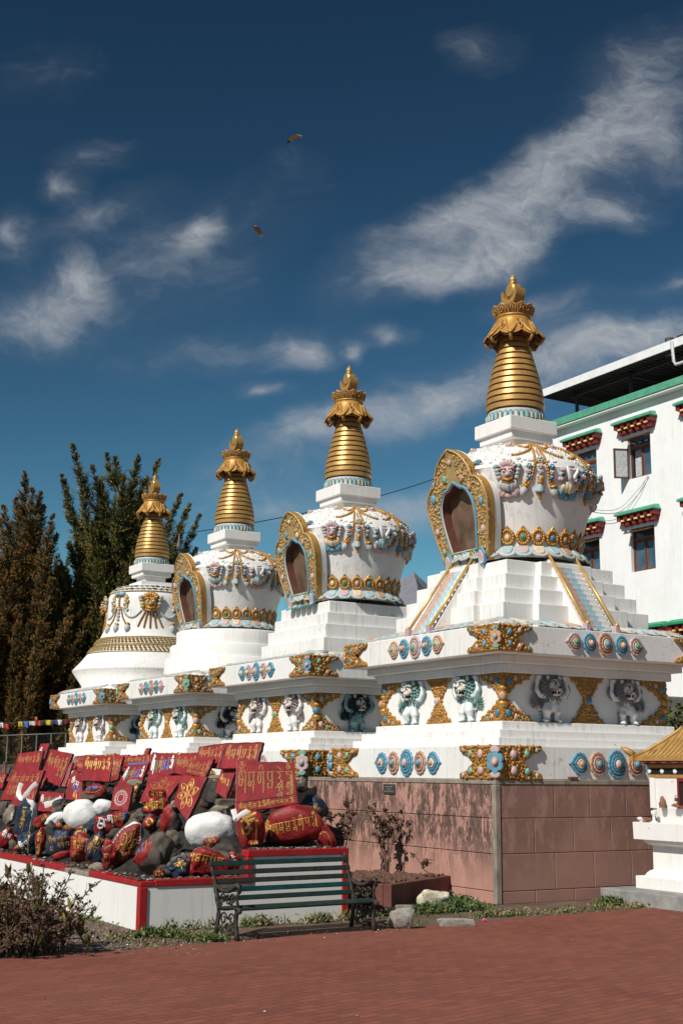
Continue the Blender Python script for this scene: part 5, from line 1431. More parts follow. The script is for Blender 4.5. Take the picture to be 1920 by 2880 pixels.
for i in range(380):
    u = rr.random()
    if u < .6: x, y, z = XL + rr.uniform(.02, .3), YF + .1 + 9 * rr.random() ** 1.5, .53
    elif u < .75: x, y, z = rr.uniform(XL, XP), YF + rr.uniform(.05, .25), .535
    else: x, y, z = rr.uniform(XP + .1, XR), YF + rr.uniform(.04, .3), .825
    r = rr.uniform(.008, .03)
    b.add([(x + p.x * r * (1.2 + .3 * MN.noise(p + Vector((i, 0, 0)))), y + p.y * r, z + p.z * r * .55) for p in ico_lo], ico_lf, rr.choice((ROCKA, ROCKC if i % 3 == 0 else ROCKB, GRANITE if i % 4 == 0 else ROCKA, ROCKB)), True)
tag(b.build('gravel', None), 'small loose pebbles lying along the red rim of the planter', 'gravel', kind='stuff')

# white scarves
def scarf(label, pts, wd, droop=0):
    b = MB(); c = smooth(pts, 8); L, C, R = [], [], []
    for i, p in enumerate(c):
        tn = (c[min(i + 1, len(c) - 1)] - c[max(0, i - 1)]).normalized(); sd = tn.cross(-(p - CAMP).normalized()).normalized(); nn = -(p - CAMP).normalized()
        w = wd * (1 + .1 * sin(i * .5)); L.append(p + sd * w); C.append(p + nn * .012 + sd * w * .15); R.append(p - sd * w)
    n = len(c); B = [p + (p - CAMP).normalized() * .012 for p in L + C + R]
    q = [(i, i + 1, n + i + 1, n + i) for i in range(n - 1)] + [(n + i, n + i + 1, 2 * n + i + 1, 2 * n + i) for i in range(n - 1)]
    b.add(L + C + R + B, q + [tuple(j + 3 * n for j in f) for f in q], CLOTH, True)
    return tag(b.build('scarf', None), label, 'scarf', 'white offering scarves')
def cpt(crop, pts, lift): return [hit(*crop(*p), lift) for p in pts]
def plane_pts(crop, pts, anchor, lift, face=(-.92, -.38), tilt=20):
    A0 = hit(*crop(*anchor), lift); f = Vector((face[0], face[1], 0)).normalized(); n = (f * cos(radians(tilt)) + UP * sin(radians(tilt))).normalized(); A0 = A0 + n * .03
    return [CAMP + ray(*crop(*p)) * ((A0 - CAMP).dot(n) / ray(*crop(*p)).dot(n)) for p in pts]
scarf('white scarf hung in a loop over a red slab', plane_pts(CA, [(325, 640), (290, 720), (280, 800), (300, 850), (340, 858), (390, 810), (460, 715), (545, 640)], (310, 985), .1), .04)
scarf('white scarf end lying across blue lettering', plane_pts(CA, [(655, 965), (760, 935), (850, 900), (915, 865)], (720, 1060), .12), .045)
scarf('crumpled white scarf knotted beside the big golden letter', plane_pts(CC, [(575, 705), (590, 760), (600, 790), (640, 760), (710, 722)], (640, 800), .3, (-.45, -.89), 14), .03)

# ------------------------------------------------------------------ bench
IRON = paint('old_cast_iron', (.045, .036, .028), .6, .35, 20, metal=.2, dirt=.5, dirtcol=(.10, .07, .045), bmp=.2, bscale=60)
SLG = [paint('slat_green', (.012, .033, .027), .5, .35, 12, dirt=.6, dirtcol=(.055, .038, .028)), paint('slat_brown_green', (.024, .027, .021), .55, .4, 9, dirt=.7, dirtcol=(.06, .032, .026)), paint('slat_teal', (.007, .052, .05), .45, .3, 12, dirt=.3, dirtcol=(.05, .04, .03))]
P0, P1 = atZ(545 * 1.2245, 2163 * 1.2245, 0), atZ(860 * 1.2245, 2139 * 1.2245, 0)
t = thing('park_bench', P0, 'dark green slatted bench with scrolled cast iron ends in front of the planter', 'bench', rz=atan2((P1 - P0).y, (P1 - P0).x))
LB = (P1 - P0).length
BK = lambda z: .40 + .20 * max(0, z - .3) / .46 * .9
for k, z in enumerate((.735, .645, .558, .471, .386)):
    b = MB(); b.box((LB / 2, BK(z) - .012, z), (LB / 2 + .03, .011, .026), SLG[(0, 1, 1, 2, 0)[k]], Matrix.Rotation(-.36, 3, 'X')); bevel(b.build('back_slat', t), .005, 2)
for k, y in enumerate((.02, .10, .18, .26, .34)):
    b = MB(); b.box((LB / 2, y, .335 - .03 * y / .34 + (-.012 if k == 0 else 0)), (LB / 2 + .04, .033, .011), SLG[(0, 1, 0, 1, 1)[k]], Matrix.Rotation(.5 if k == 0 else 0, 3, 'X')); bevel(b.build('seat_slat', t), .005, 2)
for x in (.0, LB):
    b = MB(); Q = lambda y, z, dx=0: (x + dx, y, z)
    b.tube([Q(.44, 0), Q(.42, .12), Q(.395, .24), Q(.41, .34), Q(.475, .52), Q(.56, .70), Q(.585, .775), Q(.575, .80)], [.026, .024, .024, .026, .024, .022, .024, .02], IRON, 8)
    b.tube([Q(.0, 0), Q(.015, .08), Q(.035, .18), Q(.03, .27), Q(.0, .31)], [.028, .024, .022, .024, .028], IRON, 8)
    b.tube([Q(-.02, .315), Q(.1, .322), Q(.25, .30), Q(.40, .295)], .02, IRON, 8)
    b.ell(Q(-.03, .30), (.03, .03, .035), IRON, 8)
    b.build('end_frame', t)
    b = MB()
    b.tube([Q(.47, .52), Q(.40, .50), Q(.30, .475), Q(.18, .485), Q(.08, .53), Q(.02, .555), Q(-.02, .545), Q(-.035, .515), Q(-.02, .485), Q(.01, .49)], [.022, .022, .022, .024, .026, .028, .026, .024, .02, .016], IRON, 8)
    b.tube([Q(-.01, .49), Q(.025, .44), Q(.02, .38), Q(-.01, .33)], .017, IRON, 7)
    for cy, cz, r0 in ((.11, .41, .055), (.21, .39, .06), (.31, .40, .055), (.36, .345, .035), (.14, .35, .03)):
        b.tube([Q(cy + cos(a) * r0 * (1 - a / 11), cz + sin(a) * r0 * (1 - a / 11)) for a in np.linspace(0, 7.5, 16)], .011, IRON, 5)
    b.build('armrest', t)
    b = MB()
    for cy, cz, r0, s in ((.12, .2, .07, 1), (.29, .2, .07, -1), (.2, .11, .055, 1), (.1, .08, .045, -1), (.33, .08, .045, 1)):
        b.tube([Q(cy + s * cos(a) * r0 * (1 - a / 11), cz + sin(a) * r0 * (1 - a / 11)) for a in np.linspace(0, 7.5, 16)], .011, IRON, 5)
    b.tube([Q(.02, .12), Q(.2, .04), Q(.42, .12)], .012, IRON, 6)
    b.build('scroll_bracket', t)

# ------------------------------------------------------------------ brick flower box with rose stems, rocks
FBOX = paint('dark_red_plaster', (.15, .052, .042), .8, .25, 6, dirt=.5)
EARTH = paint('garden_earth', (.12, .065, .045), .95, .5, 18, bmp=.8)
C0 = atZ(1100, 2556, 0); CE = atZ(1273, 2524, 0); BROT = atan2((CE - C0).y, (CE - C0).x)
t = thing('flower_box', C0, 'dark red brick flower box of bare earth against the pink wall', 'planter box', rz=BROT)
b = MB(); x1, y1 = (CE - C0).length, 1.5
b.bb(0, x1, 0, .12, -.05, .30, FBOX); b.bb(0, .12, .12, y1, -.05, .299, FBOX); b.bb(x1 - .1, x1, .12, .5, -.05, .2985, FBOX); bevel(b.build('wall', t), .012)
b = MB(); n = 30; rr = random.Random(5)
vs = [(.12 + (x1 - .12) * i / n, .12 + (y1 - .12) * j / n, .24 + rr.uniform(0, .09)) for i in range(n + 1) for j in range(n + 1)]
b.add(vs, [(i * (n + 1) + j, (i + 1) * (n + 1) + j, (i + 1) * (n + 1) + j + 1, i * (n + 1) + j + 1) for i in range(n) for j in range(n)], EARTH, False); b.build('soil', t, recalc=False)

LEAFR = paint('reddish_rose_leaf', (.10, .045, .03), .5, .5, 9)
LEAFG = paint('weed_leaf', (.075, .105, .025), .55, .4, 9)
LEAFD = paint('shrub_leaf', (.085, .075, .022), .4, .45, 9)
LEAFY = paint('yellowing_leaf', (.22, .19, .03), .5, .3, 9)
TWIG = paint('brown_twig', (.13, .085, .055), .8, .35, 20)
def leaf(b, p, d, L, w, mat, rd):
    d = d.normalized(); s = d.cross(Vector((rd.uniform(-1, 1), rd.uniform(-1, 1), rd.uniform(-1, 1)))).normalized(); n = d.cross(s)
    m1 = p + d * L * .4
    b.add([p, m1 + s * w, p + d * L - n * L * .15, m1 - s * w, m1 + n * w * .45], [(0, 1, 4), (1, 2, 4), (2, 3, 4), (3, 0, 4)], mat)
def bush(name, loc, label, cat, stems, leafmats, group=None, seed=1, leafsz=(.05, .09), dens=1.0, start=.45):
    rd = random.Random(seed); t = thing(name, loc, label, cat, group); sb, lb = MB(), MB()
    for (dx, dy, h, bend) in stems:
        pts = [Vector((dx * k + rd.uniform(-.02, .02) + bend * k * k, dy * k + rd.uniform(-.02, .02), h * k)) for k in (0, .25, .5, .75, 1)]
        pts[0] = Vector((dx * .05, dy * .05, -.03)); c = smooth(pts, 3)
        sb.tube(c, [max(.004, .013 * (1 - .6 * i / len(c))) for i in range(len(c))], TWIG, 5)
        for i in range(int(4 + 7 * h)):
            k = rd.uniform(start, 1); q = c[min(len(c) - 1, int(k * len(c)))]
            e = q + Vector((rd.uniform(-1, 1), rd.uniform(-1, 1), rd.uniform(.2, 1))).normalized() * rd.uniform(.07, .2)
            sb.tube([q, q.lerp(e, .5) + Vector((0, 0, .02)), e], .0045, TWIG, 4)
            for j in range(int(rd.randint(4, 8) * dens)):
                a = q.lerp(e, rd.uniform(.3, 1)); leaf(lb, a, Vector((rd.uniform(-1, 1), rd.uniform(-1, 1), rd.uniform(-.6, .9))), rd.uniform(*leafsz), rd.uniform(*leafsz) * .3, rd.choice(leafmats), rd)
    sb.build('stems', t); lb.build('leaves', t, recalc=False); return t
for k, (px, py, h, lab) in enumerate(((850, 2385 + 20, .62, 'leafy rose bush with dark red leaves beside the planter end'), (905, 2430, .85, 'tall rose bush with two long bare stems in the flower box'), (960, 2440, .9, 'rose bush with stems crossing in the middle of the flower box'), (1090, 2430, .85, 'rose bush with a dense reddish crown at the front of the flower box'), (1140, 2440, .38, 'low young rose shoot next to the dense rose bush'), (1215, 2470, .28, 'smallest rose shoot, close to the wall'))):
    P = atZ(px + (0 if k else 10), 2450 if k < 4 else py, .3)
    rd = random.Random(k + 3); n = (4, 3, 3, 5, 2, 1)[k]
    bush('rose_bush', P, lab, 'rose bush', [(rd.uniform(-.25, .25), rd.uniform(-.2, .2), h * rd.uniform(.8, 1.05), rd.uniform(-.1, .1)) for _ in range(n)], [LEAFR, LEAFR, LEAFR, LEAFG if k == 4 else TWIG], 'rose bushes in the flower box', k + 1, (.04, .08), 1.5, .45)

def rock(label, px, py, rx, ry, mat, boxy=.35, seed=1, name='rock', lift=.5, cat='rock', dz=.8, rough=.14):
    P = atZ(px, py + ry * .9, 0); dep = (P - CAMP).dot(cf); k = dep / FPX; P = P + UP * ry * k * .75
    o = stone(label, lambda u, v: (u, v), px, py, rx, ry, 0, mat, boxy=boxy, P=P, seed=seed, name=name, cat=cat, group=None, dz=dz, rough=rough); return o
CHUNK = rockmat('chipped_cream_plaster', (.40, .33, .22), (.66, .62, .5), 12)
rock('grey granite block standing at the end of the bench', 1130, 2583, 38, 34, GRANITE, .4, 11)
rock('grey slab of rock lying just behind the granite block', 1140, 2553, 30, 10, GRANITE, .4, 5)
rock('long low granite kerb stone half sunk in the weeds', 1282, 2594, 52, 14, GRANITE, .45, 8)
rock('broken cream painted plaster lump in the weeds below the flower box', 1222, 2528, 42, 26, CHUNK, .3, 17, 'plaster_lump', cat='rubble lump', rough=.25)
o = rock('small crushed drink can by the foot of the pink wall', 1333, 2533, 9, 6, paint('can_white', (.6, .62, .68), .3, .4, 40, metal=.5), .4, 3, 'drink_can', cat='can')
o = rock('small bright pink flower head dropped on the grass edge', 1361, 2588, 6, 6, paint('bright_pink', (.7, .08, .25), .5), .0, 4, 'fallen_flower', cat='flower', rough=.35)
b = MB(); rr = random.Random(8)
for i in range(58):      # crumbs and fallen petals scattered on the paving
    u = rr.uniform(0, 1); p = P0.lerp(P1, rr.uniform(-.1, 1.2)) + Vector((rr.uniform(-.3, .3), rr.uniform(-.3, .5), .014)) if i < 50 else atZ(rr.uniform(100, 1900), rr.uniform(2560, 2860), .014)
    r = rr.uniform(.004, .010); b.ell(p, (r * 1.5, r, r * .6), rr.choice((CONC, TWIG, GRANITE, CHALK)), 6)
tag(b.build('litter', None), 'tiny crumbs and petals scattered over the paving', 'litter', kind='stuff')

# weeds along the walls
WG1 = paint('grass_green', (.055, .10, .02), .6, .4, 5); WG2 = paint('grass_olive', (.13, .135, .045), .65, .4, 5); WG3 = paint('grass_dry', (.27, .215, .11), .8, .3, 5)
b = MB(); rr = random.Random(14)
def weeds(a, c, n, spread, hmax, mats, broad=.5):
    for i in range(int(n * .75)):
        p = Vector(a).lerp(Vector(c), rr.random()); r = abs(rr.gauss(0, spread)); an = rr.uniform(0, 6.28)
        p = p + Vector((cos(an) * r, sin(an) * r, 0)); h = hmax * rr.uniform(.3, 1) * math.exp(-(r / (spread * 2.2)) ** 2)
        if p.y > -2.88 and -7.6 < p.x < -4.88: continue
        if MN.noise(p * 2.3) < -.05 and rr.random() < .85: continue
        if rr.random() < broad:
            d = Vector((rr.uniform(-1, 1), rr.uniform(-1, 1), rr.uniform(.1, 1.0))); leaf(b, p + UP * h * rr.random() * .8, d, rr.uniform(.03, .07), rr.uniform(.010, .02), rr.choice(mats), rr)
        else:
            d = Vector((rr.uniform(-.5, .5), rr.uniform(-.5, .5), 1)).normalized(); s = d.cross(Vector((rr.uniform(-1, 1), rr.uniform(-1, 1), 0))).normalized() * .005
            b.add([p - s, p + s, p + d * h * .6 + s * .8, p + d * h * 1.15 + Vector((d.x, d.y, -.3)) * h * .3], [(0, 1, 2), (0, 2, 3)], rr.choice(mats))
G_ = lambda x, y: atZ(x * 1.2245, y * 1.2245, 0)
weeds(G_(325, 2150), G_(490, 2163), 2600, .13, .12, [WG1, WG1, WG2], .8)
weeds(G_(205, 2105), G_(285, 2130), 1100, .16, .10, [WG1, WG2], .8); weeds(G_(150, 2085), G_(170, 2090), 600, .16, .12, [WG1, WG1, WG2], .8)
weeds(Vector((-7.3, -2.95, 0)), Vector((-4.8, -2.95, 0)), 2600, .06, .16, [WG2, WG1, WG3], .55)
weeds(G_(690, 2108), G_(790, 2100), 900, .1, .22, [WG2, WG2, WG1, WG3], .6)
weeds(G_(475, 2128), G_(500, 2128), 350, .06, .3, [WG1, WG2], .6)
weeds(G_(955, 2100), G_(1085, 2085), 3800, .22, .13, [WG1, WG1, WG2, LEAFG], .85); weeds(G_(1000, 2070), G_(1080, 2082), 900, .14, .18, [WG1, WG1], .85)
weeds(G_(1090, 2108), G_(1470, 2083), 3000, .13, .09, [WG1, WG2, WG3, WG3], .5); weeds(G_(1380, 2078), G_(1420, 2080), 700, .1, .14, [WG1, WG2], .7)
weeds(G_(870, 2105), G_(960, 2130), 600, .12, .12, [WG1, WG2], .7)
weeds(G_(250, 2150), G_(340, 2175), 700, .2, .05, [WG3, WG2], .3)
tag(b.build('grass', None, recalc=False), 'patchy weeds and grass along the foot of the walls', 'grass', kind='stuff')
b = MB()
for i in range(2600):     # fine gravel on the strip left of the planter
    p = G_(rr.uniform(40, 480), rr.uniform(2080, 2195)); r = rr.uniform(.006, .018)
    if p.y > -2.9 and p.x > -7.55: continue
    b.add([p + Vector((q.x * r, q.y * r, q.z * r * .6)) for q in ico_lo], ico_lf, rr.choice((CONC, ROCKC, ROCKA, CHALK if i % 7 == 0 else ROCKC, FBOX)), True)
tag(b.build('gravel_strip', None), 'pinkish grey gravel strewn between planter and paving', 'gravel', kind='stuff')

# dry shrub in the near corner
SH = G_(45, 2192); rd = random.Random(6)
t = thing('shrub', SH, 'dry tangled shrub with a few large leathery leaves in the near corner', 'shrub'); sb, lb = MB(), MB()
DRYL = paint('dry_leaf', (.17, .075, .052), .8, .5, 14)
for i in range(150):
    a = rd.uniform(0, 6.28); r = rd.uniform(.1, .62); h = rd.uniform(.2, .78) * (1.1 - r * .6); x0, y0 = rd.uniform(-.5, .35), rd.uniform(-.2, .3)
    p = [Vector((x0, y0, -.02)), Vector((x0 + cos(a) * r * .4, y0 + sin(a) * r * .3, h * .55)), Vector((x0 + cos(a) * r * .8, y0 + sin(a) * r * .6, h * .9)), Vector((x0 + cos(a) * r, y0 + sin(a) * r * .8, h * rd.uniform(.6, 1.1)))]
    c = smooth(p, 4); sb.tube(c, [.007 * (1 - .75 * k / len(c)) + .0015 for k in range(len(c))], TWIG, 4)
    for k in range(16):
        q = c[rd.randint(3, len(c) - 1)]; e = q + Vector((rd.uniform(-1, 1), rd.uniform(-1, 1), rd.uniform(-.2, 1))) * rd.uniform(.03, .13)
        sb.tube([q, q.lerp(e, .5) + Vector((rd.uniform(-.02, .02),) * 3), e], .0022, TWIG, 3, cap=False)
        if k % 2 == 0:
            for _ in range(3): leaf(lb, q.lerp(e, rd.random()), Vector((rd.uniform(-1, 1), rd.uniform(-1, 1), rd.uniform(-1, 1))), rd.uniform(.03, .058), .013, rd.choice((DRYL, DRYL, DRYL, LEAFD, LEAFD, LEAFY if k == 0 else LEAFD)), rd)
def big_leaves(tip, base, n, s):
    c = smooth([base, base.lerp(tip, .5) + Vector((rd.uniform(-.06, .06), 0, .05)), tip], 5); sb.tube(c, .006, TWIG, 5)
    for k in range(n):
        a = 2 * pi * k / n + rd.random(); d = Vector((cos(a) * .6, sin(a) * .6, rd.uniform(.5, 1.4))).normalized(); L = s * rd.uniform(.8, 1.15); sd = d.cross(UP).normalized(); nn = sd.cross(d)
        P_ = [tip + d * L * u + nn * L * .25 * u * u for u in (0, .35, .7, 1)]; w = L * .2
        lb.add([P_[0], P_[1] + sd * w + nn * w * .4, P_[2] + sd * w * .8 + nn * w * .4, P_[3], P_[2] - sd * w * .8 + nn * w * .4, P_[1] - sd * w + nn * w * .4, P_[1], P_[2]], [(0, 1, 6), (1, 2, 7, 6), (2, 3, 7), (0, 6, 5), (6, 7, 4, 5), (7, 3, 4)], rd.choice((LEAFD, LEAFD, LEAFG, LEAFY)) if s < .13 else LEAFD, True)
for (px, py, s, n) in ((20, 2020, .13, 5), (70, 2010, .11, 3), (92, 2062, .12, 3), (10, 2060, .13, 4), (173, 2092, .11, 2), (200, 2155, .15, 4), (215, 2185, .12, 4), (60, 2110, .1, 3), (120, 2120, .09, 3), (160, 2120, .1, 4), (30, 2140, .1, 4), (100, 2180, .12, 5), (155, 2198, .12, 5), (10, 2190, .1, 4)):
    T = atD(px * 1.2245 * .93, py * 1.2245, SH.dot(FW) - CAMP.dot(FW) + rd.uniform(-.25, .15)); T.z = max(T.z, .05)
    big_leaves(T - SH, Vector((rd.uniform(-.35, .35), rd.uniform(-.15, .2), -.02)), n, s * 1.15)
sb.build('stems', t, recalc=False); lb.build('leaves', t, recalc=False)

# ------------------------------------------------------------------ small shrine on the right
SLABM = paint('stained_grey_concrete', (.27, .265, .25), .8, .3, 4, dirt=.7, dirtcol=(.12, .15, .16), bmp=.3)
S0 = atZ(1687, 2535, 0); ST = .185
b = MB(); b.bb(0, 2.4, -2.6, 0, -.05, ST, SLABM); o = bevel(b.build('stone_platform', None, loc=S0), .012)
tag(o, 'low stained concrete platform under the small gold-roofed shrine', 'platform')
B0 = atZ(1786.5, 2498, ST); W_ = .66
t = thing('shrine', (B0.x + W_, B0.y - W_, ST), 'small white shrine with gold roof and red window at the paving edge', 'shrine')
GROOF = paint('gold_roof_paint', (.40, .235, .075), .48, .18, 9, metal=.15, dirt=.4, dirtcol=(.2, .11, .04))
BLACK = paint('black_paint', (.012, .011, .01), .5)
REDP = paint('dark_red_woodwork', (.16, .018, .014), .5, .2, 9)
def sq(b, rows, mat):       # square lathe: (inset, height)
    for (i0, z0), (i1, z1) in zip(rows, rows[1:]): b.frustum(W_ - i0, z0, W_ - i1, z1, mat)
b = MB(); sq(b, [(0, 0), (0, .17)], WHITE2); bevel(b.build('base', t), .01)
b = MB(); sq(b, [(.09, .168), (.10, .19), (.115, .215), (.14, .24), (.172, .255)], WHITE2); sq(b, [(.175, .25), (.175, .60)], WHITE2); b.build('shaft', t)
b = MB(); sq(b, [(.17, .575), (.10, .61), (.075, .655), (.07, .66)], WHITE2); sq(b, [(-.005, .655), (-.01, .885)], WHITE2); bevel(b.build('cornice', t), .008)
b = MB(); sq(b, [(.235, .88), (.185, 1.08)], WHITE); b.build('lotus_basin', t)
b = MB(); sq(b, [(.19, 1.078), (.175, 1.49)], WHITE2); 
b.bb(-W_ + .165, -W_ + .25, W_ - .27, W_ - .168, 1.079, 1.489, WHITE2); b.bb(-W_ + .165, -W_ + .25, -W_ + .168, -W_ + .27, 1.079, 1.489, WHITE2); b.build('body', t)
b = MB(); sq(b, [(.165, 1.487), (.165, 1.53)], GROOF); sq(b, [(.16, 1.62), (.14, 1.665)], GROOF); b.build('gold_moulding', t)
b = MB(); sq(b, [(.168, 1.528), (.168, 1.622)], BLACK); o = b.build('black_frieze', t)
for k in range(5):
    for face in 'LR':
        x = -.49 + .245 * k; b = MB(); R_ = Matrix.Rotation(pi / 2, 3, 'Y') if face == 'L' else Matrix.Rotation(pi / 2, 3, 'X')
        b.ell((-W_ + .166, x, 1.575) if face == 'L' else (x, -W_ + .166, 1.575), (.036, .036, .014), CHALK, 16, R_); b.build('white_disc', o)
b = MB(); sq(b, [(.14, 1.66), (.05, 1.73)], REDP)
for k in range(6):
    x = -.5 + .2 * k; b.box((-W_ + .085, x, 1.70), (.03, .05, .012), paint('rafter_pink', (.5, .13, .1), .6)); b.box((x, -W_ + .085, 1.70), (.05, .03, .012), MATS['rafter_pink'])
b.build('eaves_soffit', t)
b = MB(); rows = [(.03, 1.715), (.03, 1.765), (.17, 1.86), (.32, 1.985), (.46, 2.12), (.50, 2.17)]; sq(b, rows, GROOF)
for face in range(4):
    M4 = Matrix.Rotation(face * pi / 2, 3, 'Z')
    for k in range(-7, 8):
        x = k * .085; pts = []
        for i_, z in rows[1:]:
            if abs(x) < W_ - i_: pts.append(M4 @ Vector((x, -(W_ - i_), z + .008)))
        if len(pts) > 1: b.tube(pts, .014, GROOF, 5)
    b.tube([M4 @ Vector((-(W_ - i_), -(W_ - i_), z + .012)) for i_, z in rows[1:]], .026, GROOF, 6)
    c = M4 @ Vector((-(W_ - .02), -(W_ - .02), 1.80)); d = M4 @ Vector((-1, -1, 0)).normalized()
    b.tube([c, c + d * .03 + UP * .02, c + d * .09 + UP * .06, c + d * .17 + UP * .10], [.045, .05, .045, .012], GROOF, 8); b.box(c + d * .01 - UP * .03, (.035, .035, .06), GROOF)
b.build('roof', t)
b = MB(); b.bb(-.15, .15, -.15, .15, 2.165, 2.26, GROOF); b.lathe([(.11, 2.26), (.16, 2.30), (.13, 2.36), (.05, 2.40), (.07, 2.46), (.02, 2.58), (0, 2.6)], GROOF, 20); b.build('finial', t)
b = MB(); X0 = -W_ + .172
for (y0, y1, z0, z1) in ((-.32, -.04, 1.44, 1.485), (-.32, -.04, 1.09, 1.13), (-.075, -.04, 1.13, 1.44), (-.32, -.285, 1.13, 1.44)): b.bb(X0 - .02, X0 + .08, y0, y1, z0, z1, REDP)
o = b.build('window_frame', t)
PANE = paint('dark_window_glass', (.02, .024, .028), .06, .3, 3, spec=.7)
b = MB(); b.bb(X0 + .004, X0 + .02, -.285, -.075, 1.13, 1.44, PANE); b.build('window_pane', o)
b = MB(); b.box((X0 - .035, -.03, 1.20), (.012, .02, .022), paint('steel', (.4, .4, .4), .3, metal=.9)); b.tube([(X0 - .035, -.015, 1.22), (X0 - .035, -.015, 1.26), (X0 - .035, -.045, 1.26), (X0 - .035, -.045, 1.22)], .005, MATS['steel'], 5); b.build('padlock', o)
CLAY = paint('clay_offering', (.24, .115, .075), .85, .3, 30)
def offering(px, py, z, kind, label, inset):
    i_ = inset; P = Vector((B0.x + i_, 0, ST + z)); d = ray(px, py); P = CAMP + d * ((P.x - CAMP.x) / d.x); P.z = ST + z
    b = MB()
    if kind == 0: b.lathe([(.05, 0), (.045, .03), (.055, .05), (.035, .09), (.03, .13), (.015, .155), (0, .16)], CLAY, 12)
    elif kind == 1: b.lathe([(.045, 0), (.045, .02), (.02, .03), (.02, .09), (.035, .11), (.04, .15), (.03, .16), (0, .16)], CHALK, 14)
    else:
        for k in range(4): b.ell((rr.uniform(-.04, .04), rr.uniform(-.06, .06), .015 + .012 * k), (.045, .05, .018), CLAY if kind == 2 else CHALK, 8)
    tag(b.build('offering', None, loc=P), label, 'offering', 'small offerings left on the shrine ledges')
offering(1600 + 948 / 3.619, 1950 + 1185 / 3.619, 1.085, 0, 'little brown clay offering standing against the shrine wall', .13)
offering(1600 + 860 / 3.619, 1950 + 1300 / 3.619, .885, 1, 'little white cup-like offering on the shrine cornice', .10)
offering(1600 + 800 / 3.619, 1950 + 1310 / 3.619, .885, 2, 'brown broken shards lying on the shrine cornice', .08)
offering(1600 + 740 / 3.619, 1950 + 1318 / 3.619, .885, 3, 'white pebbles lying at the corner of the shrine cornice', .06)
offering(1600 + 1100 / 3.619, 1950 + 1190 / 3.619, 1.085, 2, 'flat brown shard lying under the red shrine window', .13)
b = MB(); b.box((0, 0, 0), (.075, .035, .022), FBOX); P = atY(1380 + 670 / 2.904, 1880 + 900 / 2.904, -2.2); b2 = bevel(b.build('loose_brick', None, loc=(P.x, -2.19, 1.652)), .006); tag(b2, 'single loose brick lying on the coping below the white band', 'brick')

# ------------------------------------------------------------------ white house behind
XB = 18.89
t = thing('monastery_house', (0, 0, 0), 'tall white house with brown windows, bracketed green hoods and an open roof', 'house')
GRN = paint('green_band_paint', (.075, .32, .20), .6, .2, 5, dirt=.45, dirtcol=(.35, .33, .26)); GRN2 = paint('bright_green_hood', (.02, .25, .11), .5, .15, 5)
BRK = paint('maroon_brackets', (.20, .022, .02), .5, .2, 9); YEL = paint('yellow_bracket_ends', (.72, .52, .20), .6)
FRM = paint('brown_window_frame', (.10, .047, .032), .5, .25, 9); FRM2 = paint('orange_brown_sash', (.27, .085, .035), .45, .25, 9)
HG = paint('house_window_glass', (.055, .105, .15), .08, .5, 1.2, spec=.8); CURT = paint('pale_curtain', (.42, .44, .46), .9, .25, 12)
TIN = paint('white_roof_sheet', (.75, .76, .76), .45, .08, 3); DARKR = paint('dark_roof_underside', (.03, .03, .032), .7, .3, 3)
b = MB(); HZ = 14.86
wins = [(16.20, 17.34, 12.15, 13.70), (19.02, 20.22, 12.15, 13.70), (13.10, 14.25, 12.15, 13.70), (16.17, 17.37, 8.77, 10.33), (19.0, 20.2, 8.77, 10.33), (13.1, 14.25, 8.77, 10.33), (16.0, 17.2, 4.7, 6.2), (13.9, 15.1, 4.7, 6.2)]
ys = sorted({2.0, 21.5} | {w[0] for w in wins} | {w[1] for w in wins}); zs = sorted({0.0, HZ} | {w[2] for w in wins} | {w[3] for w in wins})
for a, c in zip(ys, ys[1:]):
    for z0, z1 in zip(zs, zs[1:]):
        m_ = ((a + c) / 2, (z0 + z1) / 2)
        if any(w[0] < m_[0] < w[1] and w[2] < m_[1] < w[3] for w in wins): continue
        b.add([(XB, a, z0), (XB, c, z0), (XB, c, z1), (XB, a, z1)], [(0, 1, 2, 3)], BWHITE)
for (y0, y1, z0, z1) in wins:
    D_ = .22
    for q in (((y0, z0), (y1, z0)), ((y1, z0), (y1, z1)), ((y1, z1), (y0, z1)), ((y0, z1), (y0, z0))):
        b.add([(XB, *q[0]), (XB, *q[1]), (XB + D_, *q[1]), (XB + D_, *q[0])], [(0, 1, 2, 3)], BWHITE)
b.bb(XB + .6, 32, 2.0, 21.49, 0, HZ - .01, BWHITE); b.add([(XB, 21.5, 0), (XB + .7, 21.5, 0), (XB + .7, 21.5, HZ), (XB, 21.5, HZ)], [(0, 1, 2, 3)], BWHITE); b.build('wall', t)
b = MB(); b.bb(XB - .30, 32, 1.7, 21.35, HZ - .02, HZ + .05, BWHITE); b.bb(XB - .34, XB + .1, 1.7, 21.4, HZ + .05, HZ + .33, GRN); b.bb(XB + .1, 32, 21.1, 21.38, HZ + .05, HZ + .33, GRN); bevel(b.build('parapet_band', t), .02)
b = MB(); b.bb(XB - .35, XB - .3, .5, 22.0, 16.28, 16.58, TIN)
o_ = b.build('roof_fascia', t)
b = MB(); b.bb(XB - .3, 33, .5, 21.98, 16.42, 16.50, DARKR); b.bb(XB + 8, XB + 8.2, 1, 21.3, HZ, 16.42, DARKR); b.bb(XB + .5, 33, .5, .7, HZ, 16.42, DARKR)
for k in range(90): b.bb(XB - .29, XB + 9, .6 + k * .24, .66 + k * .24, 16.385, 16.419, DARKR)
b.build('roof', t)
b = MB()
for y in (20.6, 17.6, 14.6, 11.6): b.bb(XB + .5, XB + .6, y, y + .1, HZ, 16.38, DARKR); b.bb(XB + .5, XB + 8, y, y + .08, 16.2, 16.30, DARKR); b.tube([(XB + .6, y, 15.3), (XB + 3, y, 16.3)], .04, DARKR, 4)
b.bb(XB + .5, XB + .6, .6, 21, 16.2, 16.30, DARKR); b.build('roof_truss', t)
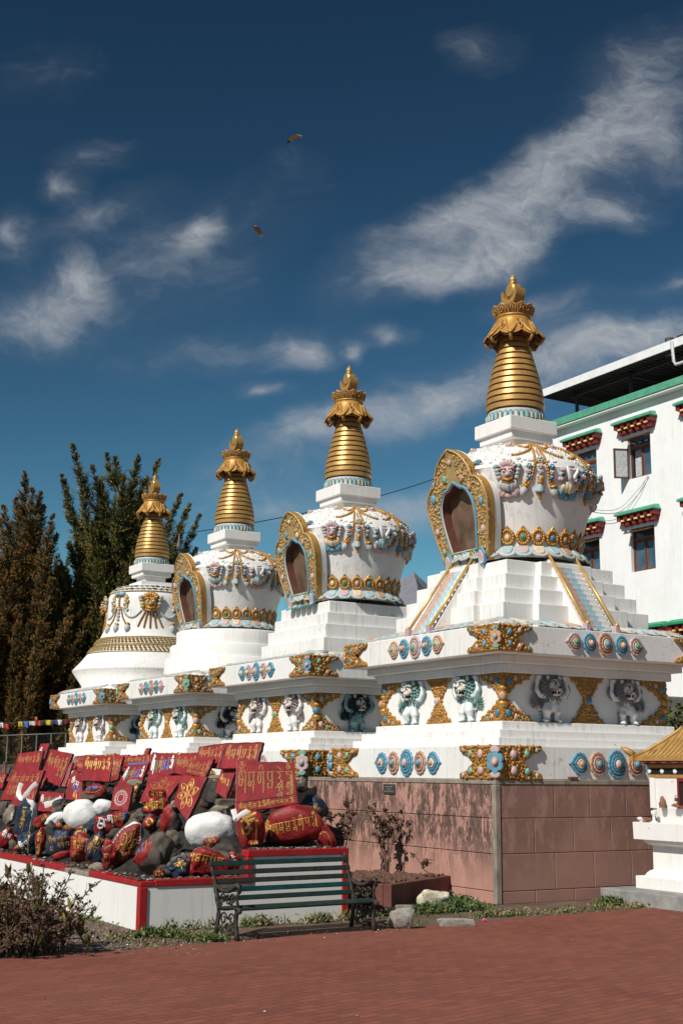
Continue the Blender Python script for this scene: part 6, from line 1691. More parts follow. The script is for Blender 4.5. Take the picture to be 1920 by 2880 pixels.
b = MB(); b.tube([(XB - .42, 14.55, 16.5), (XB - .42, 14.5, 15.75), (XB - .42, 14.4, 15.62), (XB - .42, 14.2, 15.6), (XB - .42, 12.0, 15.6)], .06, paint('grey_pipe', (.5, .51, .52), .4), 8); b.build('downpipe', t)
b = MB(); b.tube([(XB + .5, 15.55, 16.4), (XB + .5, 15.55, 17.05)], .17, MATS['steel'], 14); b.bb(XB + .5, XB + 2.4, 13.4, 15.2, 16.95, 17.05, DARKR); b.tube([(XB + .6, 15.1, 16.4), (XB + .6, 15.1, 17.0)], .04, DARKR, 5); b.tube([(XB + .6, 14.4, 16.4), (XB + .6, 14.4, 17.0)], .04, DARKR, 5); b.build('roof_vent', t)
for wi, (y0, y1, z0, z1) in enumerate(wins):
    X = XB + .13; ym = (y0 + y1) / 2; zt = z1 - (z1 - z0) * .28
    b = MB(); fw = .065
    for q in ((y0, y1, z0, z0 + fw), (y0, y1, z1 - fw, z1), (y0, y0 + fw, z0 + fw, z1 - fw), (y1 - fw, y1, z0 + fw, z1 - fw), (y0 + fw, y1 - fw, zt - .04, zt + .04), (ym - .04, ym + .04, z0 + fw, zt - .04)): b.bb(X, X + .08, *q, FRM)
    b.bb(X - .01, X + .01, y0 + fw, y1 - fw, zt + .04, zt + .10, FRM2)
    w = b.build('window', t)
    def pane(nm, ya, yb, za, zb, dx=.05):
        b = MB(); b.bb(X + dx, X + dx + .01, ya, yb, za, zb, HG); b.build('pane', w)
        b = MB()
        for q in ((ya, yb, za, za + .035), (ya, yb, zb - .035, zb), (ya, ya + .035, za + .035, zb - .035), (yb - .035, yb, za + .035, zb - .035)): b.bb(X + dx - .02, X + dx + .02, *q, FRM2)
        b.build('sash', w)
    pane('a', y0 + fw, ym - .04, z0 + fw, zt - .04); pane('top', y0 + fw, y1 - fw, zt + .04, z1 - fw)
    if wi != 0: pane('b', ym + .04, y1 - fw, z0 + fw, zt - .04)
    else:       # this one has its far casement swung open
        b = MB(); b.bb(X + .12, X + .14, y0 + .1, y1 - .1, z0 + .06, z1 - .06, CURT); b.build('curtain', w)
        b = MB(); hy = y1 - .02; dx, dy = -.52, .22; L = math.hypot(dx, dy); u = Vector((dx / L, dy / L, 0)); za, zb = z0 + .03, zt + .02
        for s0, s1, q0, q1 in ((0, L, za, za + .06), (0, L, zb - .06, zb), (0, .06, za, zb), (L - .06, L, za, zb)):
            c = Vector((X - .13, hy, 0)) + u * (s0 + s1) / 2 + UP * (q0 + q1) / 2; b.box(c, ((s1 - s0) / 2, .02, (q1 - q0) / 2), FRM, Matrix.Rotation(atan2(u.y, u.x), 3, 'Z'))
        cs = b.build('casement', w); b = MB(); c = Vector((X - .13, hy, 0)) + u * L / 2 + UP * (za + zb) / 2; b.box(c, (L / 2 - .05, .006, (zb - za) / 2 - .05), CURT, Matrix.Rotation(atan2(u.y, u.x), 3, 'Z')); b.build('pane', cs)
    if wi in (3, 4, 0, 5):    # top-hung vent propped open
        b = MB(); b.box((X - .24 - .05, ym, z1 - .14), (.25 if wi else .2, (y1 - y0) / 2 - .05, .015), FRM, Matrix.Rotation(-.32 if wi else -.12, 3, 'Y')); b.build('open_vent', w)
    # hood: green slab on two rows of maroon blocks with yellow ends
    ha, hb, zt_ = y0 - .22, y1 + .60, z1 + .62; cy = (y0 + y1) / 2; ha, hb = cy - .98, cy + .98
    if wi >= 6: ha, hb = cy - .96, cy + .96
    G = GRN2 if wi >= 6 else GRN
    b = MB(); b.add([(XB - .42, ha, zt_ - .14), (XB - .42, hb, zt_ - .14), (XB - .42, hb, zt_ - .06), (XB - .42, ha, zt_ - .06), (XB - .2, ha + .12, zt_ + .05), (XB - .2, hb - .12, zt_ + .05), (XB + .02, ha + .1, zt_ + .07), (XB + .02, hb - .1, zt_ + .07), (XB + .02, ha, zt_ - .14), (XB + .02, hb, zt_ - .14)],
        [(0, 1, 2, 3), (3, 2, 5, 4), (4, 5, 7, 6), (0, 3, 4, 6, 8), (1, 9, 7, 5, 2), (0, 8, 9, 1)], G)
    cn = b.build('window_hood', t)
    for row in (0, 1):
        for k in range(6):
            b = MB()
            yy = ha + .14 + (hb - ha - .28) * (k + (.0 if row == 0 else .02)) / 5; d = .33 - .10 * row; zz = zt_ - .23 - .19 * row
            if row and k == 0: yy += .10
            if row and k == 5: yy -= .10
            b.bb(XB - d, XB + .01, yy - .085, yy + .085, zz - .085, zz + .085, BRK)
            b.build('bracket', cn)
    b = MB(); b.bb(XB - .24, XB + .012, ha + .1, hb - .1, zt_ - .345, zt_ - .305, BRK)
    for k in range(5):
        yy = ha + .14 + (hb - ha - .28) * (k + .5) / 5; b.bb(XB - .30, XB + .011, yy - .1, yy + .1, zt_ - .36, zt_ - .30, YEL)
    b.build('yellow_blocks', cn)
for k, (d, z0) in enumerate(((.5, 11.0), (1.0, 10.7))):
    b = MB(); pts = [Vector((XB - .05, 16.3 + .05 * k, 12.1)), Vector((XB - .1, 16.9, 11.6 - .2 * k)), Vector((XB - .1, 17.9, 11.15 - .35 * k)), Vector((XB - .1, 19.3, 11.4 - .35 * k)), Vector((XB - .05, 20.6, 11.9))]
    b.tube(smooth(pts, 6), .012, paint('cable_grey', (.3, .3, .3), .7), 4); tag(b.build('cable', None), ('upper' if k == 0 else 'lower') + ' of two thin grey cables drooping across the white house wall', 'cable')

# grey retaining wall between the nearest stupa and the house
RW = paint('mouldy_grey_wall', (.27, .25, .22), .9, .45, 2.2, dirt=.95, dirtcol=(.06, .055, .05), bmp=.4)
P = atD(1880, 1958, 30); b = MB(); b.bb(P.x - 3, P.x + 14, P.y, P.y + .35, -.05, P.z, RW); tag(bevel(b.build('retaining_wall', None), .02), 'mould-stained grey boundary wall behind the nearest stupa', 'wall')
Q_ = atD(1893, 2005, 29); bush('wall_plant', (Q_.x, Q_.y, Q_.z - .75), 'dark leafy plant growing up in front of the mouldy grey wall', 'plant', [(-.5, 0, 1.1, .1), (-.2, .1, 1.0, 0), (.2, 0, .9, .2), (.5, .1, 1.2, .1), (.1, -.2, .8, -.2), (.8, 0, 1.0, 0)], [LEAFG, WG1, LEAFD], None, 9, (.08, .16), 1.3, .2)

# ------------------------------------------------------------------ conifers
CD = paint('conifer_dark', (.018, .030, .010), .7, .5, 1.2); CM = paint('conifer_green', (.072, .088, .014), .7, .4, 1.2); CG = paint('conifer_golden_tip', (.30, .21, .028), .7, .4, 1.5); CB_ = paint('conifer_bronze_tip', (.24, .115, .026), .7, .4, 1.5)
BARK = paint('conifer_bark', (.07, .045, .03), .9, .4, 5)
def conifer(label, foot, plumes, gold, seed, n_in, Hc, Rc, name='conifer', dens=600):
    """plumes: explicit (tip) positions; n_in extra branches fill a cone of height Hc, radius Rc"""
    r_ = np.random.default_rng(seed); t = thing(name, foot, label, 'conifer tree', 'conifers behind the farthest stupa')
    sb = MB(); sb.tube([(0, 0, -.1), (.05, 0, Hc * .3), (0, .05, Hc * .6), (0, 0, Hc * .92)], [.32, .24, .14, .03], BARK, 8)
    br = [(Vector(p) - foot, 1.0) for p in plumes]
    for i in range(n_in):
        h = Hc * (.10 + .84 * ((i + r_.random()) / n_in) ** 1.1); a = r_.uniform(0, 2 * pi); rr_ = Rc * (1 - h / Hc) ** .75 * r_.uniform(.55, 1.05)
        br.append((Vector((cos(a) * rr_, sin(a) * rr_, min(Hc, h + rr_ * r_.uniform(.5, 1.0)))), .8))
    V_, F_, M_ = [], [], []
    for tip, k in br:
        rad = math.hypot(tip.x, tip.y); z0 = max(.3, tip.z - rad * 1.0 - r_.uniform(.6, 1.6)); bs = Vector((0, 0, z0))
        mid = Vector((tip.x * .62, tip.y * .62, z0 + (tip.z - z0) * .38))
        c = smooth([bs, mid, tip], 10); Lb = (tip - bs).length
        sb.tube(c[::3] + [c[-1]], [.05 * (1 - j / 8) + .008 for j in range(len(c[::3]) + 1)], BARK, 4, cap=False)
        # side twigs in a tapering spire round the branch, each a flat fan of small sprays
        m = int(dens * .085 * Lb ** .85) + 6; K_ = 26
        tt = r_.random(m) ** .8
        C = np.array([list(p) for p in c]); ii = tt * (len(C) - 1.001); i0 = ii.astype(int); f = (ii - i0)[:, None]
        P = C[i0] * (1 - f) + C[i0 + 1] * f; T = C[i0 + 1] - C[i0]; T /= np.linalg.norm(T, axis=1)[:, None] + 1e-9
        rnd = r_.normal(size=(m, 3)); rnd -= (rnd * T).sum(1)[:, None] * T; rnd /= np.linalg.norm(rnd, axis=1)[:, None]
        td = T * (.55 + .35 * tt[:, None]) + rnd * .8 + np.array([0, 0, .18]); td /= np.linalg.norm(td, axis=1)[:, None]
        tl_ = (.08 + .84 * (1 - tt) ** 1.1 * min(1.3, Lb / 3 + .35)) * r_.uniform(.7, 1.2, m)
        side = np.cross(td, r_.normal(size=(m, 3))); side /= np.linalg.norm(side, axis=1)[:, None]
        s_ = np.tile((np.arange(K_) + .5) / K_, m); rep_ = np.repeat(np.arange(m), K_); sg = np.tile(np.where(np.arange(K_) % 2, 1., -1.), m)
        base = P[rep_] + td[rep_] * (tl_[rep_] * s_)[:, None] - np.array([0, 0, 1]) * ((tl_[rep_] * s_) ** 2 * .12)[:, None]
        dr = td[rep_] * .8 + side[rep_] * (sg * .62)[:, None] + r_.normal(size=(m * K_, 3)) * .16; dr /= np.linalg.norm(dr, axis=1)[:, None]
        L = (.055 + .12 * (1 - s_) * np.minimum(1, tl_[rep_] / .4)) * r_.uniform(.7, 1.3, m * K_); n = m * K_
        sd = np.cross(dr, r_.normal(size=(n, 3))); sd /= np.linalg.norm(sd, axis=1)[:, None]; wd = L * .12
        q0 = base; q1 = base + dr * (L * .4)[:, None] + sd * wd[:, None]; q2 = base + dr * L[:, None]; q3 = base + dr * (L * .4)[:, None] - sd * wd[:, None]
        b0 = sum(len(x) for x in V_); V_.append(np.stack([q0, q1, q2, q3], 1).reshape(-1, 3)); F_.append(b0 + np.arange(4 * n).reshape(n, 4))
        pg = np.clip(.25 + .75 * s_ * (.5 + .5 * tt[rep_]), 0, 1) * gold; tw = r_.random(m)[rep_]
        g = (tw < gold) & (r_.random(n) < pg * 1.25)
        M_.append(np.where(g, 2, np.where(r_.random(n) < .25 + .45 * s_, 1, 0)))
    V_ = np.concatenate(V_); F_ = np.concatenate(F_); M_ = np.concatenate(M_)
    me = D.meshes.new('crown'); me.from_pydata(V_.tolist(), [], F_.tolist())
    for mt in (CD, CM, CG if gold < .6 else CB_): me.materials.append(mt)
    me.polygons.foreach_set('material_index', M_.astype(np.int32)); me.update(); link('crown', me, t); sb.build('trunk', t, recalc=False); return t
ct = lambda u, v: (u / 2.613, 1250 + v / 2.613)
def tips(lst, dep, jit=1.2): 
    r2 = random.Random(3); return [atD(*ct(u, v), dep + r2.uniform(-jit, jit)) for u, v in lst]
F1 = atD(*ct(800, 1900), 46); F1.z = 0
conifer('broad dark green conifer with many upswept tips behind the bell-domed stupa', F1, tips([(535, 5), (455, 225), (680, 160), (790, 75), (850, 100), (1022, 85), (915, 232), (1170, 115), (1330, 370), (1395, 440), (1470, 520), (1340, 640), (1330, 715), (1440, 770), (1475, 820), (600, 330), (740, 260), (960, 320), (1080, 240), (480, 420), (620, 500), (700, 640), (840, 640), (930, 560), (560, 720), (760, 760), (1000, 520), (1250, 560), (900, 420), (1120, 380), (640, 860), (850, 840), (560, 980), (720, 1000)], 46), .59, 5, 190, 11.0, 5.6)
F2 = atD(*ct(120, 1900), 44); F2.z = 0
conifer('bronze-tipped conifer at the edge of the view, next to the broad dark one', F2, tips([(185, 210), (300, 360), (25, 460), (330, 455), (120, 400), (240, 330), (390, 520), (0, 560), (-60, 640), (200, 560), (80, 640), (300, 640), (420, 660), (150, 800), (300, 850), (20, 860), (420, 940), (520, 1080), (250, 1050), (80, 1060)], 44), .85, 8, 170, 9.4, 4.8)
F3 = atD(*ct(-330, 1900), 47); F3.z = 0
conifer('dark conifer partly outside the view beyond the bronze-tipped one', F3, [], .3, 12, 70, 9.5, 3.8, dens=160)
F4 = atD(*ct(350, 1900), 50); F4.z = 0
conifer('dark conifer in shade between the two front conifers', F4, [], .4, 15, 110, 10.2, 4.0, dens=260)

# undergrowth below the conifers
def foliage(name, label, pts, size, n, mats, leafL, seed, kind=None, cat='hedge'):
    r_ = np.random.default_rng(seed); b = MB(); rd = random.Random(seed); vs, fs, ms = [], [], []
    for k in range(n):
        p = Vector(pts[rd.randrange(len(pts))]); q = p + Vector((rd.gauss(0, size[0]), rd.gauss(0, size[1]), rd.gauss(0, size[2])))
        if q.z < 0: q.z = -q.z * .4
        leaf(b, q, Vector((rd.uniform(-1, 1), rd.uniform(-1, 1), rd.uniform(-.7, 1))), leafL * rd.uniform(.6, 1.3), leafL * .28, rd.choice(mats), rd)
    return tag(b.build(name, None, recalc=False), label, cat, kind=kind)
HB = [atD(px, 2000, 47 + (px % 3)) for px in range(-160, 640, 26)]; HB = [Vector((p.x, p.y, z)) for p in HB for z in (.3, 1.0, 1.8)]
foliage('undergrowth', 'dark undergrowth below the conifers', HB, (.6, .5, .5), 9000, [CD, CD, CM, paint('ivy_dark', (.02, .03, .014), .6, .5, 3)], .2, 3, 'stuff')
P = atD(-150, 2060, 40); Q = atD(420, 2060, 40)
b = MB(); dd = (Q - P); dd.z = 0; L = dd.length; ang = atan2(dd.y, dd.x); c = (P + Q) / 2
b.box((0, 0, .9), (L / 2, .2, .95), rockmat('rubble_stone_wall', (.03, .027, .022), (.13, .115, .09), 4)); o = b.build('stone_wall', None, loc=(c.x, c.y, 0)); o.rotation_euler.z = ang; tag(bevel(o, .03), 'low dark rubble stone wall behind the prayer flags', 'wall')
# small dark house under the trees
P = atD(395, 2010, 50); t = thing('wooden_house', (P.x, P.y, 0), 'small dark wooden house with a grey tin roof under the conifers', 'house', rz=.4)
PLK = paint('dark_planks', (.05, .028, .02), .8, .4, 4)
b = MB(); b.bb(-3.2, 2.6, 0, 3, 0, 3.0, PLK)
for k in range(28): b.bb(-3.2 + k * .2, -3.16 + k * .2, -.03, 0, 0, 3.0, PLK)
b.build('wall', t)
b = MB(); b.add([(-3.7, -.7, 2.95), (3.0, -.7, 2.95), (3.0, 1.5, 4.0), (-3.7, 1.5, 4.0), (-3.7, 3.6, 2.95), (3.0, 3.6, 2.95)], [(0, 1, 2, 3), (3, 2, 5, 4)], paint('old_tin_roof', (.13, .135, .14), .5, .3, 3)); o = b.build('roof', t); s = o.modifiers.new('s', 'SOLIDIFY'); s.thickness = .06
b = MB(); b.bb(-1.2, -.2, -.06, -.005, 1.4, 2.4, PLK); b.bb(-1.1, -.3, -.07, -.06, 1.5, 2.3, PANE); b.build('window', t)
# prayer flags
z5 = lambda u, v: (u / 6.03, 1940 + v / 6.03)
dep = 38.3; A0 = atD(*z5(-40, 545), dep); t = thing('prayer_flag_string', A0, 'string of small coloured prayer flags hung below the conifers', 'prayer flags')
FC = {'w': paint('flag_white', (.5, .5, .48), .8), 'r': paint('flag_red', (.42, .03, .03), .8), 'y': paint('flag_yellow', (.5, .36, .02), .8), 'b': paint('flag_blue', (.05, .14, .42), .8), 'g': paint('flag_green', (.02, .05, .02), .8), 'n': paint('flag_navy', (.03, .05, .16), .8), 'm': paint('flag_maroon', (.12, .01, .015), .8), 'o': paint('flag_orange', (.5, .14, .03), .8)}
b = MB(); b.tube([p - A0 for p in smooth([atD(*z5(u, v), dep) for u, v in ((-60, 540), (240, 565), (330, 540), (700, 525), (1200, 505))], 6)], .008, TWIG, 4); b.build('string', t)
for (u0, u1, c_, v0, v1, sw) in ((5, 60, 'w', 560, 650, .1), (75, 150, 'r', 580, 675, .3), (318, 385, 'y', 540, 635, 0), (408, 482, 'b', 540, 650, .1), (490, 600, 'w', 535, 610, .5), (602, 688, 'r', 525, 615, .1), (694, 775, 'g', 525, 608, 0), (780, 885, 'y', 515, 602, 0), (890, 975, 'n', 515, 595, 0), (982, 1068, 'w', 508, 600, 0), (1096, 1190, 'm', 503, 590, 0), (595, 635, 'o', 460, 525, 0)):
    b = MB(); n = 4; vs = []
    for j in range(n + 1):
        for i in range(n + 1):
            u = u0 + (u1 - u0) * i / n + sw * (v1 - v0) * (j / n) * .5; v = v0 + (v1 - v0) * j / n; vs.append(atD(*z5(u, v), dep + .06 * sin(i * 1.6 + u0) * j / n) - A0)
    b.add(vs, [(j * (n + 1) + i, j * (n + 1) + i + 1, (j + 1) * (n + 1) + i + 1, (j + 1) * (n + 1) + i) for i in range(n) for j in range(n)], FC[c_], True); o = b.build('flag', t); s = o.modifiers.new('s', 'SOLIDIFY'); s.thickness = .006
# railing
dep = 37.6; A0 = atD(*z5(-400, 795), dep); t = thing('wire_fence', (A0.x, A0.y, 0), 'thin metal wire-mesh fence behind the heap of stones', 'fence'); RAIL = paint('shaded_grey_rail', (.11, .11, .105), .5, .2, 5, metal=.3)  # rail grey is darkened to carry the shade of the trees
TL, TR = atD(*z5(-400, 795), dep), atD(*z5(1700, 715), dep); O_ = Vector((A0.x, A0.y, 0))
for q in (1.0, .62, .3):
    b = MB(); b.tube([Vector((TL.x, TL.y, TL.z * q)) - O_, Vector((TR.x, TR.y, TR.z * q)) - O_], .022 if q == 1 else .012, RAIL, 6); b.build('rail', t)
for k in range(9):
    P = TL.lerp(TR, k / 8.5 + .02); b = MB(); b.tube([Vector((P.x, P.y, -.05)) - O_, P - O_], .02, RAIL, 6); b.build('post', t)
b = MB(); 
for k in range(90): P = TL.lerp(TR, k / 90); b.tube([Vector((P.x, P.y, .05)) - O_, P - O_], .002, RAIL, 3, cap=False)
for k in range(26): z = .06 + k * .065; b.tube([Vector((TL.x, TL.y, z)) - O_, Vector((TR.x, TR.y, z)) - O_], .002, RAIL, 3, cap=False)
b.build('wire_mesh', t, recalc=False)
# bare tree between the second and third stupas
Pb = atD(795, 1700, 52); rd = random.Random(2); t = thing('bare_tree', (Pb.x, Pb.y, 0), 'leafless purplish brown tree seen between two stupas', 'tree'); sb = MB(); tb = MB(); BT = paint('bare_twig', (.10, .055, .05), .8, .3, 6)
sb.tube([(0, 0, -.1), (.1, 0, 3), (0, .1, 5.5)], [.2, .15, .08], BT, 7)
for k in range(70):
    a = rd.uniform(0, 6.28); h = rd.uniform(2.5, 5.5); r = rd.uniform(.8, 2.4); e = Vector((cos(a) * r, sin(a) * r, h + rd.uniform(.8, 2.6))); s_ = Vector((0, 0, h)); m_ = s_.lerp(e, .5) + Vector((0, 0, -.2)); c = smooth([s_, m_, e], 4)
    tb.tube(c, [.035 - .003 * j for j in range(len(c))], BT, 4, cap=False)
    for j in range(22):
        q = c[rd.randint(2, len(c) - 1)]; e2 = q + Vector((rd.uniform(-1, 1), rd.uniform(-1, 1), rd.uniform(-.2, 1))) * rd.uniform(.25, .8); tb.tube([q, q.lerp(e2, .5) + Vector((0, 0, .06)), e2], .009, BT, 3, cap=False)
sb.build('trunk', t); tb.build('crown', t, recalc=False)
# overhead cable with an insulator
pts = [atD(x * 1.2245, y * 1.2245, d) for x, y, d in ((395, 1213, 44), (412, 1225, 44))] + [atD(x * 1.2245, y * 1.2245, 44 + k) for k, (x, y) in enumerate(((550, 1206), (700, 1178), (850, 1145), (1000, 1099), (1150, 1040)))]
b = MB(); b.tube(smooth(pts, 8), .016, BLACK, 4); tag(b.build('overhead_cable', None), 'thin black overhead cable crossing the sky behind the stupas', 'cable')
P = atD(412 * 1.2245, 1226 * 1.2245, 44); b = MB(); b.tube([P, P - UP * .2, P - UP * .42, P - UP * .6], [.02, .03, .09, .07], paint('insulator_grey', (.12, .13, .14), .4), 8); tag(b.build('insulator', None), 'dark insulator hanging from the overhead cable beside the conifer', 'insulator')

# ------------------------------------------------------------------ mountains
MTN = rockmat('hazed_distant_rock', (.15, .15, .185), (.22, .22, .255), .006)  # the bluish haze of distance is put into the rock colour
PK = atD(950 * 1.2245, 1318 * 1.2245, 2400); b = MB(); nx, ny = 150, 40; vs = []
for i in range(nx + 1):
    for j in range(ny + 1):
        a = (i / nx - .5) * 3400; c = (j / ny) * 900 - 300; p = Vector((PK.x, PK.y, 0)) + RT * a + FW * c
        h = PK.z * (math.exp(-(abs(a) / 200) ** 1.1) * .68 + .42 * math.exp(-((a + 350) / 900) ** 2) + .02) * max(0, 1 - abs(c) / 620) ** .8
        h += 60 * (abs(MN.noise(p * .006)) - .25) * min(1, h / 120) + 22 * MN.noise(p * .02) * min(1, h / 120); vs.append((p.x, p.y, max(h, -2)))
b.add(vs, [(i * (ny + 1) + j, (i + 1) * (ny + 1) + j, (i + 1) * (ny + 1) + j + 1, i * (ny + 1) + j + 1) for i in range(nx) for j in range(ny)], MTN, False); tag(b.build('mountains', None), kind='structure')

# ------------------------------------------------------------------ paragliders
PGY = paint('wing_yellow', (.5, .36, .05), .6); PGD = paint('wing_dark', (.03, .035, .05), .6); PGW = paint('wing_pale', (.45, .38, .33), .6)
def glider(px, py, ppx, ppy, span, chord, yaw, label, plabel, cols, a0, a1, roll=0):
    dep = 900; C = atD(px, py, dep); Pp = atD(ppx, ppy, dep); t = thing('paraglider', C, label, 'paraglider', 'paragliders in the sky')
    U = (RT * cos(yaw) + FW * sin(yaw)); Fd = (FW * cos(yaw) - RT * sin(yaw)); b = MB(); n = 20
    ctr = Pp - C; R = span / (a1 - a0); rows = []
    Vn = (C - Pp).normalized()
    Un = (U - Vn * U.dot(Vn)).normalized()
    for i in range(n + 1):
        a = a0 + (a1 - a0) * i / n; q = (Un * sin(a) + Vn * (cos(a) - 1)) * R; ch = chord * (1 - .55 * abs(2 * i / n - 1) ** 2.2); nr = Un * sin(a) + Vn * cos(a)
        rows += [q - Fd * ch * .5, q - Fd * ch * .3 + nr * .45, q + Fd * ch * .5]
    for i in range(n):
        mt = cols[0] if i < n * .12 or i > n * .80 else cols[1]
        b.add([rows[3 * i], rows[3 * i + 3], rows[3 * i + 4], rows[3 * i + 1], rows[3 * i + 2], rows[3 * i + 5]], [(0, 1, 2, 3), (3, 2, 5, 4), (0, 4, 5, 1)], mt)
    b.build('wing', t)
    b = MB()
    for i in range(1, n, 3):
        b.tube([rows[3 * i], ctr + UP * .6], .012, PGD, 3, cap=False)
    b.build('lines', t, recalc=False)
    o = MB(); o.tube([(0, 0, -.55), (0, -.1, -.2), (0, 0, .25), (0, .02, .5)], [.16, .24, .2, .09], PGD, 8); o.ell((0, .02, .68), (.14, .15, .17), PGD, 8)
    for s in (-1, 1):
        o.tube([(s * .12, 0, -.45), (s * .15, -.5, -.42), (s * .15, -.75, -.75), (s * .15, -.9, -.8)], [.11, .1, .07, .05], PGD, 6); o.tube([(s * .2, 0, .4), (s * .32, -.1, .55), (s * .3, -.12, .95)], [.07, .06, .05], PGD, 6)
    ob = o.build('person', None, loc=Pp); ob.rotation_euler.z = yaw + .6; tag(ob, plabel, 'person', 'paraglider pilots')
    r = ob.modifiers.new('r', 'REMESH'); r.mode = 'VOXEL'; r.voxel_size = .05
cg = lambda u, v: (680 + u / 5.227, 340 + v / 5.227)
glider(*cg(795, 225), *cg(795, 565), 17.0, 4.4, -.45, 'dark and yellow arched paraglider wing, higher of the two', 'seated person in dark clothing hanging under the arched dark and yellow wing', (PGD, PGY), -1.1, 1.05)
glider(*cg(200, 1560), *cg(187, 1790), 12.0, 5.0, 1.0, 'pale pinkish paraglider wing seen from its end, lower of the two', 'seated person in dark clothing hanging under the pale pinkish wing', (PGW, paint('wing_pink_grey', (.22, .17, .16), .6)), -.25, 1.1)

SUN_E, SKYS, EXPO = 4.5, .10, 0.08
SKYN = (2.42, 3.47, 5.03); SKYG = 1.9; SKYT = (.80, 1.92, 2.62); SKYCAP = 6.0; CLC = (3.9, 4.1, 4.35); CLK = 1.25

# ------------------------------------------------------------------ light and sky
LD = Vector((1.05, .40, -1.0)).normalized()
sun = D.lights.new('sun', 'SUN'); sun.energy = SUN_E; sun.angle = radians(.53); sun.color = (1.0, .945, .86)
so = D.objects.new('sun', sun); COL.objects.link(so); so.rotation_euler = LD.to_track_quat('-Z', 'Y').to_euler(); so.location = (-20, -20, 30)
W = D.worlds.new('World'); SC.world = W; W.use_nodes = True; nt = W.node_tree; bg = nt.nodes['Background']
sky = nt.nodes.new('ShaderNodeTexSky'); sky.sky_type = 'NISHITA'; sky.sun_disc = False
sky.sun_elevation = math.asin(-LD.z); sky.sun_rotation = atan2(-LD.x, -LD.y); sky.altitude = 1500; sky.air_density = 1.0; sky.dust_density = .6; sky.ozone_density = 1.6
tc = nt.nodes.new('ShaderNodeTexCoord')
vr = nt.nodes.new('ShaderNodeVectorRotate'); vr.rotation_type = 'Z_AXIS'; vr.inputs['Angle'].default_value = A
nt.links.new(tc.outputs['Generated'], vr.inputs['Vector'])
sx = nt.nodes.new('ShaderNodeSeparateXYZ'); nt.links.new(vr.outputs[0], sx.inputs[0])
yy = mth(nt, 'MAXIMUM', sx.outputs[1], .08)
cv = nt.nodes.new('ShaderNodeCombineXYZ'); nt.links.new(mth(nt, 'DIVIDE', sx.outputs[0], yy), cv.inputs[0]); nt.links.new(mth(nt, 'DIVIDE', sx.outputs[2], yy), cv.inputs[1])
uv = cv.outputs[0]
def uvp(x, y):
    d = ray(x * 1.2245, y * 1.2245); f = d.dot(FW); return d.dot(RT) / f, d.z / f
# soft patches of high cloud, each at its place in the sky (azimuth and height tangents)
CL = [(1250, 430, 430, 95, 30, .62), (1010, 640, 250, 52, 8, .75), (1180, 560, 170, 50, 22, .6), (1390, 480, 110, 45, 5, .55), (1340, 290, 260, 80, 38, .35), (1120, 140, 110, 60, 10, .20), (1480, 160, 220, 120, 35, .34),
      (1420, 780, 330, 75, 12, .72), (1020, 905, 330, 75, 14, .62), (760, 985, 300, 55, 14, .42), (880, 1175, 420, 55, 10, .55), (560, 1110, 260, 60, 10, .22), (600, 1165, 200, 45, 6, .35),
      (205, 630, 85, 60, -20, .6), (90, 720, 200, 75, 8, .45), (140, 435, 70, 32, 0, .45), (460, 520, 70, 50, 25, .5), (20, 540, 80, 70, 0, .42), (690, 785, 85, 42, -8, .62), (610, 885, 65, 26, 0, .5), (815, 795, 40, 26, -20, .42), (895, 772, 50, 22, 0, .34), (380, 600, 420, 200, 22, .18), (560, 800, 300, 60, 10, .22),
      (1520, 620, 130, 40, 20, .42), (1000, 520, 240, 60, 28, .42), (230, 480, 160, 40, 25, .22), (680, 380, 80, 60, 0, .08), (100, 180, 160, 80, 20, .12), (200, 360, 120, 50, 20, .2), (1250, 700, 160, 40, 10, .3), (1540, 330, 120, 120, 30, .3)]
acc = None
wn = nt.nodes.new('ShaderNodeTexNoise'); wn.inputs['Scale'].default_value = 9; wn.inputs['Detail'].default_value = 4; nt.links.new(uv, wn.inputs['Vector'])
wv = nt.nodes.new('ShaderNodeVectorMath'); wv.operation = 'SUBTRACT'; nt.links.new(wn.outputs['Color'], wv.inputs[0]); wv.inputs[1].default_value = (.5, .5, .5)
ws = nt.nodes.new('ShaderNodeVectorMath'); ws.operation = 'MULTIPLY_ADD'; nt.links.new(wv.outputs[0], ws.inputs[0]); ws.inputs[1].default_value = (.10, .06, 0); nt.links.new(uv, ws.inputs[2])
for (x, y, rx, ry, an, s) in CL:
    u0, v0 = uvp(x, y); u1, v1 = uvp(x + rx * cos(radians(an)), y - rx * sin(radians(an))); u2, v2 = uvp(x + ry * sin(radians(an)), y + ry * cos(radians(an)))
    mp = nt.nodes.new('ShaderNodeMapping'); mp.vector_type = 'TEXTURE'; mp.inputs['Location'].default_value = (u0, v0, 0); mp.inputs['Rotation'].default_value = (0, 0, atan2(v1 - v0, u1 - u0)); mp.inputs['Scale'].default_value = (math.hypot(u1 - u0, v1 - v0) * 1.5, math.hypot(u2 - u0, v2 - v0) * 1.6, 1)
    nt.links.new(ws.outputs[0], mp.inputs['Vector'])
    gr = nt.nodes.new('ShaderNodeTexGradient'); gr.gradient_type = 'QUADRATIC_SPHERE'; nt.links.new(mp.outputs[0], gr.inputs['Vector'])
    ma = nt.nodes.new('ShaderNodeMath'); ma.operation = 'MULTIPLY_ADD'; nt.links.new(gr.outputs['Fac'], ma.inputs[0]); ma.inputs[1].default_value = s * 1.12
    if acc is None: ma.inputs[2].default_value = 0.0
    else: nt.links.new(acc, ma.inputs[2])
    acc = ma.outputs[0]
wb = nt.nodes.new('ShaderNodeTexNoise'); wb.inputs['Scale'].default_value = 26; wb.inputs['Detail'].default_value = 5; nt.links.new(uv, wb.inputs['Vector'])
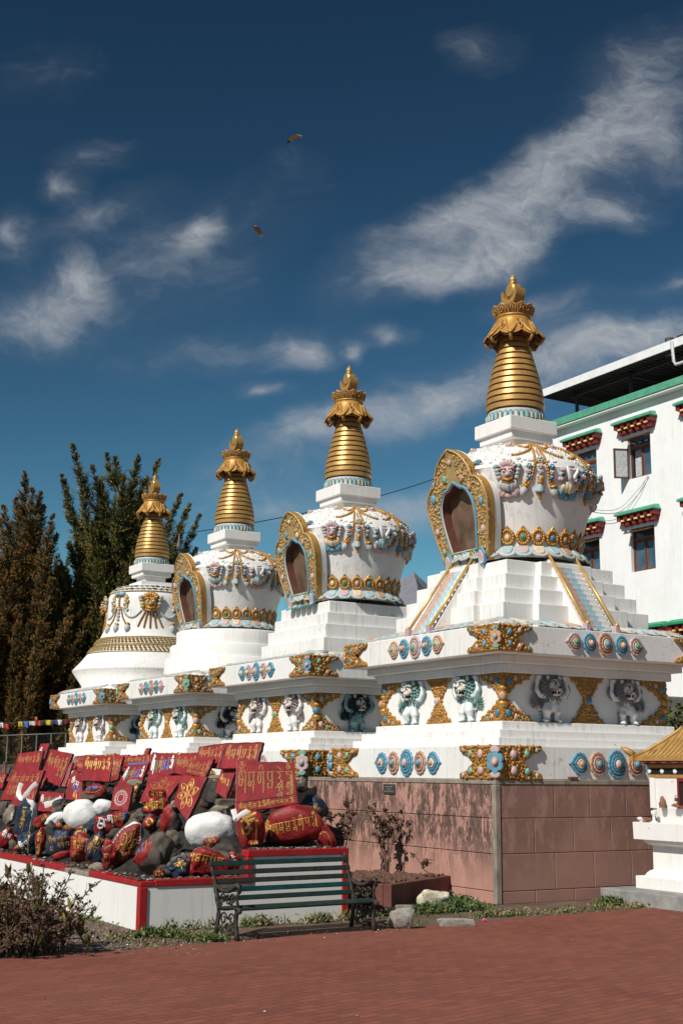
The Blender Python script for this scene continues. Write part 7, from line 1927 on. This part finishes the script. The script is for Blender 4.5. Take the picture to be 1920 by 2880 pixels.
wb2 = nt.nodes.new('ShaderNodeVectorMath'); wb2.operation = 'MULTIPLY_ADD'; nt.links.new(wb.outputs['Color'], wb2.inputs[0]); wb2.inputs[1].default_value = (.035, .022, 0); nt.links.new(ws.outputs[0], wb2.inputs[2])
n1 = noise(nt, mapv(nt, wb2.outputs[0], (8, 17, 1), (1.3, .4, 0), (0, 0, radians(-26))), 1.0, 10, .6, .2)
n2 = noise(nt, mapv(nt, wb2.outputs[0], (34, 62, 1), (5, 2, 0), (0, 0, radians(-20))), 1.0, 9, .65, .3)
fb = mth(nt, 'ADD', mth(nt, 'MULTIPLY', n1, .70), mth(nt, 'MULTIPLY', n2, .42))
xx = mth(nt, 'ADD', mth(nt, 'MULTIPLY', acc, 1.15), mth(nt, 'MULTIPLY', mth(nt, 'SUBTRACT', fb, .615), 2.0))
thin = mth(nt, 'MULTIPLY', mth(nt, 'MULTIPLY', acc, 1.15), fb)
den = mth(nt, 'ADD', mth(nt, 'MAXIMUM', mth(nt, 'MULTIPLY', mth(nt, 'MULTIPLY', xx, 1.05), mth(nt, 'MULTIPLY', acc, 3.0, True)), 0.0), thin)
front = mth(nt, 'MULTIPLY', mth(nt, 'SUBTRACT', sx.outputs[1], .1), 8, True)
den = mth(nt, 'MULTIPLY', mth(nt, 'MULTIPLY', den, front), CLK)
den = ramp(nt, mth(nt, 'MULTIPLY', den, .6), [(.012, 0), (.15, .17), (.42, .50), (.9, .93)])
det = ramp(nt, noise(nt, mapv(nt, wb2.outputs[0], (60, 95, 1), (2, 8, 0), (0, 0, radians(-25))), 1.0, 8, .68, .2), [(.3, .55), (.68, 1)])
den = mth(nt, 'MULTIPLY', den, det)
# deep polarised blue away from the sun
def vm(op, a, c):
    n = nt.nodes.new('ShaderNodeVectorMath'); n.operation = op
    for v, i in ((a, 0), (c, 1)):
        if hasattr(v, 'is_linked'): nt.links.new(v, n.inputs[i])
        else: n.inputs[i].default_value = v
    return n.outputs[0]
skyc = vm('MINIMUM', vm('MULTIPLY', vm('POWER', vm('DIVIDE', sky.outputs[0], SKYN), (SKYG,) * 3), SKYT), (SKYCAP,) * 3)
outc = mixc(nt, den, skyc, CLC)
nt.links.new(outc, bg.inputs['Color']); bg.inputs['Strength'].default_value = SKYS
SC.view_settings.view_transform = 'Standard'; SC.view_settings.look = 'None'; SC.view_settings.exposure = EXPO; SC.view_settings.gamma = 1
SC.view_settings.use_curve_mapping = False
SC.cycles.max_bounces = 6; SC.cycles.diffuse_bounces = 3; SC.cycles.glossy_bounces = 3; SC.cycles.transmission_bounces = 3
SC.cycles.use_adaptive_sampling = True
